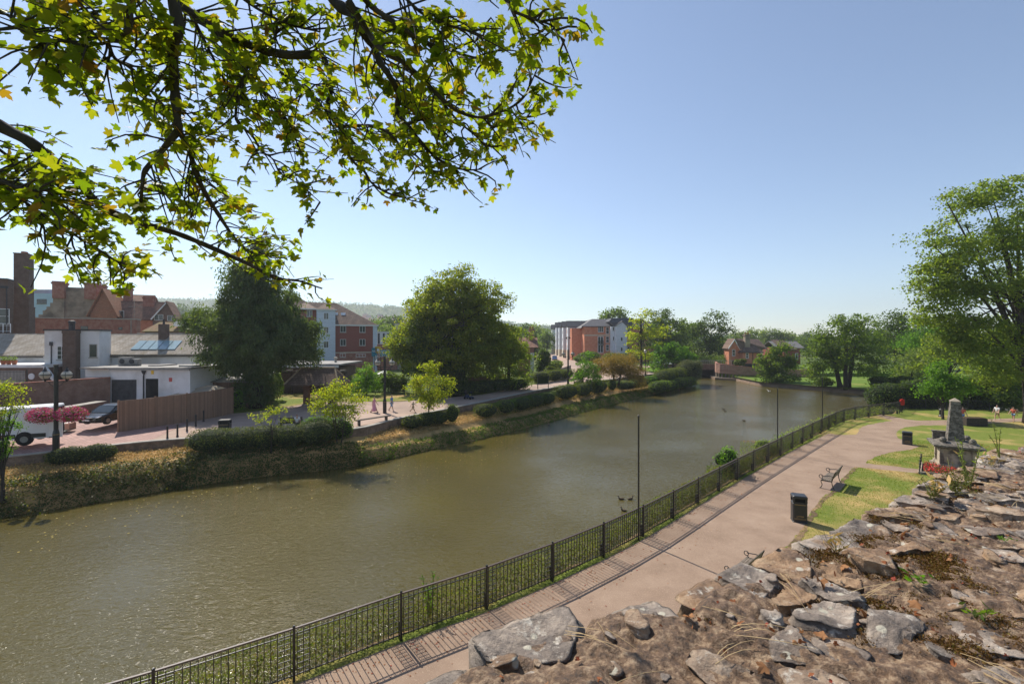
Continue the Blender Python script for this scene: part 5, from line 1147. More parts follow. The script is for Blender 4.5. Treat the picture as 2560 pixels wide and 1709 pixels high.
def hedge(label, a, b, w, h, z, mat, seed, p=5.0, leaf=.09, dens=150, lumps=None, name='clipped_hedge', group='hedges along the far promenade'):
    a, b = Vector((a[0], a[1], 0)), Vector((b[0], b[1], 0)); d = b - a; l = d.length; ang = math.atan2(d.y, d.x); n = lumps or max(1, int(round(l / (w * 2.2)))); segs = []; rn = random.Random(seed)
    for k in range(n):
        c = a + d * ((k + .5) / n); hh = h * rn.uniform(.9, 1.08); segs.append(((c.x, c.y, z + hh / 2), (l / n / 2 * ((1.75 if p < 4 else 1.2) if n > 1 else 1), w / 2 * rn.uniform(.9, 1.1), hh / 2), ang + rn.uniform(-.05, .05), p))
    return leafy(name, label, 'hedge', segs, MATS[mat], dens, leaf, seed, group)
hedge('long dark ivy mound hedge with reddish top below the litter bin', (-22.6, 32.6), (-14.3, 35.4), 2.6, 1.75, .75, 'leaf_ivy', 61, 3.2, .09, 170, 5)
hedge('rounded bright green hedge between the two yellow young trees', (-16.2, 36.0), (-13.4, 36.9), 1.9, 1.9, .8, 'leaf_bright', 62, 2.6, .09, 170, 2)
hedge('low ivy bush hanging over the wall beside the near lamp post', (-29.2, 29.0), (-26.9, 30.4), 1.5, 1.25, .8, 'leaf_ivy', 63, 2.2, .09, 170, 2)
hedge('pale green clipped hedge right of the promenade steps', (-9.6, 41.6), (-6.6, 44.6), 1.5, 1.25, .65, 'leaf_hedge', 64, 3, .09, 150, 3)
hedge('tall dark square hedge at the foot of the yellow green tree', (-6.4, 44.4), (-5.4, 45.4), 1.3, 1.9, .65, 'leaf_mid', 65, 4, .09, 150, 1)
hedge('squared green hedge block right of the low brick pillar', (-3.8, 47.2), (-1.6, 49.4), 1.5, 1.6, .6, 'leaf_hedge', 66, 6, .09, 150, 1)
hedge('second squared hedge block beside the mobility scooter', (-1.4, 49.8), (.2, 51.6), 1.5, 1.7, .6, 'leaf_mid', 67, 6, .09, 150, 1)
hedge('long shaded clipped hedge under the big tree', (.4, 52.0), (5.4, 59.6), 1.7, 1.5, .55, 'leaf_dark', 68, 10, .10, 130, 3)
hedge('long sunlit olive hedge in front of the tall lamp post', (6.2, 61.5), (14.6, 71.6), 2.0, 2.0, .5, 'leaf_hedge', 69, 10, .11, 120, 3)
hedge('small round clipped bush beside the leaning young tree', (15.6, 72.6), (16.6, 73.6), 1.5, 1.6, .6, 'leaf_mid', 70, 2.4, .11, 120, 1)
hedge('low domed hedge under the brown willow', (18.2, 75.3), (23.5, 80.6), 2.2, 1.3, .4, 'leaf_dark', 71, 2.6, .12, 110, 2)
hedge('loose leafy bush beneath the willow stems', (24.0, 81.5), (27.8, 85.5), 2.2, 1.6, .7, 'leaf_bright', 72, 2.2, .13, 100, 2)
hedge('big domed dark hedge curving down towards the bridge', (27.5, 84.0), (36.0, 93.5), 3.4, 3.0, .3, 'leaf_hedge', 73, 3, .14, 90, 3)
hedge('long low hedge sloping down along the far water edge', (24.5, 78.0), (35.5, 90.5), 2.2, 1.9, -.4, 'leaf_mid', 74, 3, .14, 90, 4)
hedge('tall straight hedge on the far side of the promenade', (3.6, 74.5), (11.2, 84.2), 1.6, 1.9, PZ, 'leaf_hedge', 75, 10, .12, 110, 3)
hedge('reddish leaved bush at the end of the straight hedge', (11.9, 83.2), (13.0, 83.9), 1.7, 2.1, PZ, 'leaf_willow', 76, 2.2, .12, 110, 1)
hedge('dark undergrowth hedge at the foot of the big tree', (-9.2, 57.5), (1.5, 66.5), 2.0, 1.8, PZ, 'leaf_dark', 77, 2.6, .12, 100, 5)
shrub_at('waterside_shrub', 'large rounded grey green willow bush overhanging the water before the bridge', Vector((36.6, 93.0, -.6)), 3.4, 5.2, MATS['leaf_grey'], 78, 16, .17, 60)

# grass blades on the near lawn, litter on the path
def in_poly(P, poly): return inside(P[:, 0].copy(), P[:, 1].copy(), np.array([(q[0], q[1]) for q in poly]))
rng = np.random.default_rng(88); n = 90000; w_ = rng.uniform(0, 1, n); P = np.stack([rng.uniform(7, 40, n), 14 + 26 * w_ ** 1.15, 0 * w_ + .02], 1)
path_poly = _jx + _p[::-1] + [Vector((5.9, 12.0, 0)), Vector((-4, 4, 0)), Vector((-20, -6, 0))]
u_ = P[:, 0] / P[:, 1] * F + U0; v_ = (H) / P[:, 1] * F + V0; P = P[~in_poly(P, path_poly) & (u_ > 1850) & (P[:, 0] > 7.5) & (P[:, 0] - 7.0 > (P[:, 1] - 15) * .45)]
sz = .035 + .0022 * P[:, 1]; N = unit(len(P), rng, 0); N[:, 2] *= .3; N /= np.linalg.norm(N, axis=1, keepdims=True); sp = rng.normal(size=(len(P), 3)) * .45; sp[:, 2] += 1
dry = fbm(P[:, 0], P[:, 1], .35, 12, 4) > .32
for nm, lab, msk, mt in (('lawn_blades', 'short green grass blades of the near lawn', ~dry, 'grass_green'), ('dry_lawn_blades', 'short dry grass blades in the worn patches of the near lawn', dry, 'grass_straw')):
    o = link(nm, npmesh(nm, leaves(P[msk], N[msk], sz[msk], rng, spin=sp[msk], aspect=.3).reshape(-1, 3), 4), MATS[mt]); tag(o, lab, 'grass', None, 'stuff')
A = np.array([tuple(p) for p in FENCE if p.x > -14]); i = rng.integers(len(A) - 1, size=900); tn = (A[1:] - A[:-1])[i]; tn /= np.linalg.norm(tn, axis=1, keepdims=True); dd_ = np.abs(rng.normal(size=900)) * 1.1 + .1; P = A[i] + np.stack([tn[:, 1], -tn[:, 0], 0 * i], 1) * dd_[:, None] + tn * rng.uniform(0, .8, (900, 1)); P[:, 2] = .014
nn = unit(900, rng, 0) * .25; nn[:, 2] = 1; nn /= np.linalg.norm(nn, axis=1, keepdims=True); o = link('path_litter', npmesh('path_litter', leaves(P, nn, .035 + .0018 * P[:, 1], rng).reshape(-1, 3), 4), MATS['leaf_dead']); tag(o, 'small dry leaves scattered on the footpath near the railing', 'fallen leaves', None, 'stuff')
# ------------------------------------------------------------------ buildings
class Bld:
    """a building: root Empty and parts given in world coordinates"""
    def __init__(s, name, label, loc, cat='building'): s.r = thing(name, label, cat, WARP[0](loc) if WARP[0] else loc)
    def p(s, name, mat, *boxes, parent=None, smooth=False, label=None):
        m = MB()
        for b in boxes:
            if isinstance(b, MB): o = len(m.v); m.v += b.v; m.f += [tuple(i + o for i in f) for f in b.f]
            elif len(b) == 2: m.box(*b)
            else: m.prism(b[:-1], b[-1])
        return part(name, m, MATS[mat], parent or s.r, world=True, smooth=smooth, label=label)
    def win(s, c, w, h, face='f', cols=2, rows=1, frame='white_paint', glass='glass_dark', sill=True, ft=.06, name='window'):
        """c: centre-bottom on the wall plane; face f (-Y), r (+X), l (-X)"""
        T = {'f': Matrix.Identity(4), 'r': Matrix.Rotation(R(90), 4, 'Z'), 'l': Matrix.Rotation(R(-90), 4, 'Z')}[face]
        m = MB(); m.T = Matrix.Translation(c) @ T; g = MB(); g.T = m.T
        m.box((-w/2, -.05, 0), (-w/2 + ft, .02, h)); m.box((w/2 - ft, -.05, 0), (w/2, .02, h)); m.box((-w/2 + ft, -.05, h - ft), (w/2 - ft, .02, h)); m.box((-w/2 + ft, -.05, 0), (w/2 - ft, .02, ft))
        for k in range(1, cols): x = -w/2 + w * k / cols; m.box((x - ft * .5, -.045, ft), (x + ft * .5, .015, h - ft))
        for k in range(1, rows): z = h * k / rows; m.box((-w/2 + ft, -.04, z - ft * .35), (w/2 - ft, .01, z + ft * .35))
        g.box((-w/2 + ft * .5, -.02, ft * .5), (w/2 - ft * .5, .01, h - ft * .5))
        f = part(name, m, MATS[frame], s.r, world=True); part('pane', g, MATS[glass], f, world=True)
        if sill: k = MB(); k.T = m.T; k.box((-w/2 - .08, -.12, -.09), (w/2 + .08, .01, -.003)); part('sill', k, MATS['concrete'], f, world=True)
    def chimney(s, x, y, z0, z1, w, d, mat, pots=2, cap=True, potm='terracotta', parent=None, stage=None):
        m = MB(); m.box((x - w/2, y - d/2, z0), (x + w/2, y + d/2, z1))
        if cap: m.box((x - w/2 - .1, y - d/2 - .1, z1 + .003), (x + w/2 + .1, y + d/2 + .1, z1 + .16)); m.box((x - w/2 - .18, y - d/2 - .18, z1 + .163), (x + w/2 + .18, y + d/2 + .18, z1 + .34)); m.box((x - w/2 - .02, y - d/2 - .02, z1 + .343), (x + w/2 + .02, y + d/2 + .02, z1 + .55))
        c = part('chimney', m, MATS[mat], parent or s.r, world=True)
        for k in range(pots): px = x + (k - (pots - 1) / 2) * w / max(1, pots) ; m = MB(); m.lathe((px, y, z1 + (.55 if cap else 0)), [(.15, -.05), (.13, .2), (.12, .5), (.15, .55), (.15, .62)], 8); part('chimney_pot', m, MATS[potm], c, world=True)
        return c
def gable(x0, x1, y0, y1, ze, zr, axis, over=.25, t=.14):
    """pitched roof plates; axis 'x' = ridge along x"""
    m = MB()
    if axis == 'x':
        ym = (y0 + y1) / 2; k = (zr - ze) / (ym - y0)
        m.plate((x0 - over, y0 - over, ze - over * k), (x1 + over, y0 - over, ze - over * k), (x1 + over, ym, zr), (x0 - over, ym, zr), t); m.plate((x0 - over, ym, zr), (x1 + over, ym, zr), (x1 + over, y1 + over, ze - over * k), (x0 - over, y1 + over, ze - over * k), t)
        m.tube([(x0 - over, ym, zr + t * .8), (x1 + over, ym, zr + t * .8)], .1, 6)
    else:
        xm = (x0 + x1) / 2; k = (zr - ze) / (xm - x0)
        m.plate((x0 - over, y1 + over, ze - over * k), (x0 - over, y0 - over, ze - over * k), (xm, y0 - over, zr), (xm, y1 + over, zr), t); m.plate((xm, y1 + over, zr), (xm, y0 - over, zr), (x1 + over, y0 - over, ze - over * k), (x1 + over, y1 + over, ze - over * k), t)
        m.tube([(xm, y0 - over, zr + t * .8), (xm, y1 + over, zr + t * .8)], .1, 6)
    return m
def hip(x0, x1, y0, y1, ze, zr, over=.3, inset=None):
    x0 -= over; x1 += over; y0 -= over; y1 += over; d = min(x1 - x0, y1 - y0) / 2; d = inset or d; m = MB()
    if (x1 - x0) >= (y1 - y0): a, b = (x0 + d, (y0 + y1) / 2, zr), (x1 - d, (y0 + y1) / 2, zr)
    else: a, b = ((x0 + x1) / 2, y0 + d, zr), ((x0 + x1) / 2, y1 - d, zr)
    c = [(x0, y0, ze), (x1, y0, ze), (x1, y1, ze), (x0, y1, ze)]
    lo = [(x, y, ze - .15) for x, y, z in c]
    if (x1 - x0) >= (y1 - y0): fs = [(0, 1, 5, 4), (1, 2, 5), (2, 3, 4, 5), (3, 0, 4)]
    else: fs = [(0, 1, 4), (1, 2, 5, 4), (2, 3, 5), (3, 0, 4, 5)]
    m.add(c + [a, b] + lo, fs + [(6, 7, 1, 0), (7, 8, 2, 1), (8, 9, 3, 2), (9, 6, 0, 3), (9, 8, 7, 6)]); return m
GZ = 1.2
# --- long slate roofed range with white walls (left)
set_warp(52, wx(100, 52), 12)
x0, x1 = -82, wx(486, 52); ze, zr = wz(813, 52), 9.35
b = Bld('slate_roof_building', 'long low building with weathered slate roof and white walls behind the forecourt', ((x0 + x1) / 2, 52, GZ))
b.p('wall', 'white_wall', ((wx(250, 52), 52.0, GZ), (x1, 60, ze - .02)), ((x0, 52.02, 4.6), (wx(105, 52), 60, ze - .02)))
b.p('wall', 'brick_brown', ((x0, 52.0, GZ), (wx(104, 52), 59.9, 4.595)), ((wx(104, 52) + .01, 52.4, GZ), (wx(249, 52), 59.9, ze - .02)), label='dark brick lower wall')
g = gable(x0, x1, 52, 60, ze, zr, 'x', .3); b.p('roof', 'roof_slate', g)
b.p('gutter', 'wood_dark', ((x0, 51.55, ze - .34), (wx(104, 52), 51.68, ze - .22)), ((wx(243, 52), 51.55, ze - .34), (x1, 51.68, ze - .22)))
b.chimney(wx(388, 55), 55.2, 7.8, wz(742, 55), .95, .8, 'brick_dark', 1, False, 'lead_dark')
m = MB(); xa, xb = wx(306, 52.8), wx(409, 52.8); k = (zr - ze) / 4
for i in range(5):
    u0, u1 = xa + (xb - xa) * i / 5, xa + (xb - xa) * (i + 1) / 5 - .10; o = .2
    q = lambda x, y: (x + (y - 52.6) * .0, y, ze + (y - 52) * k + .2)
    m = MB(); m.plate(q(u0, 52.55), q(u1, 52.55), q(u1, 54.4), q(u0, 54.4), .05); b.p('skylight', 'glass_sky', m)
for u in (wx(10, 52), wx(60, 52)): b.win((u, 52.0, 3.0), 1.6, 1.3, cols=3, frame='white_paint')
set_warp(48.5, wx(102, 48.5), 24)
# --- white rendered tower block with brown stack
y = 48.5; xl, xr = wx(102, y), wx(228, y); zt = wz(758, y)
b = Bld('white_rendered_block', 'tall white rendered flat topped block with a brown brick stack', ((xl + xr) / 2, y, GZ))
b.p('wall', 'white_wall', ((xl, y, GZ), (xr, y + 3.2, zt))); b.p('coping', 'lead_dark', ((xl - .12, y - .12, zt + .003), (xr + .12, y + 3.3, zt + .16)))
b.win((wx(141.5, y), y, wz(866 / 3.015 / S + 600 / S - 2, y) if False else wz(839, y) + 1.0 - .35), .95, 1.45, cols=2, rows=3, sill=True); b.win((wx(214, y), y, wz(838, y) + .8), .82, 1.45, cols=1, rows=1, frame='concrete')
c = b.p('brick_stack', 'brick_dark', ((wx(155, y), y - 1.15, GZ), (wx(184.5, y), y - .003, wz(817, y) + .0 + 2.45)), ((wx(154, y), y - 1.22, wz(817, y) + 2.453), (wx(185.5, y), y - .004, wz(817, y) + 2.75)))
m = MB(); m.lathe((wx(171, y), y - .6, wz(817, y) + 2.75), [(.32, 0), (.32, .7), (.36, .75), (.36, 1.0), (.2, 1.1)], 12); b.p('flue', 'lead_dark', m, parent=c)
b.p('downpipe', 'lead_dark', ((wx(118, y) - .04, y - .1, 4), (wx(118, y) + .04, y - .003, zt - 1.6)), ((wx(118, y) - .14, y - .2, zt - 1.6), (wx(118, y) + .14, y - .003, zt - 1.2)))
set_warp()
# --- flat roofed white garage
y = 46.0; xl, xr = wx(254, y), wx(436, y); zt = wz(846, y)
b = Bld('white_garage', 'flat roofed white garage building with a black double door', ((xl + xr) / 2, y, GZ))
b.p('wall', 'white_wall', ((xl, y, GZ), (xr, y + 5.9, zt)), ((wx(183, y), y + .6, zt - .85), (xl - .01, y + 2.4, zt)))
b.p('roof', 'roof_felt', ((xl - 3, y - .18, zt + .003), (xr + .2, y + 5.95, zt + .14)), ((wx(390, y), y + 1.2, zt + .143), (wx(425, y), y + 3.6, zt + .3)), ((wx(300, y), y + 2.2, zt + .143), (wx(330, y), y + 4.6, zt + .26)))
zd = wz(870.5, y); b.p('garage_door', 'lead_dark', ((wx(257, y), y - .05, GZ), (wx(313, y), y - .003, zd))); b.p('doorway', 'rubber', ((wx(335, y), y - .04, GZ), (wx(363, y), y - .003, zd + .1)))
m = MB(); xx = wx(331, y); m.tube([(xx, y - .1, GZ), (xx, y - .1, zt - .7), (xx + .05, y - .1, zt - .5)], .06, 6); m.lathe((xx + .05, y - .12, zt - .5), [(.1, 0), (.2, .25), (.2, .35)], 8); b.p('downpipe', 'lead_dark', m)
b.p('sign', 'sign_yellow' if 'sign_yellow' in MATS else (M('sign_yellow', (.8, .5, .04), None, 3, .5) and 'sign_yellow'), ((wx(347, y), y - .03, zd + .55), (wx(353, y), y - .003, zd + 1.0)), label='small yellow warning sign'); b.p('sign', 'sign_red' if 'sign_red' in MATS else (M('sign_red', (.6, .12, .1), None, 3, .5) and 'sign_red'), ((wx(388, y), y - .03, zd - .2), (wx(395, y), y - .003, zd + .2)), label='small red and white sign')
b.p('fascia', 'concrete', ((xl, y - .2, zt - .14), (xr, y - .003, zt)))
for i, (px, lab) in enumerate([(316, 'grey air conditioning unit on the garage roof'), (338, 'smaller pale vent box on the garage roof')]):
    t_ = thing('air_conditioner', lab, 'air conditioner', (wx(px - 26, y + 3), y + 3, zt + .14)); m = MB(); w_ = 1.35 if i == 0 else .8; m.bbox((0, 0, .08), (w_, .6, .85 - .2 * i), 0, .04); m.box((-w_/2 + .05, -.25, 0), (w_/2 - .05, .25, .08)); part('casing', m, MATS['roof_felt'], t_); m = MB(); m.tube([(-.2, -.31, .5), (-.2, -.36, .5)], .27, 14); part('fan_grille', m, MATS['lead_dark'], t_)
t_ = thing('cardboard_box_stack', 'brown cardboard boxes stacked by the garage doorway', 'boxes', (wx(352, 45), 45, 1.9)); m = MB(); m.bbox((0, 0, 0), (1.1, .8, 1.2), 0, .01); part('box', m, MATS['card'], t_); m = MB(); m.bbox((.95, .1, 0), (.7, .7, .9), .2, .01); part('box', m, MATS['card'], t_)
# --- brown boundary wall behind van, board fence
P1, P2 = Vector((wx(-60, 40), 40, 0)), Vector((wx(253, 45.8), 45.8, 0))
wall_line('brown_brick_wall', 'dark brown brick wall rising behind the van and the black car', [P1, P2], GZ, lambda i: 4.75 + .9 * i / 22, .36, 'brick_brown', 'brick_red')
wall_line('low_stone_wall', 'low wall with a pale flat top behind the black car', [Vector((wx(118, 38), 38.0, 0)), Vector((wx(232, 43), 43.0, 0))], GZ, 3.0, .9, 'brick_brown', 'concrete')
def board_fence(name, label, pts, h, mat, z):
    P = resample([Vector(p) for p in pts], 2.4); r = thing(name, label, 'fence', (P[0][0], P[0][1], z))
    for i in range(len(P) - 1):
        a, b_ = Vector((P[i][0], P[i][1], z - .3)), Vector((P[i+1][0], P[i+1][1], z - .3)); m = MB(); t = (b_ - a).normalized(); n = Vector((-t.y, t.x, 0)) * .03; hh = h[0] + (h[1] - h[0]) * i / max(1, len(P) - 2)
        m.prism([a + t * .06 - n, b_ - t * .06 - n, b_ - t * .06 + n, a + t * .06 + n], (0, 0, hh + .3)); part('panel', m, MATS[mat], r, world=True)
    for i in range(len(P)):
        a = P[i]; hh = h[0] + (h[1] - h[0]) * min(1, i / max(1, len(P) - 2)); m = MB(); m.box((a[0] - .055, a[1] - .055, z - .3), (a[0] + .055, a[1] + .055, z + hh + .06)); part('post', m, MATS[mat], r, world=True)
board_fence('board_fence', 'tall weathered brown board fence between black car and conifer', [(wx(272, 36.2), 36.2, 0), (wx(400, 39.6), 39.6, 0), (wx(470, 42), 42.3, 0), (wx(534, 45.4), 45.4, 0)], (2.2, 2.3), 'fence_wood', 1.8)
# canvas gazebo and lean-to sheds
y = 47.2; b = Bld('canvas_gazebo', 'pale canvas gazebo roof showing above the board fence', (wx(478, y), y, 1.5), 'gazebo'); cx_ = wx(480, y); m = MB(); za, zb_ = wz(906, y), wz(884, y); m.add([(cx_ - 3.6, y - 2, za), (cx_ + 2.2, y - 2, za), (cx_ + 2.2, y + 2.4, za), (cx_ - 3.6, y + 2.4, za), (cx_ - .3, y, zb_), (cx_ + .3, y + .4, zb_)], [(0, 1, 5, 4), (1, 2, 5), (2, 3, 4, 5), (3, 0, 4), (3, 2, 1, 0)]); b.p('canopy', 'canvas' if 'canvas' in MATS else (M('canvas', (.46, .40, .32), (.4, .34, .27), 1, .9) and 'canvas'), m)
for q in ((cx_ - 3.5, y - 1.9), (cx_ + 2.1, y - 1.9)): b.p('pole', 'metal_black', ((q[0] - .04, q[1] - .04, 1.4), (q[0] + .04, q[1] + .04, za)))
y = 49.5; b = Bld('timber_shed', 'low timber shed with a dark felt roof behind the gazebo', (wx(520, y), y, 1.4)); b.p('wall', 'fence_wood', ((wx(440, y), y, 1.2), (wx(585, y), y + 4, wz(876, y)))); m = MB(); zz = wz(876, y); m.plate((wx(436, y), y - .4, zz), (wx(590, y), y - .4, zz), (wx(586, y), y + 4.4, zz + .7), (wx(444, y), y + 4.4, zz + .7), .1); b.p('roof', 'roof_felt', m)
# --- tall chimney and far left dark block
set_warp(60, wx(30, 60), 30)
y = 60; b = Bld('brick_chimney_stack', 'tall free standing dark brick chimney shaft at the far left', (wx(52, y), y, GZ), 'chimney'); b.p('shaft', 'brick_dark', ((wx(31, y), y, wz(703, y)), (wx(66, y), y + 1.7, wz(581, y)))); b.p('base', 'brick_dark', ((wx(27, y), y - .15, GZ), (wx(67.5, y), y + 1.9, wz(704, y))), ((wx(26, y), y - .22, wz(704, y) + .003), (wx(68, y), y + 1.95, wz(702, y)))); b.p('coping', 'brick_dark', ((wx(30, y), y - .1, wz(581, y) + .003), (wx(66.8, y), y + 1.8, wz(579, y)))); m = MB(); m.lathe((wx(50, y), y + .9, wz(579, y)), [(.5, 0), (.45, .3), (.1, .35)], 10); b.p('pot', 'terracotta', m)
set_warp(57, wx(-20, 57), 30)
y = 57; b = Bld('dark_brick_block', 'dark brown brick block with a drainpipe at the left edge', (wx(-20, y), y, GZ)); b.p('wall', 'brick_dark', ((-90, y, GZ), (wx(18, y), y + 1.6, wz(640, y)))); b.p('coping', 'lead_dark', ((-90.1, y - .2, wz(660, y)), (wx(19.5, y), y - .003, wz(655, y))), ((-90.1, y - .15, wz(640, y) + .003), (wx(19, y), y + 1.7, wz(637, y)))); b.p('downpipe', 'lead_dark', ((wx(15, y), y - .14, 7), (wx(17, y), y - .003, wz(660, y)))); b.win((wx(8, y), y, wz(742, y)), 1.5, 1.9, cols=1, rows=2)
set_warp()
spiked('white_handrail', 'white handrail on the flat roof by the tall chimney', [(wx(-10, 55.8), 55.8, 0), (wx(24, 55.8), 55.8, 0)], 1.0, .5, wz(762, 55.8), 'white_paint', 1.2)
# --- modern pale block
y = 112; b = Bld('modern_pale_block', 'modern pale blue and mauve block showing behind the stepped gable', (wx(104, y), y, GZ)); b.p('wall', 'board_pale' if 'board_pale' in MATS else (M('board_pale', (.42, .56, .66), (.38, .51, .6), .5, .7) and 'board_pale'), ((wx(78, y), y, GZ), (wx(128, y), y + 3, wz(673, y)))); b.p('upper_storey', 'mauve' if 'mauve' in MATS else (M('mauve', (.38, .32, .40), None, .5, .7) and 'mauve'), ((wx(20, y), y + 3, GZ), (wx(100, y), y + 5, wz(661, y)))); b.win((wx(96, y), y, wz(697, y)), 2.4, 1.2, cols=3, frame='lead_dark')
set_warp(80, wx(90, 80), 28)
# --- stepped gable hall
y = 80; b = Bld('stepped_gable_hall', 'brown rendered hall with stepped gable between two brick chimney stacks', (wx(187, y), y, GZ)); X = lambda z1: wx((z1 / 3.015) / S, y); Zz = lambda v1: wz((600 + v1 / 3.015) / S, y)
zb_ = Zz(590); m = MB(); pr = [(290, 590), (290, 560), (322, 560), (322, 530), (350, 530), (350, 500), (378, 500), (378, 470), (404, 470), (404, 430), (486, 430), (486, 346), (644, 346), (644, 430), (745, 430), (745, 458), (775, 458), (775, 492), (810, 492), (810, 522), (846, 522), (846, 590)]
poly = [(X(a), y, Zz(b_)) for a, b_ in pr]; b.p('gable_wall', 'render_brown', poly[::-1] + [Vector((0, .5, 0))]); b.p('hall_wall', 'brick_red', ((X(300), y + .5, GZ), (X(840), y + 6, zb_)), ((X(250), y - .2, GZ), (X(900), y + .3, zb_ - .003)))
for a0, a1, l_ in ((405, 500, 0), (645, 740, 0)): xm = (X(a0) + X(a1)) / 2; b.chimney(xm, y + .1, Zz(436), Zz(330), X(a1) - X(a0) - .1, 1.9, 'brick_red', 0); 
for a0, a1 in ((405, 490), (650, 735)): b.p('buttress', 'render_brown', ((X(a0), y - .35, GZ), (X(a1), y - .003, Zz(436))))
g = gable(X(322), X(812), y + .6, y + 6, Zz(540), Zz(356), 'y', .1); b.p('roof', 'roof_orange', g)
set_warp(84, wx(250, 84), 22)
# --- red tiled house right of it
y = 84; X = lambda z1: wx((z1 / 3.015) / S, y); b = Bld('red_tiled_house', 'red tiled house with several chimneys and a brick gable edged white', (wx(330, y), y, GZ))
xa, xb = X(752), X(1265); zr = Zz(462) if False else wz((600 + 455 / 3.015) / S, y + 5); Zz = lambda v1: wz((600 + v1 / 3.015) / S, y); zr = Zz(455); b.p('wall', 'brick_orange', ((X(860), y, GZ), (X(1180), y + 6, Zz(588))))
g = gable(X(850), X(1215), y, y + 7, Zz(590), zr, 'x', .3); b.p('roof', 'roof_tile', g); g = gable(X(700), X(905), y - 1.5, y + 5, Zz(560), Zz(375), 'y', .3); b.p('roof', 'roof_orange', g); b.p('gable_wall', 'roof_orange', [(X(706), y - 1.2, GZ), (X(900), y - 1.2, GZ), (X(900), y - 1.2, Zz(560)), (X(803), y - 1.2, Zz(382)), (X(706), y - 1.2, Zz(560)), Vector((0, .5, 0))])
b.p('roof', 'roof_tile', gable(X(885), X(1060), y + 5, y + 9, Zz(440), Zz(392), 'x', .3)); b.p('wall', 'brick_red', ((X(885), y + 5.2, GZ), (X(1055), y + 8.8, Zz(445))))
xg0, xg1 = X(1172), X(1334); xm = (xg0 + xg1) / 2 + 1.0; b.p('gable_wall', 'brick_brown', [(xg0, y - 1.5, GZ), (xg1, y - 1.5, GZ), (xg1, y - 1.5, Zz(590)), (X(1275), y - 1.5, Zz(470)), (xg0, y - 1.5, Zz(596)), Vector((0, 4, 0))]); b.p('roof', 'roof_tile', [(X(1160), y - 1.8, Zz(604)), (X(1275), y - 1.8, Zz(464)), (X(1275), y - 1.8, Zz(452)), (X(1160), y - 1.8, Zz(590)), Vector((0, 5, 0))], [(X(1275), y - 1.8, Zz(464)), (X(1345), y - 1.8, Zz(596)), (X(1345), y - 1.8, Zz(584)), (X(1275), y - 1.8, Zz(452)), Vector((0, 5, 0))]); b.p('bargeboard', 'white_paint', [(X(1168), y - 1.95, Zz(600)), (X(1275), y - 1.95, Zz(474)), (X(1275), y - 1.95, Zz(462)), (X(1160), y - 1.95, Zz(594)), Vector((0, .14, 0))])
for a, v1, w_, dy in ((855, 365, 1.3, 5), (1050, 380, 1.5, 5), (1180, 440, 2.1, 3)): b.chimney(wx(a / 3.015 / S, y + dy), y + dy, Zz(560), wz((600 + v1 / 3.015) / S, y + dy), w_, 1.2, 'brick_red', 2 if w_ < 2 else 0)
b.win((X(890), y, Zz(590)), 2.2, 1.5, cols=3, sill=False); b.win((X(1218), y - 1.5, Zz(602)), 1.6, 1.1, cols=2, sill=False); b.win((X(1310), y - 1.5, Zz(604)), 1.4, 1.0, cols=2, sill=False)
set_warp()
y = 82; t_ = thing('television_aerial', 'thin television aerial on the red tiled roof', 'aerial', (wx(1012 / 3.015 / S, y), y, Zz(585))); m = MB(); m.tube([(0, 0, 0), (0, 0, 3.4)], .03, 5); m.tube([(-1.1, 0, 2.0), (1.6, 0, 2.0)], .025, 4)
for k in range(7): m.tube([(-1 + k * .4, -.4, 2.0), (-1 + k * .4, .4, 2.0)], .018, 4)
part('mast', m, MATS['concrete'], t_)
set_warp(68, wx(74, 68), 30)
# --- long red brick wing below the stepped gable
y = 68; Zz = lambda v1: wz((600 + v1 / 3.015) / S, y); X = lambda z1: wx((z1 / 3.015) / S, y)
b = Bld('red_brick_wing', 'long flat topped red brick wing under the stepped gable', (X(640), y, GZ)); b.p('wall', 'brick_red', ((X(244), y, GZ), (X(1030), y + 3, Zz(588)))); b.p('coping', 'concrete', ((X(240), y - .15, Zz(588) + .003), (X(1034), y + 3.1, Zz(580)))); b.win((X(636), y, Zz(676)), 1.1, .65, cols=1, frame='lead_dark', sill=False); b.win((X(908), y, Zz(672)), .6, .45, cols=1, frame='lead_dark', sill=False); b.p('downpipe', 'concrete', ((X(985), y - .12, 4), (X(991), y - .003, Zz(590))))
set_warp()
y = 63; Zz = lambda v1: wz((600 + v1 / 3.015) / S, y); X = lambda z1: wx((z1 / 3.015) / S, y)
b = Bld('mossy_roof_cottage', 'low building with a brown mossy tiled roof beside the conifer', (X(1240), y, GZ)); b.p('wall', 'brick_dark', ((X(1092), y, GZ), (X(1500), y + 6, Zz(690)))); b.p('roof', 'roof_mossy' if 'roof_mossy' in MATS else (BR('roof_mossy', (.27, .15, .08), (.2, .12, .07), (.08, .05, .03), .26, .14, .012, 'x', .9, dirt=(.16, .15, .06)) and 'roof_mossy'), gable(X(1092), X(1500), y, y + 6, Zz(688), Zz(618), 'x', .25)); b.p('dormer', 'white_wall', ((X(1290), y + .4, Zz(650)), (X(1370), y + 2.4, Zz(612)))); b.p('wall', 'concrete', ((X(1060), y - .6, GZ), (X(1400), y - .003, Zz(700))), label='pale lean-to wall')
set_warp(90, wx(690, 90), 28)
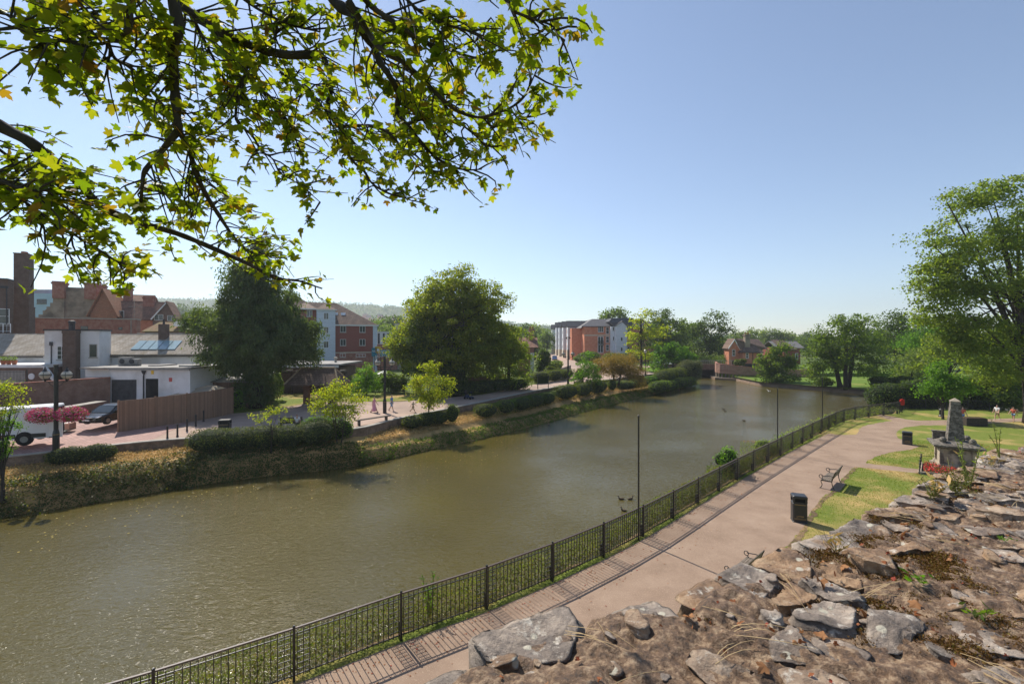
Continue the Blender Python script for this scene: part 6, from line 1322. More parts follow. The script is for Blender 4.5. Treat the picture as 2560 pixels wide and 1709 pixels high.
# --- maroon brick flats with white bay
y = 90; q = lambda a: (440 + a / 3.015) / S; X = lambda a: wx(q(a), y); Zz = lambda v1: wz((620 + v1 / 3.015) / S, y)
b = Bld('maroon_brick_flats', 'maroon brick flats with hipped brown roof and pale weatherboard bay', (X(1250), y, GZ)); b.p('wall', 'brick_maroon', ((X(1195), y, GZ), (X(1484), y + 13, Zz(574))), ((X(820), y + .5, GZ), (X(1060), y + 13, Zz(456))))
b.p('weatherboard_bay', 'board_grey', ((X(1059), y - .9, 4.0), (X(1197), y + 4, Zz(458)))); b.p('weatherboard_corner', 'board_grey', ((X(1484) + .003, y - .1, GZ), (X(1516), y + 13.1, Zz(580))))
zr = Zz(388)
m = MB(); A0, A1, A2 = X(1186), X(1524), 0; yb = y + 13.4; m.add([(X(1190), y - .45, Zz(572)), (X(1528), y - .45, Zz(577)), (X(1528), yb, Zz(577)), (X(1060), yb, Zz(452)), (X(1240), y + 6.5, zr), (X(1003), y + 6.5, zr), (X(1190), y - .45, Zz(560)), (X(1060), y - .3, Zz(452))], [(0, 1, 4), (1, 2, 4), (2, 3, 5, 4), (0, 4, 5, 7)]); b.p('roof', 'roof_brown', m)
m = MB(); m.add([(X(1050), y - 1.2, Zz(458)), (X(1213), y - 1.2, Zz(464)), (X(1213), y + 6, Zz(464)), (X(1050), y + 6, Zz(458)), (X(1132), y + 2.6, Zz(403)), (X(1132), y + 5.9, Zz(403))], [(0, 1, 4), (1, 2, 5, 4), (3, 0, 4, 5)]); m.add([(X(820), y - .2, Zz(453)), (X(1066), y - .2, Zz(453)), (X(1010), y + 6.5, zr - .05), (X(900), y + 6.5, Zz(330)), (X(820), yb, Zz(452))], [(0, 1, 2, 3), (0, 3, 4)]); b.p('roof', 'roof_brown', m)
b.p('fascia', 'white_paint', ((X(1190), y - .42, Zz(582)), (X(1526), y - .3, Zz(572))), ((X(1052), y - 1.15, Zz(466)), (X(1208), y - 1.02, Zz(458))), ((X(900), y - .3, Zz(462)), (X(1058), y - .2, Zz(453)))); b.p('string_course', 'cream_wall', ((X(1198), y - .06, Zz(796)), (X(1483), y - .003, Zz(788)))); b.p('plinth', 'brick_red', ((X(1198), y - .04, GZ), (X(1483), y - .002, Zz(799))))
for a in (1259, 1405):
    for v1 in (633, 738): b.win((X(a), y, Zz(v1)), 1.15, 1.35, cols=2)
b.win((X(1256), y, Zz(828)), 1.1, .8, cols=2); b.win((X(1392), y, Zz(828)), 1.9, .6, cols=3)
for v1 in (534, 643, 752): b.win((X(1128), y - .9, Zz(v1)), .95, 1.32, cols=2, frame='white_paint', sill=False)
for v1 in (515, 720): b.win((X(1008), y + .5, Zz(v1)), 1.1, 1.3, cols=2)
for a in (1266, 1322):
    k_ = MB(); f_ = lambda a, v1: (wx(q(a), y + 3.6), y + 3.1 - (v1 - 480) * .02, wz((620 + v1 / 3.015) / S, y + 3.1)); m = MB(); m.plate(f_(a - 16, 503), f_(a + 16, 503), f_(a + 19, 483), f_(a - 16, 483), .15); b.p('rooflight', 'white_paint', m)
set_warp()
# --- pale building and signs
y = 112; X = lambda a: wx((900 + a / 3.733) / S, y); Zz = lambda v1: wz((640 + v1 / 3.733) / S, y)
b = Bld('pale_flat_roof_block', 'pale flat roofed block with narrow windows behind the parking sign', (X(230), y, GZ)); b.p('wall', 'white_wall', ((X(140), y, Zz(822)), (X(330), y + 4, Zz(705)))); b.p('lower_wall', 'brick_red', ((X(140), y - .1, GZ), (X(330), y + 4, Zz(822) - .003))); b.p('upper_storey', 'concrete', ((X(305), y + 2, GZ), (X(400), y + 6, Zz(625))))
for a in (176, 222, 262): b.win((X(a), y, Zz(818)), .45, 2.6, cols=1, frame='lead_dark', sill=False)
y = 96; X = lambda a: wx((900 + a / 3.733) / S, y); Zz = lambda v1: wz((640 + v1 / 3.733) / S, y)
M('sign_teal', (.012, .22, .30), None, 3, .5)
t_ = thing('parking_sign', 'large teal sign with white lettering STRICTLY NO PARKING on two posts', 'sign', ((X(187) + X(291)) / 2, y, Zz(935))); w_ = X(291) - X(187); h_ = Zz(874) - Zz(935); m = MB(); m.box((-w_/2, 0, 0), (w_/2, .08, h_)); part('panel', m, MATS['sign_teal'], t_)
for s in (-1, 1): m = MB(); m.box((s * w_ * .45 - .05, .08, -3), (s * w_ * .45 + .05, .18, h_)); part('post', m, MATS['metal_black'], t_)
text_part('Poundland', .82, (0, -.01, h_ * .68), t_, 'white_paint'); text_part('STRICTLY\nNO PARKING', .74, (0, -.01, h_ * .32), t_, 'white_paint')
t_ = thing('small_teal_sign', 'small teal sign plate reading NO beside the flats corner', 'sign', (X(132), y, Zz(935))); m = MB(); m.box((-.55, 0, 0), (.55, .06, 1.8)); part('panel', m, MATS['sign_teal'], t_); m = MB(); m.box((-.05, .06, -3), (.05, .14, 1.6)); part('post', m, MATS['metal_black'], t_); text_part('NO', .6, (0, -.01, .9), t_, 'white_paint')
t_ = thing('yellow_sign', 'square yellow sign plate left of the big teal sign', 'sign', (X(167), y, Zz(905))); m = MB(); m.box((-.6, 0, 0), (.6, .06, 1.4)); part('panel', m, MATS['sign_yellow'], t_); m = MB(); m.box((-.05, .06, -4), (.05, .14, 1.2)); part('post', m, MATS['metal_black'], t_); m = MB(); m.box((-.2, -.01, .45), (.2, 0, .95)); part('lettering', m, MATS['white_paint'], t_)
# --- pub garden: flat roof, pergola, shelter
y = 63; b = Bld('flat_roof_pavilion', 'low dark pavilion with a pale flat roof behind the garden', (wx(690, y), y, GZ)); zt = wz(838, y); b.p('wall', 'brick_dark', ((wx(600, y), y + 1.5, GZ), (wx(770, y), y + 8, zt - .4))); b.p('roof', 'roof_felt', ((wx(590, y), y - .2, zt), (wx(782, y), y + 9, zt + .22))); b.p('fascia', 'white_paint', ((wx(590, y), y - .32, zt - .28), (wx(778, y), y - .22, zt + .02)))
for a in (730, 770): m = MB(); m.lathe((wx(a, y + 4), y + 4, zt + .22), [(.18, 0), (.18, .5), (.3, .55), (.3, .7), (.1, .8)], 8); b.p('roof_vent', 'concrete', m)
t_ = thing('pergola', 'dark timber pergola with open rafters in front of the pavilion', 'pergola', (wx(700, 61), 61, PZ)); zt2 = wz(851, 61); m = MB(); m.box((-5.6, -.1, zt2 - PZ - .25), (5.6, .1, zt2 - PZ))
part('beam', m, MATS['wood_dark'], t_)
for k in range(8): m = MB(); m.box((-5.2 + k * 1.45, -1.0, zt2 - PZ), (-5.05 + k * 1.45, 1.2, zt2 - PZ + .16)); part('rafter', m, MATS['wood_grey'], t_)
for k in (-5.3, -1.8, 1.8, 5.3): m = MB(); m.box((k - .1, -.1, -.1), (k + .1, .1, zt2 - PZ - .25)); part('post', m, MATS['wood_dark'], t_)
rng = np.random.default_rng(12)
for k, lab in enumerate(['orange and magenta hanging flower basket at the left of the pergola', 'yellow and red hanging flower basket second along the pergola', 'red and yellow hanging flower basket third along the pergola', 'orange hanging flower basket at the right end of the pergola']):
    t_ = thing('hanging_basket', lab, 'hanging basket', (wx(678 + k * 23, 60), 60, wz(873, 60)), 0, 'hanging baskets along the pergola'); n = 420; P = unit(n, rng, .2) * np.array((.72, .5, .55)) * rng.uniform(.7, 1.05, (n, 1)); link('flowers', npmesh('flowers', leaves(P, unit(n, rng, .5), .17, rng, aspect=1.3).reshape(-1, 3), 4), MATS['petal_orange'], t_); m = MB(); m.tube([(0, 0, .3), (0, .5, 1.4)], .02, 4); part('chain', m, MATS['metal_black'], t_)
spiked('garden_railing', 'black garden railing along the back of the far lawn', [(-34, 62.6, 0), (-24, 63, 0), (-13, 63.4, 0), (-8, 63.6, 0)], 1.25, .2, PZ, 'metal_black', 2.6)
def shelter():
    x, y = -23.1, 51.2; r = thing('oak_shelter', 'open timber shelter with a tiled roof on a single row of posts', 'shelter', (x, y, PZ)); m = MB(); m.box((-.28, -.28, -.1), (.28, .28, 2.75)); part('post', m, MATS['wood_brown'], r); m = MB(); m.box((2.5, -.28, -.1), (3.06, .28, 2.75)); part('post', m, MATS['wood_brown'], r)
    m = MB(); m.box((-.4, -.34, -.02), (.4, .34, .14)); m.box((2.4, -.34, -.02), (3.16, .34, .14)); part('footing', m, MATS['concrete'], r)
    a, b_, d, z0, z1 = -1.7, 4.25, 1.75, 2.45, 4.15; m = MB()
    m.add([(a, -d, z0), (b_, -d, z0), (b_, d, z0), (a, d, z0), (a + 1.1, 0, z1), (b_ - 1.1, 0, z1), (a, -d, z0 - .12), (b_, -d, z0 - .12), (b_, d, z0 - .12), (a, d, z0 - .12)], [(0, 1, 5, 4), (1, 2, 5), (2, 3, 4, 5), (3, 0, 4), (6, 7, 1, 0), (7, 8, 2, 1), (8, 9, 3, 2), (9, 6, 0, 3), (9, 8, 7, 6)]); part('roof', m, MATS['roof_brown'], r)
    m = MB(); m.tube([(a + 1.05, 0, z1 + .02), (b_ - 1.05, 0, z1 + .02)], .11, 7)
    for (ex, ey), (rx_, s) in (((a, -d), (a + 1.1, 1)), ((b_, -d), (b_ - 1.1, 1)), ((a, d), (a + 1.1, 1)), ((b_, d), (b_ - 1.1, 1))): m.tube([(ex, ey, z0), (rx_, 0, z1)], .1, 6)
    part('ridge_tiles', m, MATS['roof_ridge'], r); m = MB()
    for sx in (-1, 1): m.tube([(0, 0, 1.5), (sx * 1.0, 0, 2.4)], .07, 5); m.tube([(2.78, 0, 1.5), (2.78 + sx * 1.0, 0, 2.4)], .07, 5)
    m.box((a + .3, -.1, 2.35), (b_ - .3, .1, 2.5)); part('bracing', m, MATS['wood_brown'], r)
M('wood_brown', (.17, .09, .06), (.11, .06, .04), 6, .8); M('roof_ridge', (.36, .28, .18), (.27, .2, .13), 6, .85)
shelter()
def parasol(loc, lab):
    r = thing('parasol', lab, 'parasol', loc); m = MB(); n = 8; P = [(1.75 * math.cos(i * math.pi / 4), 1.75 * math.sin(i * math.pi / 4), 2.15) for i in range(n)]; m.add(P + [(0, 0, 2.95)] + [(p[0], p[1], 1.97) for p in P], [(i, (i+1) % n, n) for i in range(n)] + [(n+1+i, n+1+(i+1) % n, (i+1) % n, i) for i in range(n)]); part('canopy', m, MATS['cloth_white'], r); m = MB(); m.tube([(0, 0, 0), (0, 0, 3.0)], .03, 6); m.lathe((0, 0, 0), [(.3, 0), (.3, .06), (.05, .1)], 10); part('pole', m, MATS['wood_grey'], r)
parasol((wx(882, 66), 66, PZ - .1), 'white garden parasol among the pub garden shrubs')
for k, (a, yy, lab) in enumerate([(905, 64.6, 'pale picnic table behind the garden railing beside the lamp post'), (868, 65, 'wooden picnic table under the white parasol'), (720, 64.8, 'wooden picnic table seen behind the shelter')]):
    t_ = thing('picnic_table', lab, 'table', (wx(a, yy), yy, PZ - .2), .2 * k, 'picnic tables in the pub garden'); m = MB(); m.box((-.9, -.4, .72), (.9, .4, .77)); part('tabletop', m, MATS['wood_grey'], t_)
    for s in (-1, 1): m = MB(); m.box((-.9, s * .75 - .13, .42), (.9, s * .75 + .13, .46)); part('seat', m, MATS['wood_grey'], t_); m = MB(); m.box((s * .7 - .04, -.8, .36), (s * .7 + .04, .8, .42)); m.tube([(s * .7, -.3, .74), (s * .7, -.75, 0)], .05, 4); m.tube([(s * .7, .3, .74), (s * .7, .75, 0)], .05, 4); part('leg', m, MATS['wood_grey'], t_)
# --- dwelling half hidden right of the big tree
y = 92; X = lambda a: wx((900 + a / 3.733) / S, y); Zz = lambda v1: wz((640 + v1 / 3.733) / S, y); b = Bld('brick_cottage', 'red brick cottage with a tall chimney right behind the big tree', (X(1560), y, GZ)); b.p('wall', 'brick_red', ((X(1480), y, GZ), (X(1625), y + 8, Zz(850)))); b.p('roof', 'roof_tile', gable(X(1480), X(1650), y, y + 8, Zz(850), Zz(765), 'x', .3)); b.chimney(X(1606), y + 3, Zz(800), Zz(706), 1.0, .9, 'brick_red', 2); b.p('lean_to', 'white_wall', ((X(1590), y - 1.5, GZ), (X(1622), y - .003, Zz(905))))
board_fence('grey_board_fence', 'pale grey board fence behind the straight promenade hedge', [(wx(1226, 80), 79, 0), (wx(1290, 88), 90, 0), (wx(1312, 99), 101, 0)], (1.6, 1.5), 'fence_grey', PZ)
board_fence('brown_board_fence', 'brown board fence in deep shade beneath the big tree', [(wx(1065, 64), 65, 0), (wx(1160, 68), 69, 0)], (2.0, 2.0), 'fence_wood', PZ)
def post_rail(name, label, pts, z):
    P = resample([Vector(p) for p in pts], 3.2); r = thing(name, label, 'fence', (P[0][0], P[0][1], z))
    for i in range(len(P)):
        m = MB(); m.box((P[i][0] - .1, P[i][1] - .1, z - .2), (P[i][0] + .1, P[i][1] + .1, z + 1.5)); part('post', m, MATS['wood_grey'], r, world=True)
        if i < len(P) - 1:
            m = MB()
            for h in (.45, .9, 1.3): m.tube([(P[i][0], P[i][1], z + h), (P[i+1][0], P[i+1][1], z + h)], .07, 4)
            part('rail', m, MATS['wood_grey'], r, world=True)
post_rail('post_and_rail_fence', 'three bar post and rail fence beside the lane to the apartments', [(9.0, 104, 0), (9.3, 120, 0), (10.6, 146, 0)], PZ - .2)
# --- white and red apartment block beyond
y = 150; X = lambda a: wx((1360 + a / 8.39) / S, y); Zz = lambda v1: wz((780 + v1 / 8.39) / S, y); b = Bld('riverside_apartments', 'four storey apartments in red brick and white boarding with slate gables', (X(1100), y, GZ))
xl, xr, ze, zr = X(846), X(1382), Zz(306), wz((780 + 160 / 8.39) / S, y + 7); xw = 12.6
b.p('brick_wing', 'brick_orange', ((xl, y, GZ), (xr, y + 14, ze)), ((xl - 3.4, y + 6, GZ), (xl - .003, y + 22, ze - .4))); b.p('string_course', 'cream_wall', ((xl - .1, y - .08, Zz(498)), (xr, y - .003, Zz(474))))
b.p('roof', 'roof_grey', [(xl - 1, y - .5, Zz(310)), (xr + .3, y - .5, Zz(310)), (xr + .3, y + 7, zr), (xl + 3.8, y + 7, zr), Vector((0, 0, .25))]); b.p('roof', 'roof_grey_side', [(xl - 1.2, y - .5, Zz(340)), (xl + 3.8, y + 7, zr + .02), (xl + 3.8, y + 34, zr + .02), (xl - 1.2, y + 34, Zz(300)), Vector((0, 0, .2))]); b.p('roof', 'roof_grey', [(xl + 3.8, y + 7, zr), (xr + .3, y + 7, zr), (xr + .3, y + 15, ze), (xl + 3.8, y + 15, ze), Vector((0, 0, .2))])
xa, xb = xr, X(1690); zg = Zz(150); b.p('white_wing', 'board_white', ((xa + .003, y - 1.8, GZ), (X(1460), y + 12, Zz(306))), ((X(1462), y - 3.2, GZ), (xb, y + 12, Zz(300))), [(X(1462), y - 3.2, Zz(300) + .003), (xb, y - 3.2, Zz(300) + .003), ((X(1462) + xb) / 2 + .2, y - 3.2, Zz(212)), Vector((0, 6, 0))]); b.p('roof', 'roof_grey', [(X(1335), y - 2.3, Zz(200)), (X(1400), y - 1.6, Zz(130)), (xb + 2.5, y - 1.6, Zz(125)), (xb + 2.5, y - 2.6, Zz(260)), (X(1440), y - 2.4, Zz(296)), Vector((0, 7, 0))]); xmid = (X(1462) + xb) / 2 + .2; b.p('gable_roof', 'roof_grey_side', [(X(1448), y - 3.6, Zz(308)), (xmid, y - 3.6, Zz(203)), (xmid, y - 3.6, Zz(188)), (X(1440), y - 3.6, Zz(296)), Vector((0, 7, 0))], [(xmid, y - 3.6, Zz(203)), (xb + .5, y - 3.6, Zz(308)), (xb + .5, y - 3.6, Zz(294)), (xmid, y - 3.6, Zz(188)), Vector((0, 7, 0))])
b.p('brick_wing', 'brick_orange', ((xb + .003, y + 1, GZ), (xb + 10, y + 12, Zz(330)))); b.p('roof', 'roof_grey', gable(xb, xb + 10, y + 1, y + 12, Zz(330), Zz(190), 'x', .3))
b.win((X(1190), y, Zz(420)), 1.85, 1.9, cols=3, ft=.12); b.win((X(1332), y, Zz(455)), 1.1, 2.2, cols=1, rows=2, ft=.12)
for v1 in (680, 850): b.win((X(1186), y, Zz(v1)), 1.85, 2.7, cols=2, ft=.14, sill=False); b.win((X(1332), y, Zz(v1 - 40)), 1.1, 2.1, cols=1, rows=2, ft=.12)
for v1 in (688,): b.p('balcony_rail', 'metal_black', ((X(1128), y - .35, Zz(v1)), (X(1250), y - .25, Zz(v1 - 85)))) if False else b.p('balcony_rail', 'metal_black', *[((X(1128 + k * 10), y - .35, Zz(v1)), (X(1130.5 + k * 10), y - .3, Zz(v1 - 80))) for k in range(13)], ((X(1128), y - .36, Zz(v1 - 80)), (X(1252), y - .29, Zz(v1 - 86))), ((X(1128), y - .36, Zz(v1 + 6)), (X(1252), y - .003, Zz(v1))))
for v1 in (600, 808): b.win((X(1580), y - 3.2, Zz(v1)), .45, 1.1, cols=1, frame='lead_dark', sill=False)
b.win((X(1430), y - 1.8, Zz(395)), .6, 1.3, cols=1, ft=.1); b.win((X(1432), y - 1.8, Zz(590)), .5, 1.3, cols=1, ft=.1)
for v1 in (465, 850): b.win((xb + 1.2, y + 1, Zz(v1)), 1.6, 2.0, cols=2, ft=.12)
# left side: row of white boarded gable bays running away along the lane
for i, (a, yy) in enumerate([(500, 161), (402, 173), (322, 186), (258, 200), (172, 222)]):
    Xk = lambda q: wx((1360 + q / 8.39) / S, yy); Zk = lambda v1: wz((780 + v1 / 8.39) / S, yy); x = Xk(a); w_ = 3.9; top = Zk([300, 305, 310, 310, 350][i]); ap = Zk([195, 205, 218, 226, 272][i]); base = Zk([800, 790, 780, 785, 770][i])
    b.p('gable_bay', 'board_white', ((x, yy, base), (x + 14, yy + w_, top)), [(x, yy, top), (x, yy + w_, top), (x, yy + w_/2, ap), Vector((14, 0, 0))]); b.p('bay_base', 'cream_wall', ((x - .05, yy, GZ), (x + 14, yy + w_, base - .003)))
    b.p('bay_roof', 'roof_grey', [(x - .4, yy - .35, top - .35), (x - .4, yy + w_/2, ap + .05), (x - .4, yy + w_/2, ap + .3), (x - .4, yy - .4, top - .1), Vector((14.4, 0, 0))], [(x - .4, yy + w_/2, ap + .05), (x - .4, yy + w_ + .35, top - .35), (x - .4, yy + w_ + .4, top - .1), (x - .4, yy + w_/2, ap + .3), Vector((14.4, 0, 0))])
    for k in range(3): b.win((x, yy + w_/2, base + .5 + k * 2.7), 1.1, 1.4, 'l', cols=1, ft=.12, sill=False)
    if i < 4: b.p('recess', 'concrete', ((x + 1.6, yy + w_, GZ), (x + 13.5, yy + w_ + 9, top - .3))); b.p('balcony', 'lead_dark', *[((x + .5, yy + w_ + .01, base + 2.5 * k), (x + 1.59, yy + w_ + 5, base + 2.5 * k + .9)) for k in (0, 1, 2)])
# --- red house by the bridge, boat shaped wall, bridge
y = 122; X = lambda a: wx((1760 + a / 4.517) / S, y); Zz = lambda v1: wz((740 + v1 / 4.517) / S, y); b = Bld('bridge_house', 'red brick house with brown tiled roofs and a tall chimney by the bridge', (X(500), y, .5))
b.p('wall', 'brick_orange', ((X(322), y + 2, 0), (X(445), y + 5, Zz(604))), ((X(440), y, 0), (X(640), y + 10, Zz(636))), [(X(322), y + 2, Zz(604)), (X(445), y + 2, Zz(604)), (X(374), y + 2, Zz(500)), Vector((0, .4, 0))]); b.p('roof', 'roof_brown', [(X(374), y + 1.4, Zz(489)), (X(750), y + 6, Zz(494)), (X(750), y + 1.4, Zz(600)), (X(434), y + 1.2, Zz(604)), Vector((0, 0, .2))], [(X(374), y + 1.4, Zz(489)), (X(374), y + 5.4, Zz(489)), (X(306), y + 5.4, Zz(600)), (X(306), y + 1.4, Zz(600)), Vector((0, 0, .2))]); b.p('roof', 'roof_brown', hip(X(440), X(655), y, y + 10, Zz(634), wz((740 + 510 / 4.517) / S, y + 5), .4)); b.p('bargeboard', 'white_paint', [(X(306), y + 1.3, Zz(602)), (X(374), y + 1.3, Zz(496)), (X(374), y + 1.3, Zz(484)), (X(302), y + 1.3, Zz(588)), Vector((0, .1, 0))], [(X(374), y + 1.3, Zz(496)), (X(436), y + 1.3, Zz(610)), (X(438), y + 1.3, Zz(598)), (X(374), y + 1.3, Zz(484)), Vector((0, .1, 0))])
b.chimney(X(514), y + 1.5, Zz(620), Zz(452), 1.3, 1.1, 'render_brown', 2, True); b.win((X(376), y + 2, Zz(678)), .85, 1.75, cols=1, rows=2, ft=.1); b.win((X(487), y, Zz(702)), .75, 1.45, cols=1, rows=2, ft=.1); b.win((X(374), y + 2, Zz(800)), .8, 1.7, cols=1, rows=2, frame='lead_dark', sill=False); b.p('downpipe', 'lead_dark', ((X(548), y - .12, 1), (X(553), y - .003, Zz(640))), ((X(436), y - .45, Zz(640)), (X(640), y - .3, Zz(632)))); b.p('shed', 'rubber', ((X(372), y - 3, 1), (X(528), y - 1, Zz(760))))
b.p('rear_wing', 'brick_maroon', ((X(950), y + 2, 0), (X(1085), y + 10, Zz(612)))); b.p('roof', 'roof_brown', [(X(930), y + 1.5, Zz(606)), (X(1100), y + 1.5, Zz(612)), (X(1040), y + 6, Zz(505)), (X(900), y + 6, Zz(500)), Vector((0, 0, .2))]); b.win((X(1098), y + 2, Zz(715)), .8, 1.6, cols=1, ft=.1)
b2 = Bld('grey_roof_house', 'house with a pale grey roof between the two waterside trees', (X(1150), y + 20, .5)); b2.p('wall', 'brick_maroon', ((X(1060) + 6, y + 20, 0), (X(1200) + 10, y + 28, Zz(600)))); b2.p('roof', 'roof_grey_side', gable(X(1060) + 6, X(1230) + 10, y + 20, y + 28, Zz(600), Zz(520), 'x', .4))
# boat shaped brick terrace wall above the water
pts = [(49.9, 111.5), (49.2, 108.6), (51.5, 106.3), (55.5, 105), (62, 104.6), (70, 105)]; c = resample([Vector((x, y_, 0)) for x, y_ in [tuple(p[:2]) for p in catmull([(x, y_, 0) for x, y_ in pts], 6)]], .8)
wall_line('terrace_wall', 'curved red brick terrace wall shaped like a boat beside the bridge', [Vector(p) for p in c], lambda i: .85 - .7 * min(1, i / 14), lambda i: 3.2 - 1.45 * min(1, i / 13), .4, 'brick_wash' if 'brick_wash' in MATS else (BR('brick_wash', (.40, .19, .13), (.33, .15, .1), (.42, .34, .28), dirt=(.27, .15, .11)) and 'brick_wash'), 'brick_red')
t_ = thing('terrace_piles', 'row of timber piles carrying the curved brick terrace', 'piles', (53, 108, 0))
for i in range(0, len(c) - 4): m = MB(); p = c[i] + np.array((.05, .1, 0)); m.box((p[0] - .13, p[1] - .13, -1.5), (p[0] + .13, p[1] + .13, .84 - .7 * min(1, i / 14))); part('pile', m, MATS['wood_grey'], t_, world=True)
m = MB(); m.prism([(48.4, 111, -1.5), (48.0, 107.6, -1.5), (51.5, 104.6, -1.5), (57, 103, -1.5), (63, 102.4, -1.5), (76, 102, -1.5), (76, 120, -1.5), (52, 120, -1.5)], (0, 0, 1.2)); struct('river_ledge', m, MATS['boundary_brick'])
m = MB(); m.prism([(50.6, 112, -1), (50, 108.8, -1), (52.5, 107.0, -1), (57, 105.6, -1), (62, 105.2, -1), (90, 105.4, -1), (90, 150, -1), (54, 150, -1)], (0, 0, 1.9)); struct('terrace_ground', m, MATS['lawn_green'])
b = Bld('road_bridge', 'low brick road bridge with a pale railing over the river', (46, 114, 0), 'bridge'); b.p('parapet', 'brick_brown', ((36, 113, 1.15), (56, 113.4, 2.35)), ((36, 112.9, 2.353), (56, 113.5, 2.5))); b.p('deck', 'tarmac_far', ((34, 113.4, 1.3), (57, 121, 1.7))); b.p('railing', 'concrete', *[((38 + k * .5, 113.2, 2.5), (38.06 + k * .5, 113.26, 3.5)) for k in range(34)], ((37.5, 113.18, 3.4), (55, 113.28, 3.5))); b.p('abutment', 'brick_dark', ((34, 113.1, -2), (42.2, 121, 1.14)), ((50.2, 113.1, -2), (57, 121, 1.14)))
# far houses on the hillside
hs = None
for i, (px, py, Y, col) in enumerate([(838, 727, 1120, 0), (846, 731, 1100, 0), (872, 728, 1130, 0), (884, 733, 1090, 0), (905, 729, 1140, 0), (915, 734, 1085, 0), (858, 735, 1080, 0), (823, 733, 1095, 0)]):
    lab = ['highest little house on the far hillside', 'second tiny house on the far hillside', 'small far house left of the big tree crown', 'tiny house low on the hillside', 'far house nearly touching the tree crown', 'lowest far house close to the tree crown', 'small house in the middle of the hillside row', 'leftmost tiny house on the far hillside'][i]
    p = Vector((wx(px, Y), Y, wz(py, Y)))
    if hs is None:
        hs = thing('hillside_house', lab, 'house', p, 0, 'tiny houses on the far hillside'); m = MB(); m.box((-6, -4, -6), (6, 4, 4)); part('wall', m, MATS['brick_orange'], hs); part('roof', gable(-6, 6, -4, 4, 4, 8, 'x', .4), MATS['roof_tile'], hs)
    else: dup(hs, p, .3 * i, lab)
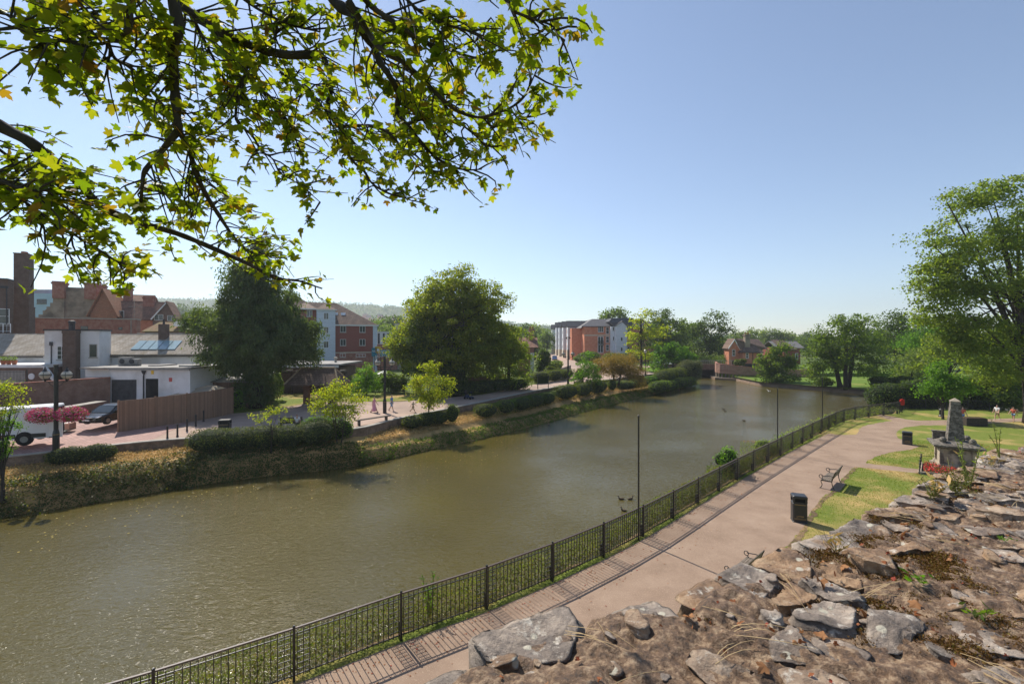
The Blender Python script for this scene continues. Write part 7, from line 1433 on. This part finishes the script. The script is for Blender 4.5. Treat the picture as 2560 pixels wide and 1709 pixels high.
# --- vehicles
def wheel(r, x, y, z, rad, w, axis='y'):
    m = MB(); a, b_ = ((x, y - w/2, z), (x, y + w/2, z)) if axis == 'y' else ((x - w/2, y, z), (x + w/2, y, z)); T = [Vector(a).lerp(Vector(b_), t) for t in (0, .12, .88, 1)]; m.tube(T, [rad * .9, rad, rad, rad * .9], 20); wh = part('wheel', m, MATS['rubber'], r); m = MB(); d = (Vector(b_) - Vector(a)) * .03
    m.tube([Vector(a) - d, Vector(b_) + d], rad * .56, 14); hub = part('rim', m, MATS['alloy'], wh); return wh
M('alloy', (.26, .27, .28), (.17, .175, .18), 30, .35, spec=.6, metal=.6)
def car(name, label, loc, rz, paint, glass='glass_dark', L_=4.6, W=1.82, Ht=1.46, plate=None, hatch=True):
    r = thing(name, label, 'car', loc, rz); hw = W / 2; m = MB()
    # sections along x (front is -x): (x, half width at sill, half width at waist, sill z, waist z)
    S_ = [(-.50, .62, .66, .30, .52), (-.48, .80, .80, .24, .66), (-.40, .93, .92, .2, .76), (-.25, .98, .96, .2, .87), (-.17, 1, .97, .2, .93), (.0, 1, .97, .2, .95), (.2, 1, .97, .2, .97), (.36, .98, .95, .22, .99), (.46, .93, .90, .26, .96), (.5, .82, .80, .34, .78)]
    vs = []
    for x, a, b_, z0, z1 in S_: xx = x * L_; vs += [(xx, -hw * a * .94, z0), (xx, -hw * a, z0 + .18), (xx, -hw * b_ * .99, z1 - .1), (xx, -hw * b_ * .88, z1), (xx, hw * b_ * .88, z1), (xx, hw * b_ * .99, z1 - .1), (xx, hw * a, z0 + .18), (xx, hw * a * .94, z0)]
    n = len(S_); fs = [(8*i+k, 8*i+(k+1) % 8, 8*i+8+(k+1) % 8, 8*i+8+k) for i in range(n-1) for k in range(8)] + [tuple(range(8))[::-1], tuple(range(8*n-8, 8*n))]; m.add(vs, fs)
    rf = [(-.10, .76, Ht - .08), (-.02, .76, Ht - .01), (.12, .76, Ht), (.26, .74, Ht - .04), (.33, .70, Ht - .10)]; vs = []
    for x, w_, z in rf: vs += [(x * L_, -hw * w_, z - .05), (x * L_, -hw * w_ * .85, z), (x * L_, hw * w_ * .85, z), (x * L_, hw * w_, z - .05)]
    n = len(rf); m.add(vs, [(4*i+k, 4*i+k+1, 4*i+5+k, 4*i+4+k) for i in range(n-1) for k in range(3)] + [(4*i, 4*i+4, 4*i+7, 4*i+3) for i in range(n-1)])
    for s in (-1, 1):
        for (xa, za, xb, zb_) in ((-.235, .9, -.10, Ht - .1), (.08, .96, .07, Ht - .03), (.44, .97, .33, Ht - .12)): m.tube([(xa * L_, s * hw * .90, za), (xb * L_, s * hw * .755, zb_)], .035, 5)
    part('body', m, MATS[paint], r, smooth=False); g = MB(); lo = [(-.245, .84, .91), (-.1, .93, .95), (.36, .91, .98), (.45, .84, .96)]; hi = [(-.105, .745, Ht - .1), (-.02, .75, Ht - .05), (.27, .73, Ht - .08), (.335, .69, Ht - .14)]
    vs = [(x * L_, s * hw * w_, z) for s in (-1, 1) for row in (lo, hi) for x, w_, z in row]; g.add(vs, [(0, 1, 5, 4), (1, 2, 6, 5), (2, 3, 7, 6), (8, 12, 13, 9), (9, 13, 14, 10), (10, 14, 15, 11), (0, 4, 12, 8), (3, 11, 15, 7)]); part('windows', g, MATS[glass], r)
    for x in (-.30, .285):
        for s in (-1, 1): wheel(r, x * L_, s * (hw - .1), .32, .32, .22)
    for s in (-1, 1):
        m = MB(); m.prism([(-.478 * L_, s * hw * .52, .60), (-.455 * L_, s * hw * .90, .64), (-.40 * L_, s * hw * .965, .74), (-.44 * L_, s * hw * .66, .74)], (-.06, 0, .03)); part('headlight', m, MATS['lamp_glass'], r); m = MB(); m.bbox((-.16 * L_, s * (hw + .09), .95), (.14, .2, .14), 0, .03); part('mirror', m, MATS[paint], r)
    m = MB(); m.box((-.508 * L_, -.55, .54), (-.47 * L_, .55, .66)); m.box((-.50 * L_, -.6, .26), (-.47 * L_, .6, .40)); gr = part('grille', m, MATS['rubber'], r); m = MB(); m.box((-.512 * L_, -.52, .655), (-.49 * L_, .52, .675)); part('grille_bar', m, MATS['chrome'], r)
    if plate:
        m = MB(); m.box((-.516 * L_, -.27, .42), (-.50 * L_, .27, .53)); pl = part('number_plate', m, MATS['white_paint'], r); text_part(plate, .1, (-.517 * L_ - .001, 0, .44), pl, 'rubber', R(-90))
    return r
M('lamp_glass', (.65, .67, .7), (.5, .52, .55), 9, .15, spec=.7)
M('car_black', (.010, .011, .013), None, 2, .18, spec=.6); M('car_blue', (.02, .09, .30), None, 2, .25, spec=.6); M('van_white', (.78, .78, .77), (.74, .74, .73), 1, .3, spec=.5)
p = Vector((-34.6, 37.4, 2.06)); car('black_car', 'black hatchback car parked beside the board fence facing the forecourt', (-33.2, 37.9, 2.1), R(87), 'car_black', plate='GV08 NFX')
car('blue_car', 'small blue car parked on the lane before the white gabled apartments', Vector(gp(1388, 900, PZ)) + Vector((0, 2, 0)), R(85), 'car_blue', L_=4.0)
def van():
    x, y, z = -31.9, 31.9, 1.86; r = thing('white_van', 'white delivery van with its rear door open at the left edge', 'van', (x, y, z), R(22)); m = MB(); L_ = 5.9; prof = [(-L_, .35), (-L_, 1.0), (-L_ + .5, 1.15), (-L_ + 1.2, 1.9), (-L_ + 1.7, 2.35), (-.08, 2.5), (0, 2.42), (0, .38)]
    m.prism([(a, -1.0, b_) for a, b_ in prof], (0, 2.0, 0)); part('body', m, MATS['van_white'], r); m = MB(); m.box((.0, -.95, .5), (.02, .95, 2.3)); part('cargo_opening', m, MATS['rubber'], r); m = MB(); m.plate((.05, -1.0, .45), (.85, -1.25, .45), (.85, -1.25, 2.3), (.05, -1.0, 2.3), .07); d = part('rear_door', m, MATS['van_white'], r); m = MB(); m.box((-.1, -.95, .35), (.18, .95, .5)); part('bumper', m, MATS['metal_black'], r)
    m = MB(); m.box((-2.9, -1.02, .45), (-1.7, -1.0, .72)); part('side_trim', m, MATS['metal_black'], r); m = MB(); m.box((-.9, -1.02, .45), (-.15, -1.0, .72)); part('side_trim', m, MATS['metal_black'], r); m = MB(); m.box((-2.5, -1.03, .56), (-2.35, -1.02, .66)); part('marker_light', m, MATS['terracotta'], r)
    for a in (-1.25, -4.75):
        for s in (-1, 1): wheel(r, a, s * .92, .36, .37, .24)
        m = MB(); m.tube([(a, -1.012, .40), (a, -.9, .40)], .47, 18); part('wheel_arch', m, MATS['rubber'], r)
    m = MB(); m.prism([(-L_ + .55, -1.01, 1.25), (-L_ + 1.7, -1.01, 1.25), (-L_ + 1.7, -1.01, 2.0), (-L_ + 1.25, -1.01, 2.0)], (0, .02, 0)); part('side_window', m, MATS['glass_dark'], r)
van()
t_ = thing('brick_pallet', 'shrink wrapped pallet of pale bricks between van and black car', 'pallet', G(149, 986, 1.85), R(15)); m = MB()
for k in range(4): m.box((-.5, -.4, .12 + k * .11), (.5, .4, .222 + k * .11))
part('bricks', m, MATS['terracotta_pale'] if 'terracotta_pale' in MATS else M('terracotta_pale', (.42, .24, .18), (.36, .2, .15), 6, .8), t_); m = MB(); m.box((-.5, -.4, 0), (.5, .4, .11)); part('pallet_base', m, MATS['wood_grey'], t_); m = MB(); m.box((.05, -.41, .12), (.2, .41, .56)); part('wrap_label', m, MATS['cloth_white'], t_)
for k, (a, b_, lab) in enumerate([(12, 838, 'terracotta plant pot on the parapet at the far left'), (32, 838, 'small terracotta plant pot second on the parapet'), (76 / 3.015 * 3.0 / 1, 837, 'green glazed plant pot third on the parapet')]):
    pass
# parapet pots and stairs at far left
y = 47.0; b = Bld('roof_terrace', 'dark brick terrace with pale coping and stair rail beside the white block', (wx(40, y), y, GZ)); zt = wz(843, y); b.p('wall', 'brick_brown', ((-64, y, GZ), (wx(100, y), y + 4.9, zt))); b.p('coping', 'white_wall', ((-64.1, y - .1, zt + .003), (wx(101, y), y + 4.9, zt + .3)), [(wx(101, y), y - .1, zt + .3), (wx(101, y), y - .1, zt - .1), (wx(142, y), y - .1, zt - 2.6), (wx(142, y), y - .1, zt - 2.2), Vector((0, .3, 0))]); b.p('panel', 'concrete', ((-60, y - .03, zt - 1.8), (wx(58, y), y - .003, zt - .3))); m = MB(); m.lathe((0, 0, 0), [(.01, 0), (.32, .0), (.32, .06), (.01, .07)], 16); m.v = [Vector((v.x + wx(73, y), y - v.z - .01, v.y + zt - .9)) for v in m.v]; b.p('wall_clock', 'white_paint', m)
pt = None
for k, (px, lab) in enumerate([(8, 'terracotta plant pot at the left end of the terrace coping'), (20, 'second terracotta plant pot along the terrace coping'), (33, 'third terracotta plant pot, nearest the white block')]):
    p = Vector((wx(px, y + .3), y + .3, zt + .3))
    if pt is None: pt = thing('plant_pot', lab, 'plant pot', p, 0, 'plant pots on the terrace coping'); m = MB(); m.lathe((0, 0, 0), [(.16, 0), (.24, .36), (.27, .36), (.27, .44), (.2, .44)], 12); part('pot', m, MATS['terracotta'], pt); link('plant', npmesh('plant', leaves(np.random.default_rng(2).normal(size=(90, 3)) * .13 + np.array((0, 0, .55)), unit(90, np.random.default_rng(3)), .12, np.random.default_rng(4)).reshape(-1, 3), 4), MATS['leaf_mid'], pt)
    else: dup(pt, p, .5, lab)
spiked('fire_escape_rail', 'black fire escape railing at the far left of the terrace', [(wx(-20, 45.5), 45.5, 0), (wx(62, 45.5), 45.5, 0)], 1.2, .14, wz(876, 45.5), 'metal_black', 2.5)
# ------------------------------------------------------------------ trees and garden shrubs
def T(name, label, px, Y, z0, blobs, mat, seed, leaf=None, trunk=None, dens=1.0, group=None, clr=None, cat='tree', stems=1, limbs=18, lpc=60, depth=.9, bark=None, **kw):
    x0 = wx(px, Y); k = Y / 1044; bl = []; vol = 0
    for q in blobs:
        bx, by, rx, ry = q[:4]; dy = q[4] if len(q) > 4 else 0
        bl.append((wx(bx, Y) - x0, dy, wz(by, Y) - z0, rx * k, max(rx, ry) * k * depth if rx < ry * 1.6 else rx * k * depth, ry * k)); vol += rx * ry * k * k
    top = max(b[2] + b[5] for b in bl); leaf = leaf or max(.11, .0042 * Y); clr = clr or max(.3, .07 * top)
    ncl = int(max(12, 3.1 * vol / (clr * clr) * dens)); ncl = min(ncl, 1300)
    tr = trunk or (top * .022, top * .55)
    return tree(name, label, (x0, Y, z0), bl, MATS[mat], ncl, lpc, clr, leaf, tr, bark, limbs, seed, group, stems=stems, cat=cat, **kw)
# the big conifer
T('conifer', 'large dark spreading conifer with ragged drooping foliage behind the board fence', 588, 49, PZ, [(590,595,28,42),(575,645,62,48),(600,692,92,48),(562,735,122,44),(600,785,138,48),(645,812,88,36),(555,825,95,38),(588,880,42,50),(450,737,40,20),(690,760,44,30)], 'leaf_conifer', 101, .34, (.62, 9), 2.3, clr=.75, lpc=105, limbs=26, up=.1, hang=1.1, aspect=.5, droop=.25, flat=.9, shell=.42)
# the big round tree, many stems
T('round_tree', 'big broad many stemmed round tree standing in the middle of the far bank', 1040, 63, PZ, [(1050,665,80,55),(1000,700,75,60),(1110,700,65,65),(1050,740,125,70),(960,775,70,60),(1130,790,70,70),(1050,820,120,50),(930,790,45,40)], 'leaf_big', 102, .28, (.75, 13), 1.9, clr=.95, lpc=90, limbs=46, stems=5, shell=.5)
T('yellow_tree', 'yellow green leafy tree spreading right of the big round tree', 1165, 66, PZ, [(1175,790,50,45),(1190,830,42,45),(1150,835,50,50),(1185,870,35,25)], 'leaf_ash', 103, .25, (.3, 6), 1.1, clr=.8, lpc=70)
T('yellow_tree', 'yellowish leafy tree hiding the parking sign left of the big round tree', 925, 64, PZ, [(925,790,38,38),(905,775,22,18),(945,830,30,35)], 'leaf_ash', 104, .24, (.25, 6), 1.1, clr=.75, lpc=70)
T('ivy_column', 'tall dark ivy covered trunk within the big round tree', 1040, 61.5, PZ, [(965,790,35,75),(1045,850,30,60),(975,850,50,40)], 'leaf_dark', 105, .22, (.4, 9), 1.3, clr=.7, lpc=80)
# young trees along the promenade
T('young_tree', 'bright yellow green young tree on the bank in front of the shelter', 778, 35.5, .7, [(770,900,55,26),(735,920,40,26),(805,915,42,30),(770,945,62,24),(815,945,26,20)], 'leaf_yellow', 111, .135, (.09, 2.6), 1.0, clr=.45, lpc=46, limbs=22, stems=2, shell=.6)
T('young_tree', 'yellow green spreading tree beside the middle lamp post', 985, 45.0, .9, [(985,850,32,28),(960,880,36,30),(1000,890,42,34),(980,915,44,26),(1022,880,20,14)], 'leaf_yellow', 112, .16, (.08, 3), 1.05, clr=.5, lpc=52, limbs=18, shell=.6)
T('young_tree', 'mid green round garden tree behind the shelter by the railing', 840, 60, PZ, [(840,865,32,32),(825,885,28,22),(855,885,24,20)], 'leaf_bright', 113, .17, (.1, 2.4), 1.2, clr=.6, lpc=60)
T('young_tree', 'sparse yellowing sapling growing out of the ivy hedge', 622, 33.2, .9, [(625,945,40,16),(595,962,34,12),(650,965,22,12)], 'leaf_yellow', 114, .10, (.05, 1.6), .8, clr=.34, lpc=30, limbs=14, shell=.8)
T('young_tree', 'leaning young green tree with a tall leading shoot beyond the olive hedge', 1337, 68.5, .9, [(1345,850,30,30),(1330,870,24,20),(1366,862,18,26),(1352,815,6,16)], 'leaf_bright', 115, .19, (.1, 2.6), 1.2, clr=.6, lpc=50, limbs=14, shell=.6)
T('weeping_willow', 'brownish gold weeping willow like tree drooping over the promenade', 1415, 75, PZ, [(1412,826,58,18),(1380,846,34,24),(1450,848,34,26),(1415,850,50,22),(1470,872,14,22)], 'leaf_willow', 116, .28, (.28, 3.4), 2.2, clr=.75, lpc=70, limbs=24, hang=1.6, aspect=.32, droop=.3, stems=2, shell=.6)
T('autumn_sapling', 'yellow leaved sapling at the left edge in front of the white van', -6, 25.5, .6, [(5,895,55,30),(30,930,40,34),(-10,950,40,30)], 'leaf_yellow', 117, .10, (.07, 2.2), .8, clr=.35, lpc=34, limbs=24, shell=.8)
T('ivy_trunk', 'ivy wrapped stump at the left edge of the far bank', 6, 25.2, .2, [(8,985,14,40),(2,1030,10,30)], 'leaf_bright', 118, .10, (.12, 1.5), 1.4, clr=.25, lpc=50)
# trees around the apartments and the bridge
T('lime_yellow_tree', 'tall lime yellow tree with open crown before the white apartment wing', 1470, 104, PZ, [(1478,735,40,26),(1460,770,38,26),(1500,765,32,30),(1455,805,32,18),(1490,810,36,24)], 'leaf_yellow', 121, .42, (.35, 12), .85, clr=1.3, lpc=46, limbs=24, shell=.7, flat=.4)
T('broadleaf_tree', 'dark rounded tree rising behind the apartment roof', 1402, 190, 1.2, [(1402,722,38,18),(1385,730,22,14),(1420,728,22,14)], 'leaf_mid', 122, .8, None, 1.2, clr=2.4)
T('broadleaf_tree', 'dense dark green tree right behind the lime yellow tree', 1520, 128, 1.2, [(1520,745,48,34),(1500,790,45,45),(1545,780,40,45)], 'leaf_dark', 123, .52, None, 1.3, clr=1.8)
T('broadleaf_tree', 'large dark tree mass left of the red bridge house', 1630, 136, 1.2, [(1640,750,36,36),(1600,770,40,34),(1650,795,34,42),(1600,815,55,30)], 'leaf_dark', 124, .55, None, 1.35, clr=1.8)
T('broadleaf_tree', 'mid green tree in the gap between the two dark tree masses', 1575, 150, 1.2, [(1570,755,32,26),(1560,790,40,36)], 'leaf_mid', 125, .6, None, 1.3, clr=1.9)
T('bright_tree', 'low spreading bright green tree beside the heritage lamp near the bridge', 1545, 98, PZ, [(1540,810,45,26),(1510,830,28,22),(1575,825,28,22)], 'leaf_bright', 126, .36, (.3, 4), 1.4, clr=1.0, lpc=70)
T('broadleaf_tree', 'round green tree at the water edge before the red bridge house', 1782, 93, .1, [(1785,805,28,24),(1770,835,38,30),(1800,840,34,32),(1785,865,46,16)], 'leaf_mid', 127, .36, (.32, 5), 1.45, clr=1.0, lpc=75)
T('broad_sycamore', 'broad dark sycamore with low spreading branches on the opposite lawn', 1938, 82, .1, [(1960,745,50,26),(1920,770,58,34),(1985,785,50,44),(1890,810,48,34),(1940,830,75,42),(2010,845,38,34),(1870,850,28,26)], 'leaf_mid', 128, .31, (.7, 8), 1.25, clr=1.15, lpc=80, limbs=40, stems=3)
T('broadleaf_tree', 'tall dark tree behind the right side of the broad sycamore', 2055, 103, .1, [(2060,745,40,36),(2040,790,50,45),(2085,800,36,50)], 'leaf_dark', 129, .42, None, 1.4, clr=1.5)
T('grey_green_tree', 'pale grey green willow beside the broad sycamore at the water', 2092, 84, .1, [(2090,825,36,32),(2075,860,34,30),(2110,860,30,34)], 'leaf_pale', 130, .30, None, 1.3, clr=1.0)
# the tall ash on the right and the trees under it
T('ash_tree', 'huge open crowned ash tree towering at the right edge of the picture', 2368, 48, -.1, [(2230,465,72,46),(2310,440,56,44),(2170,555,70,45),(2180,610,80,40),(2300,560,95,75),(2390,520,90,90),(2160,660,72,40),(2250,660,85,50),(2150,730,60,36),(2370,670,90,75),(2150,700,45,26),(2230,740,85,34),(2130,610,30,20),(2340,780,80,50),(2300,850,66,42),(2240,800,70,45),(2190,770,50,36),(2450,640,110,150)], 'leaf_ash', 131, .26, (.6, 13), 2.0, clr=1.05, lpc=66, limbs=55, stems=1, shell=.58, flat=.5, lean=(-1.5, 0))
T('small_lime_tree', 'small bright green lime tree around the black lamp on the far lawn', 2163, 50.6, 0, [(2160,858,36,30),(2185,885,42,34),(2140,890,30,28)], 'leaf_bright', 132, .22, (.14, 3), 1.5, clr=.7, lpc=70)
T('shade_tree', 'dark green maple hanging low behind the walkers on the far lawn', 2290, 59, 0, [(2260,840,60,40),(2320,870,60,46),(2220,890,50,34),(2290,915,70,26)], 'leaf_mid', 133, .24, None, 1.5, clr=.9, lpc=80)
T('shade_tree', 'yellow green tree in the row left of the tall ash', 2175, 66, 0, [(2170,800,50,40),(2130,830,38,36),(2215,800,45,45)], 'leaf_ash', 134, .27, None, 1.3, clr=1.0, lpc=70)
T('shade_tree', 'light green tree between the grey willow and the yellow green tree', 2110, 92, 0, [(2125,760,40,32),(2100,790,36,40)], 'leaf_bright', 135, .36, None, 1.3, clr=1.2)
leafy('laurel_thicket', 'dark laurel thicket along the back of the far lawn behind the walkers', 'hedge', [((x, 60 + .2 * i, 1.4), (3.4, 1.8, 1.7 + .5 * (i % 2)), .1, 2.6) for i, x in enumerate(range(50, 80, 4))], MATS['leaf_dark'], 60, .2, 141)
# distant tree line: every tree a thing of its own, copied from three kinds
fars = [T('distant_tree', 'seed', 0, 200, 0, [(0, 760, 40, 30), (-15, 775, 30, 26), (18, 775, 30, 26)], m, 150 + i, .95, None, 1.1, clr=2.6, group='distant trees along the skyline') for i, m in enumerate(('leaf_far', 'leaf_pale', 'leaf_mid'))]
for f in fars: f.location.z = 0
fl = [  # px, top py, Y, kind, size, label
 (1175, 742, 250, 0, 'dark distant tree just right of the big round tree top'), (1205, 736, 240, 0, 'tallest distant tree between round tree and apartments'), (1232, 742, 230, 1, 'pale rounded distant tree left of the apartments'), (1252, 755, 215, 2, 'lower green tree beside the white gables'), (1180, 762, 170, 2, 'green tree behind the cottage chimney'), (1222, 775, 190, 2, 'small green tree at the lane end'), (1248, 785, 260, 0, 'far low tree closing the lane'),
 (1695, 757, 230, 1, 'pale willowy skyline tree left of the house chimney'), (1722, 752, 235, 1, 'pale willowy skyline tree above the house roof'), (1752, 752, 240, 1, 'pale willowy skyline tree right of the house chimney'), (1782, 755, 238, 2, 'green skyline tree above the waterside tree'), (1808, 758, 236, 1, 'pale skyline tree sloping down to the gap'), (1832, 768, 250, 2, 'low skyline tree in the dip'), (1858, 757, 300, 0, 'far rounded tree in the skyline dip'), (1880, 765, 260, 1, 'pale skyline tree left of the broad sycamore'), (1850, 775, 200, 2, 'low green tree behind the grey roofed house'), (1905, 770, 220, 2, 'green tree peeping left of the broad sycamore top'),
 (880, 716, 200, 0, 'dark tree above the pale flat roofed block'), (908, 715, 195, 0, 'dark tree between flats and big round tree'), (860, 735, 185, 2, 'green tree just above the pale block'), (893, 745, 170, 2, 'low green tree above the pale block roof'), (405, 690, 500, 0, 'lone hilltop tree above the red tiled house'), (430, 698, 520, 0, 'second hilltop tree left of the conifer'),
 (2120, 730, 130, 0, 'dark tree deep behind the yellow green row'), (2010, 735, 140, 0, 'dark tree top behind the broad sycamore'), (2180, 730, 120, 2, 'green tree far behind the tall ash'), (2250, 740, 120, 0, 'dark tree behind the ash foliage'), (2330, 735, 118, 2, 'green tree behind the ash trunk'), (2420, 735, 118, 0, 'dark tree behind the right edge'),
 (1690, 790, 175, 0, 'dark low tree behind the red bridge house'), (1500, 730, 200, 0, 'dark tree over the apartment wing'), (1580, 735, 220, 0, 'dark far tree between the riverside trees'), (1660, 770, 190, 2, 'green tree left of the house gable'),
 (1100, 760, 260, 0, 'dark far tree behind the big round tree'), (960, 735, 260, 0, 'far tree behind the left side of the round tree'), (1560, 800, 122, 2, 'low tree closing the view behind the bridge'), (1615, 810, 126, 0, 'dark low tree right behind the bridge'), (1650, 815, 124, 2, 'green low tree at the bridge end')]
used = [False] * 3
for i, (px, py, Y, kd, lab) in enumerate(fl):
    z = -1.0; htop = wz(py, Y) - z; s = htop / (wz(730, 200)); p = Vector((wx(px, Y), Y, z)); sx = s * (1.0 if htop < 14 else .8)
    if not used[kd]: o = fars[kd]; used[kd] = True; o.location = p; o['label'] = lab; o.scale = (sx, sx, s); o.rotation_euler = (0, 0, i)
    else: dup(fars[kd], p, i * 1.3, lab, None, (sx, sx, s))
# far woodland on the hills
rng = np.random.default_rng(77); hv = HV[0]; hv = hv[hv[:, 2] > 6]; P = hv[rng.integers(len(hv), size=5200)] + rng.normal(size=(5200, 3)) * np.array((8, 20, 0)); P = np.repeat(P, 9, 0) + rng.normal(size=(5200 * 9, 3)) * np.array((4.5, 4.5, 3.0)) + np.array((0, 0, 3))
o = link('far_woodland', npmesh('far_woodland', leaves(P, unit(len(P), rng, .4), 5.0, rng).reshape(-1, 3), 4), MATS['leaf_far']); tag(o, 'hazy wooded hillside on the skyline', 'woodland', None, 'stuff')
# flat wooded ground beyond everything
n = 2600; xx = rng.uniform(-500, 700, n); yy = rng.uniform(300, 900, n); ok = (xx > yy * -1.3) ; P = np.stack([xx, yy, 0 * xx + 3.5], 1)[ok]; m_ = len(P); P = np.repeat(P, 14, 0) + rng.normal(size=(m_ * 14, 3)) * np.array((5, 5, 2.2))
o = link('distant_woodland', npmesh('distant_woodland', leaves(P, unit(len(P), rng, .4), 3.4, rng).reshape(-1, 3), 4), MATS['leaf_far']); tag(o, 'distant low woodland filling the flat valley floor', 'woodland', None, 'stuff')
# garden shrubs of the pub garden and round the shelter
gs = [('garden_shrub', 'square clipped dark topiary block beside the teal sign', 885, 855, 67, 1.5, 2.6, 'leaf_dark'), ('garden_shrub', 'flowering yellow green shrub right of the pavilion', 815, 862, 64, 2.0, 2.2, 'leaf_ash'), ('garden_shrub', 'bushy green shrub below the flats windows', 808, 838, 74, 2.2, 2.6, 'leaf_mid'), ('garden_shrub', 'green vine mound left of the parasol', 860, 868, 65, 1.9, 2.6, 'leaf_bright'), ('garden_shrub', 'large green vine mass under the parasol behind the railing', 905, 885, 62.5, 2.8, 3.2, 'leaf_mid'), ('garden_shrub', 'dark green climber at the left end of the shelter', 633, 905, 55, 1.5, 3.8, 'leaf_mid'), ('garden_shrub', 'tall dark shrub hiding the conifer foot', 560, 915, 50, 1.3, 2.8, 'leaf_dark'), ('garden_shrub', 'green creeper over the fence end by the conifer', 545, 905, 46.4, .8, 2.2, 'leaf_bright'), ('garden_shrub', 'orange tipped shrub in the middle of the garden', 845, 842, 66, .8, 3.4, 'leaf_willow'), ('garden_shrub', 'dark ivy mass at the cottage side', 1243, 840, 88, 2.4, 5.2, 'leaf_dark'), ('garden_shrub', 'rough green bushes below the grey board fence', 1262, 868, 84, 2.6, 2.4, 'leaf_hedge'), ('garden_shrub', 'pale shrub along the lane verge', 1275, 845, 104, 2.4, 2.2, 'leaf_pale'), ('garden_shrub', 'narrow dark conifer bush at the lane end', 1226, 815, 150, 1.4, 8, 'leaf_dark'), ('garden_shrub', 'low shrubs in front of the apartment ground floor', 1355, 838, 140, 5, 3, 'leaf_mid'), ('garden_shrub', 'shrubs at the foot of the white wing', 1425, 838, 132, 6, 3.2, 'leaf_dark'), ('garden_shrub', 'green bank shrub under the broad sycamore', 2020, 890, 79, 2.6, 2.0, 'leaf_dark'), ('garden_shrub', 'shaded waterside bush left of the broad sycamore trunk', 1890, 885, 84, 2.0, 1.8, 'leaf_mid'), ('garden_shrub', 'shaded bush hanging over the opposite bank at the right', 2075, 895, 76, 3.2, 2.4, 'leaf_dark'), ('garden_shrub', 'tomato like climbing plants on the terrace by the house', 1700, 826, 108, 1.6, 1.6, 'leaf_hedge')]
for i, (nm, lab, px, py, Y, r, h, mt) in enumerate(gs): shrub_at(nm, lab, Vector((wx(px, Y), Y, max(PZ if px < 1500 else .1, wz(py, Y) - h * .5 - .4 if px == 1700 else 0))), r, h, MATS[mt], 200 + i, 7, max(.14, .0034 * Y), 55 if Y < 80 else 34, group='shrubs in gardens and on the banks')
# ------------------------------------------------------------------ camera, sun, sky
cam = bpy.data.cameras.new('camera'); co = bpy.data.objects.new('camera', cam); C.objects.link(co)
co.location = (0, 0, H); co.rotation_euler = (R(90), 0, 0); cam.lens = 16.0; cam.sensor_width = 36.0 * 2560 / 2560
cam.lens = F / 2560 * 36; cam.shift_y = (V0 - 854.5) / 2560; cam.clip_start = .05; cam.clip_end = 9000
bpy.context.scene.camera = co
SUN_EL, SUN_AZ = 46, -37           # azimuth measured from +Y towards +X
sd = Vector((math.sin(R(SUN_AZ)) * math.cos(R(SUN_EL)), math.cos(R(SUN_AZ)) * math.cos(R(SUN_EL)), math.sin(R(SUN_EL))))
sl = bpy.data.lights.new('sun', 'SUN'); so = bpy.data.objects.new('sun', sl); C.objects.link(so)
so.rotation_euler = sd.to_track_quat('Z', 'Y').to_euler(); so.location = (0, 0, 60)
sl.energy = 4.3; sl.angle = R(.53); sl.color = (1, .93, .82)
w = bpy.data.worlds.new('World'); bpy.context.scene.world = w; w.use_nodes = True
nt = w.node_tree; bg = nt.nodes['Background']; sk = nt.nodes.new('ShaderNodeTexSky')
sk.sky_type = 'NISHITA'; sk.sun_disc = False; sk.sun_elevation = R(SUN_EL); sk.sun_rotation = R(SUN_AZ)
sk.altitude = 0; sk.air_density = 1.0; sk.dust_density = .15; sk.ozone_density = 3.0
tn = nt.nodes.new('ShaderNodeMix'); tn.data_type = 'RGBA'; tn.blend_type = 'MULTIPLY'; tn.inputs[0].default_value = 1; tn.inputs[7].default_value = (.93, .965, 1.0, 1); hs_ = nt.nodes.new('ShaderNodeHueSaturation'); hs_.inputs['Saturation'].default_value = .85; nt.links.new(sk.outputs[0], hs_.inputs['Color']); nt.links.new(hs_.outputs[0], tn.inputs[6]); nt.links.new(tn.outputs[2], bg.inputs[0]); bg.inputs[1].default_value = .1
sc = bpy.context.scene; sc.view_settings.view_transform = 'Standard'; sc.view_settings.look = 'None'
sc.view_settings.exposure = .62; sc.view_settings.gamma = 1
sc.cycles.use_denoising = True; sc.cycles.max_bounces = 6; sc.cycles.transparent_max_bounces = 4
sc.cycles.sample_clamp_indirect = 4; sc.cycles.sample_clamp_direct = 12
m, nt, out = newmat('haze'); pv = nd(nt, 'ShaderNodeVolumePrincipled'); pv.inputs['Color'].default_value = (.82, .88, .95, 1); pv.inputs['Density'].default_value = .0003; pv.inputs['Anisotropy'].default_value = .3
L(nt, pv, 0, out, 'Volume')
hz = MB(); hz.box((-2000, -1600, -4.5), (2000, 2000, 175)); hz = part('haze', hz, m); hz['kind'] = 'stuff'; hz['label'] = 'pale summer haze'
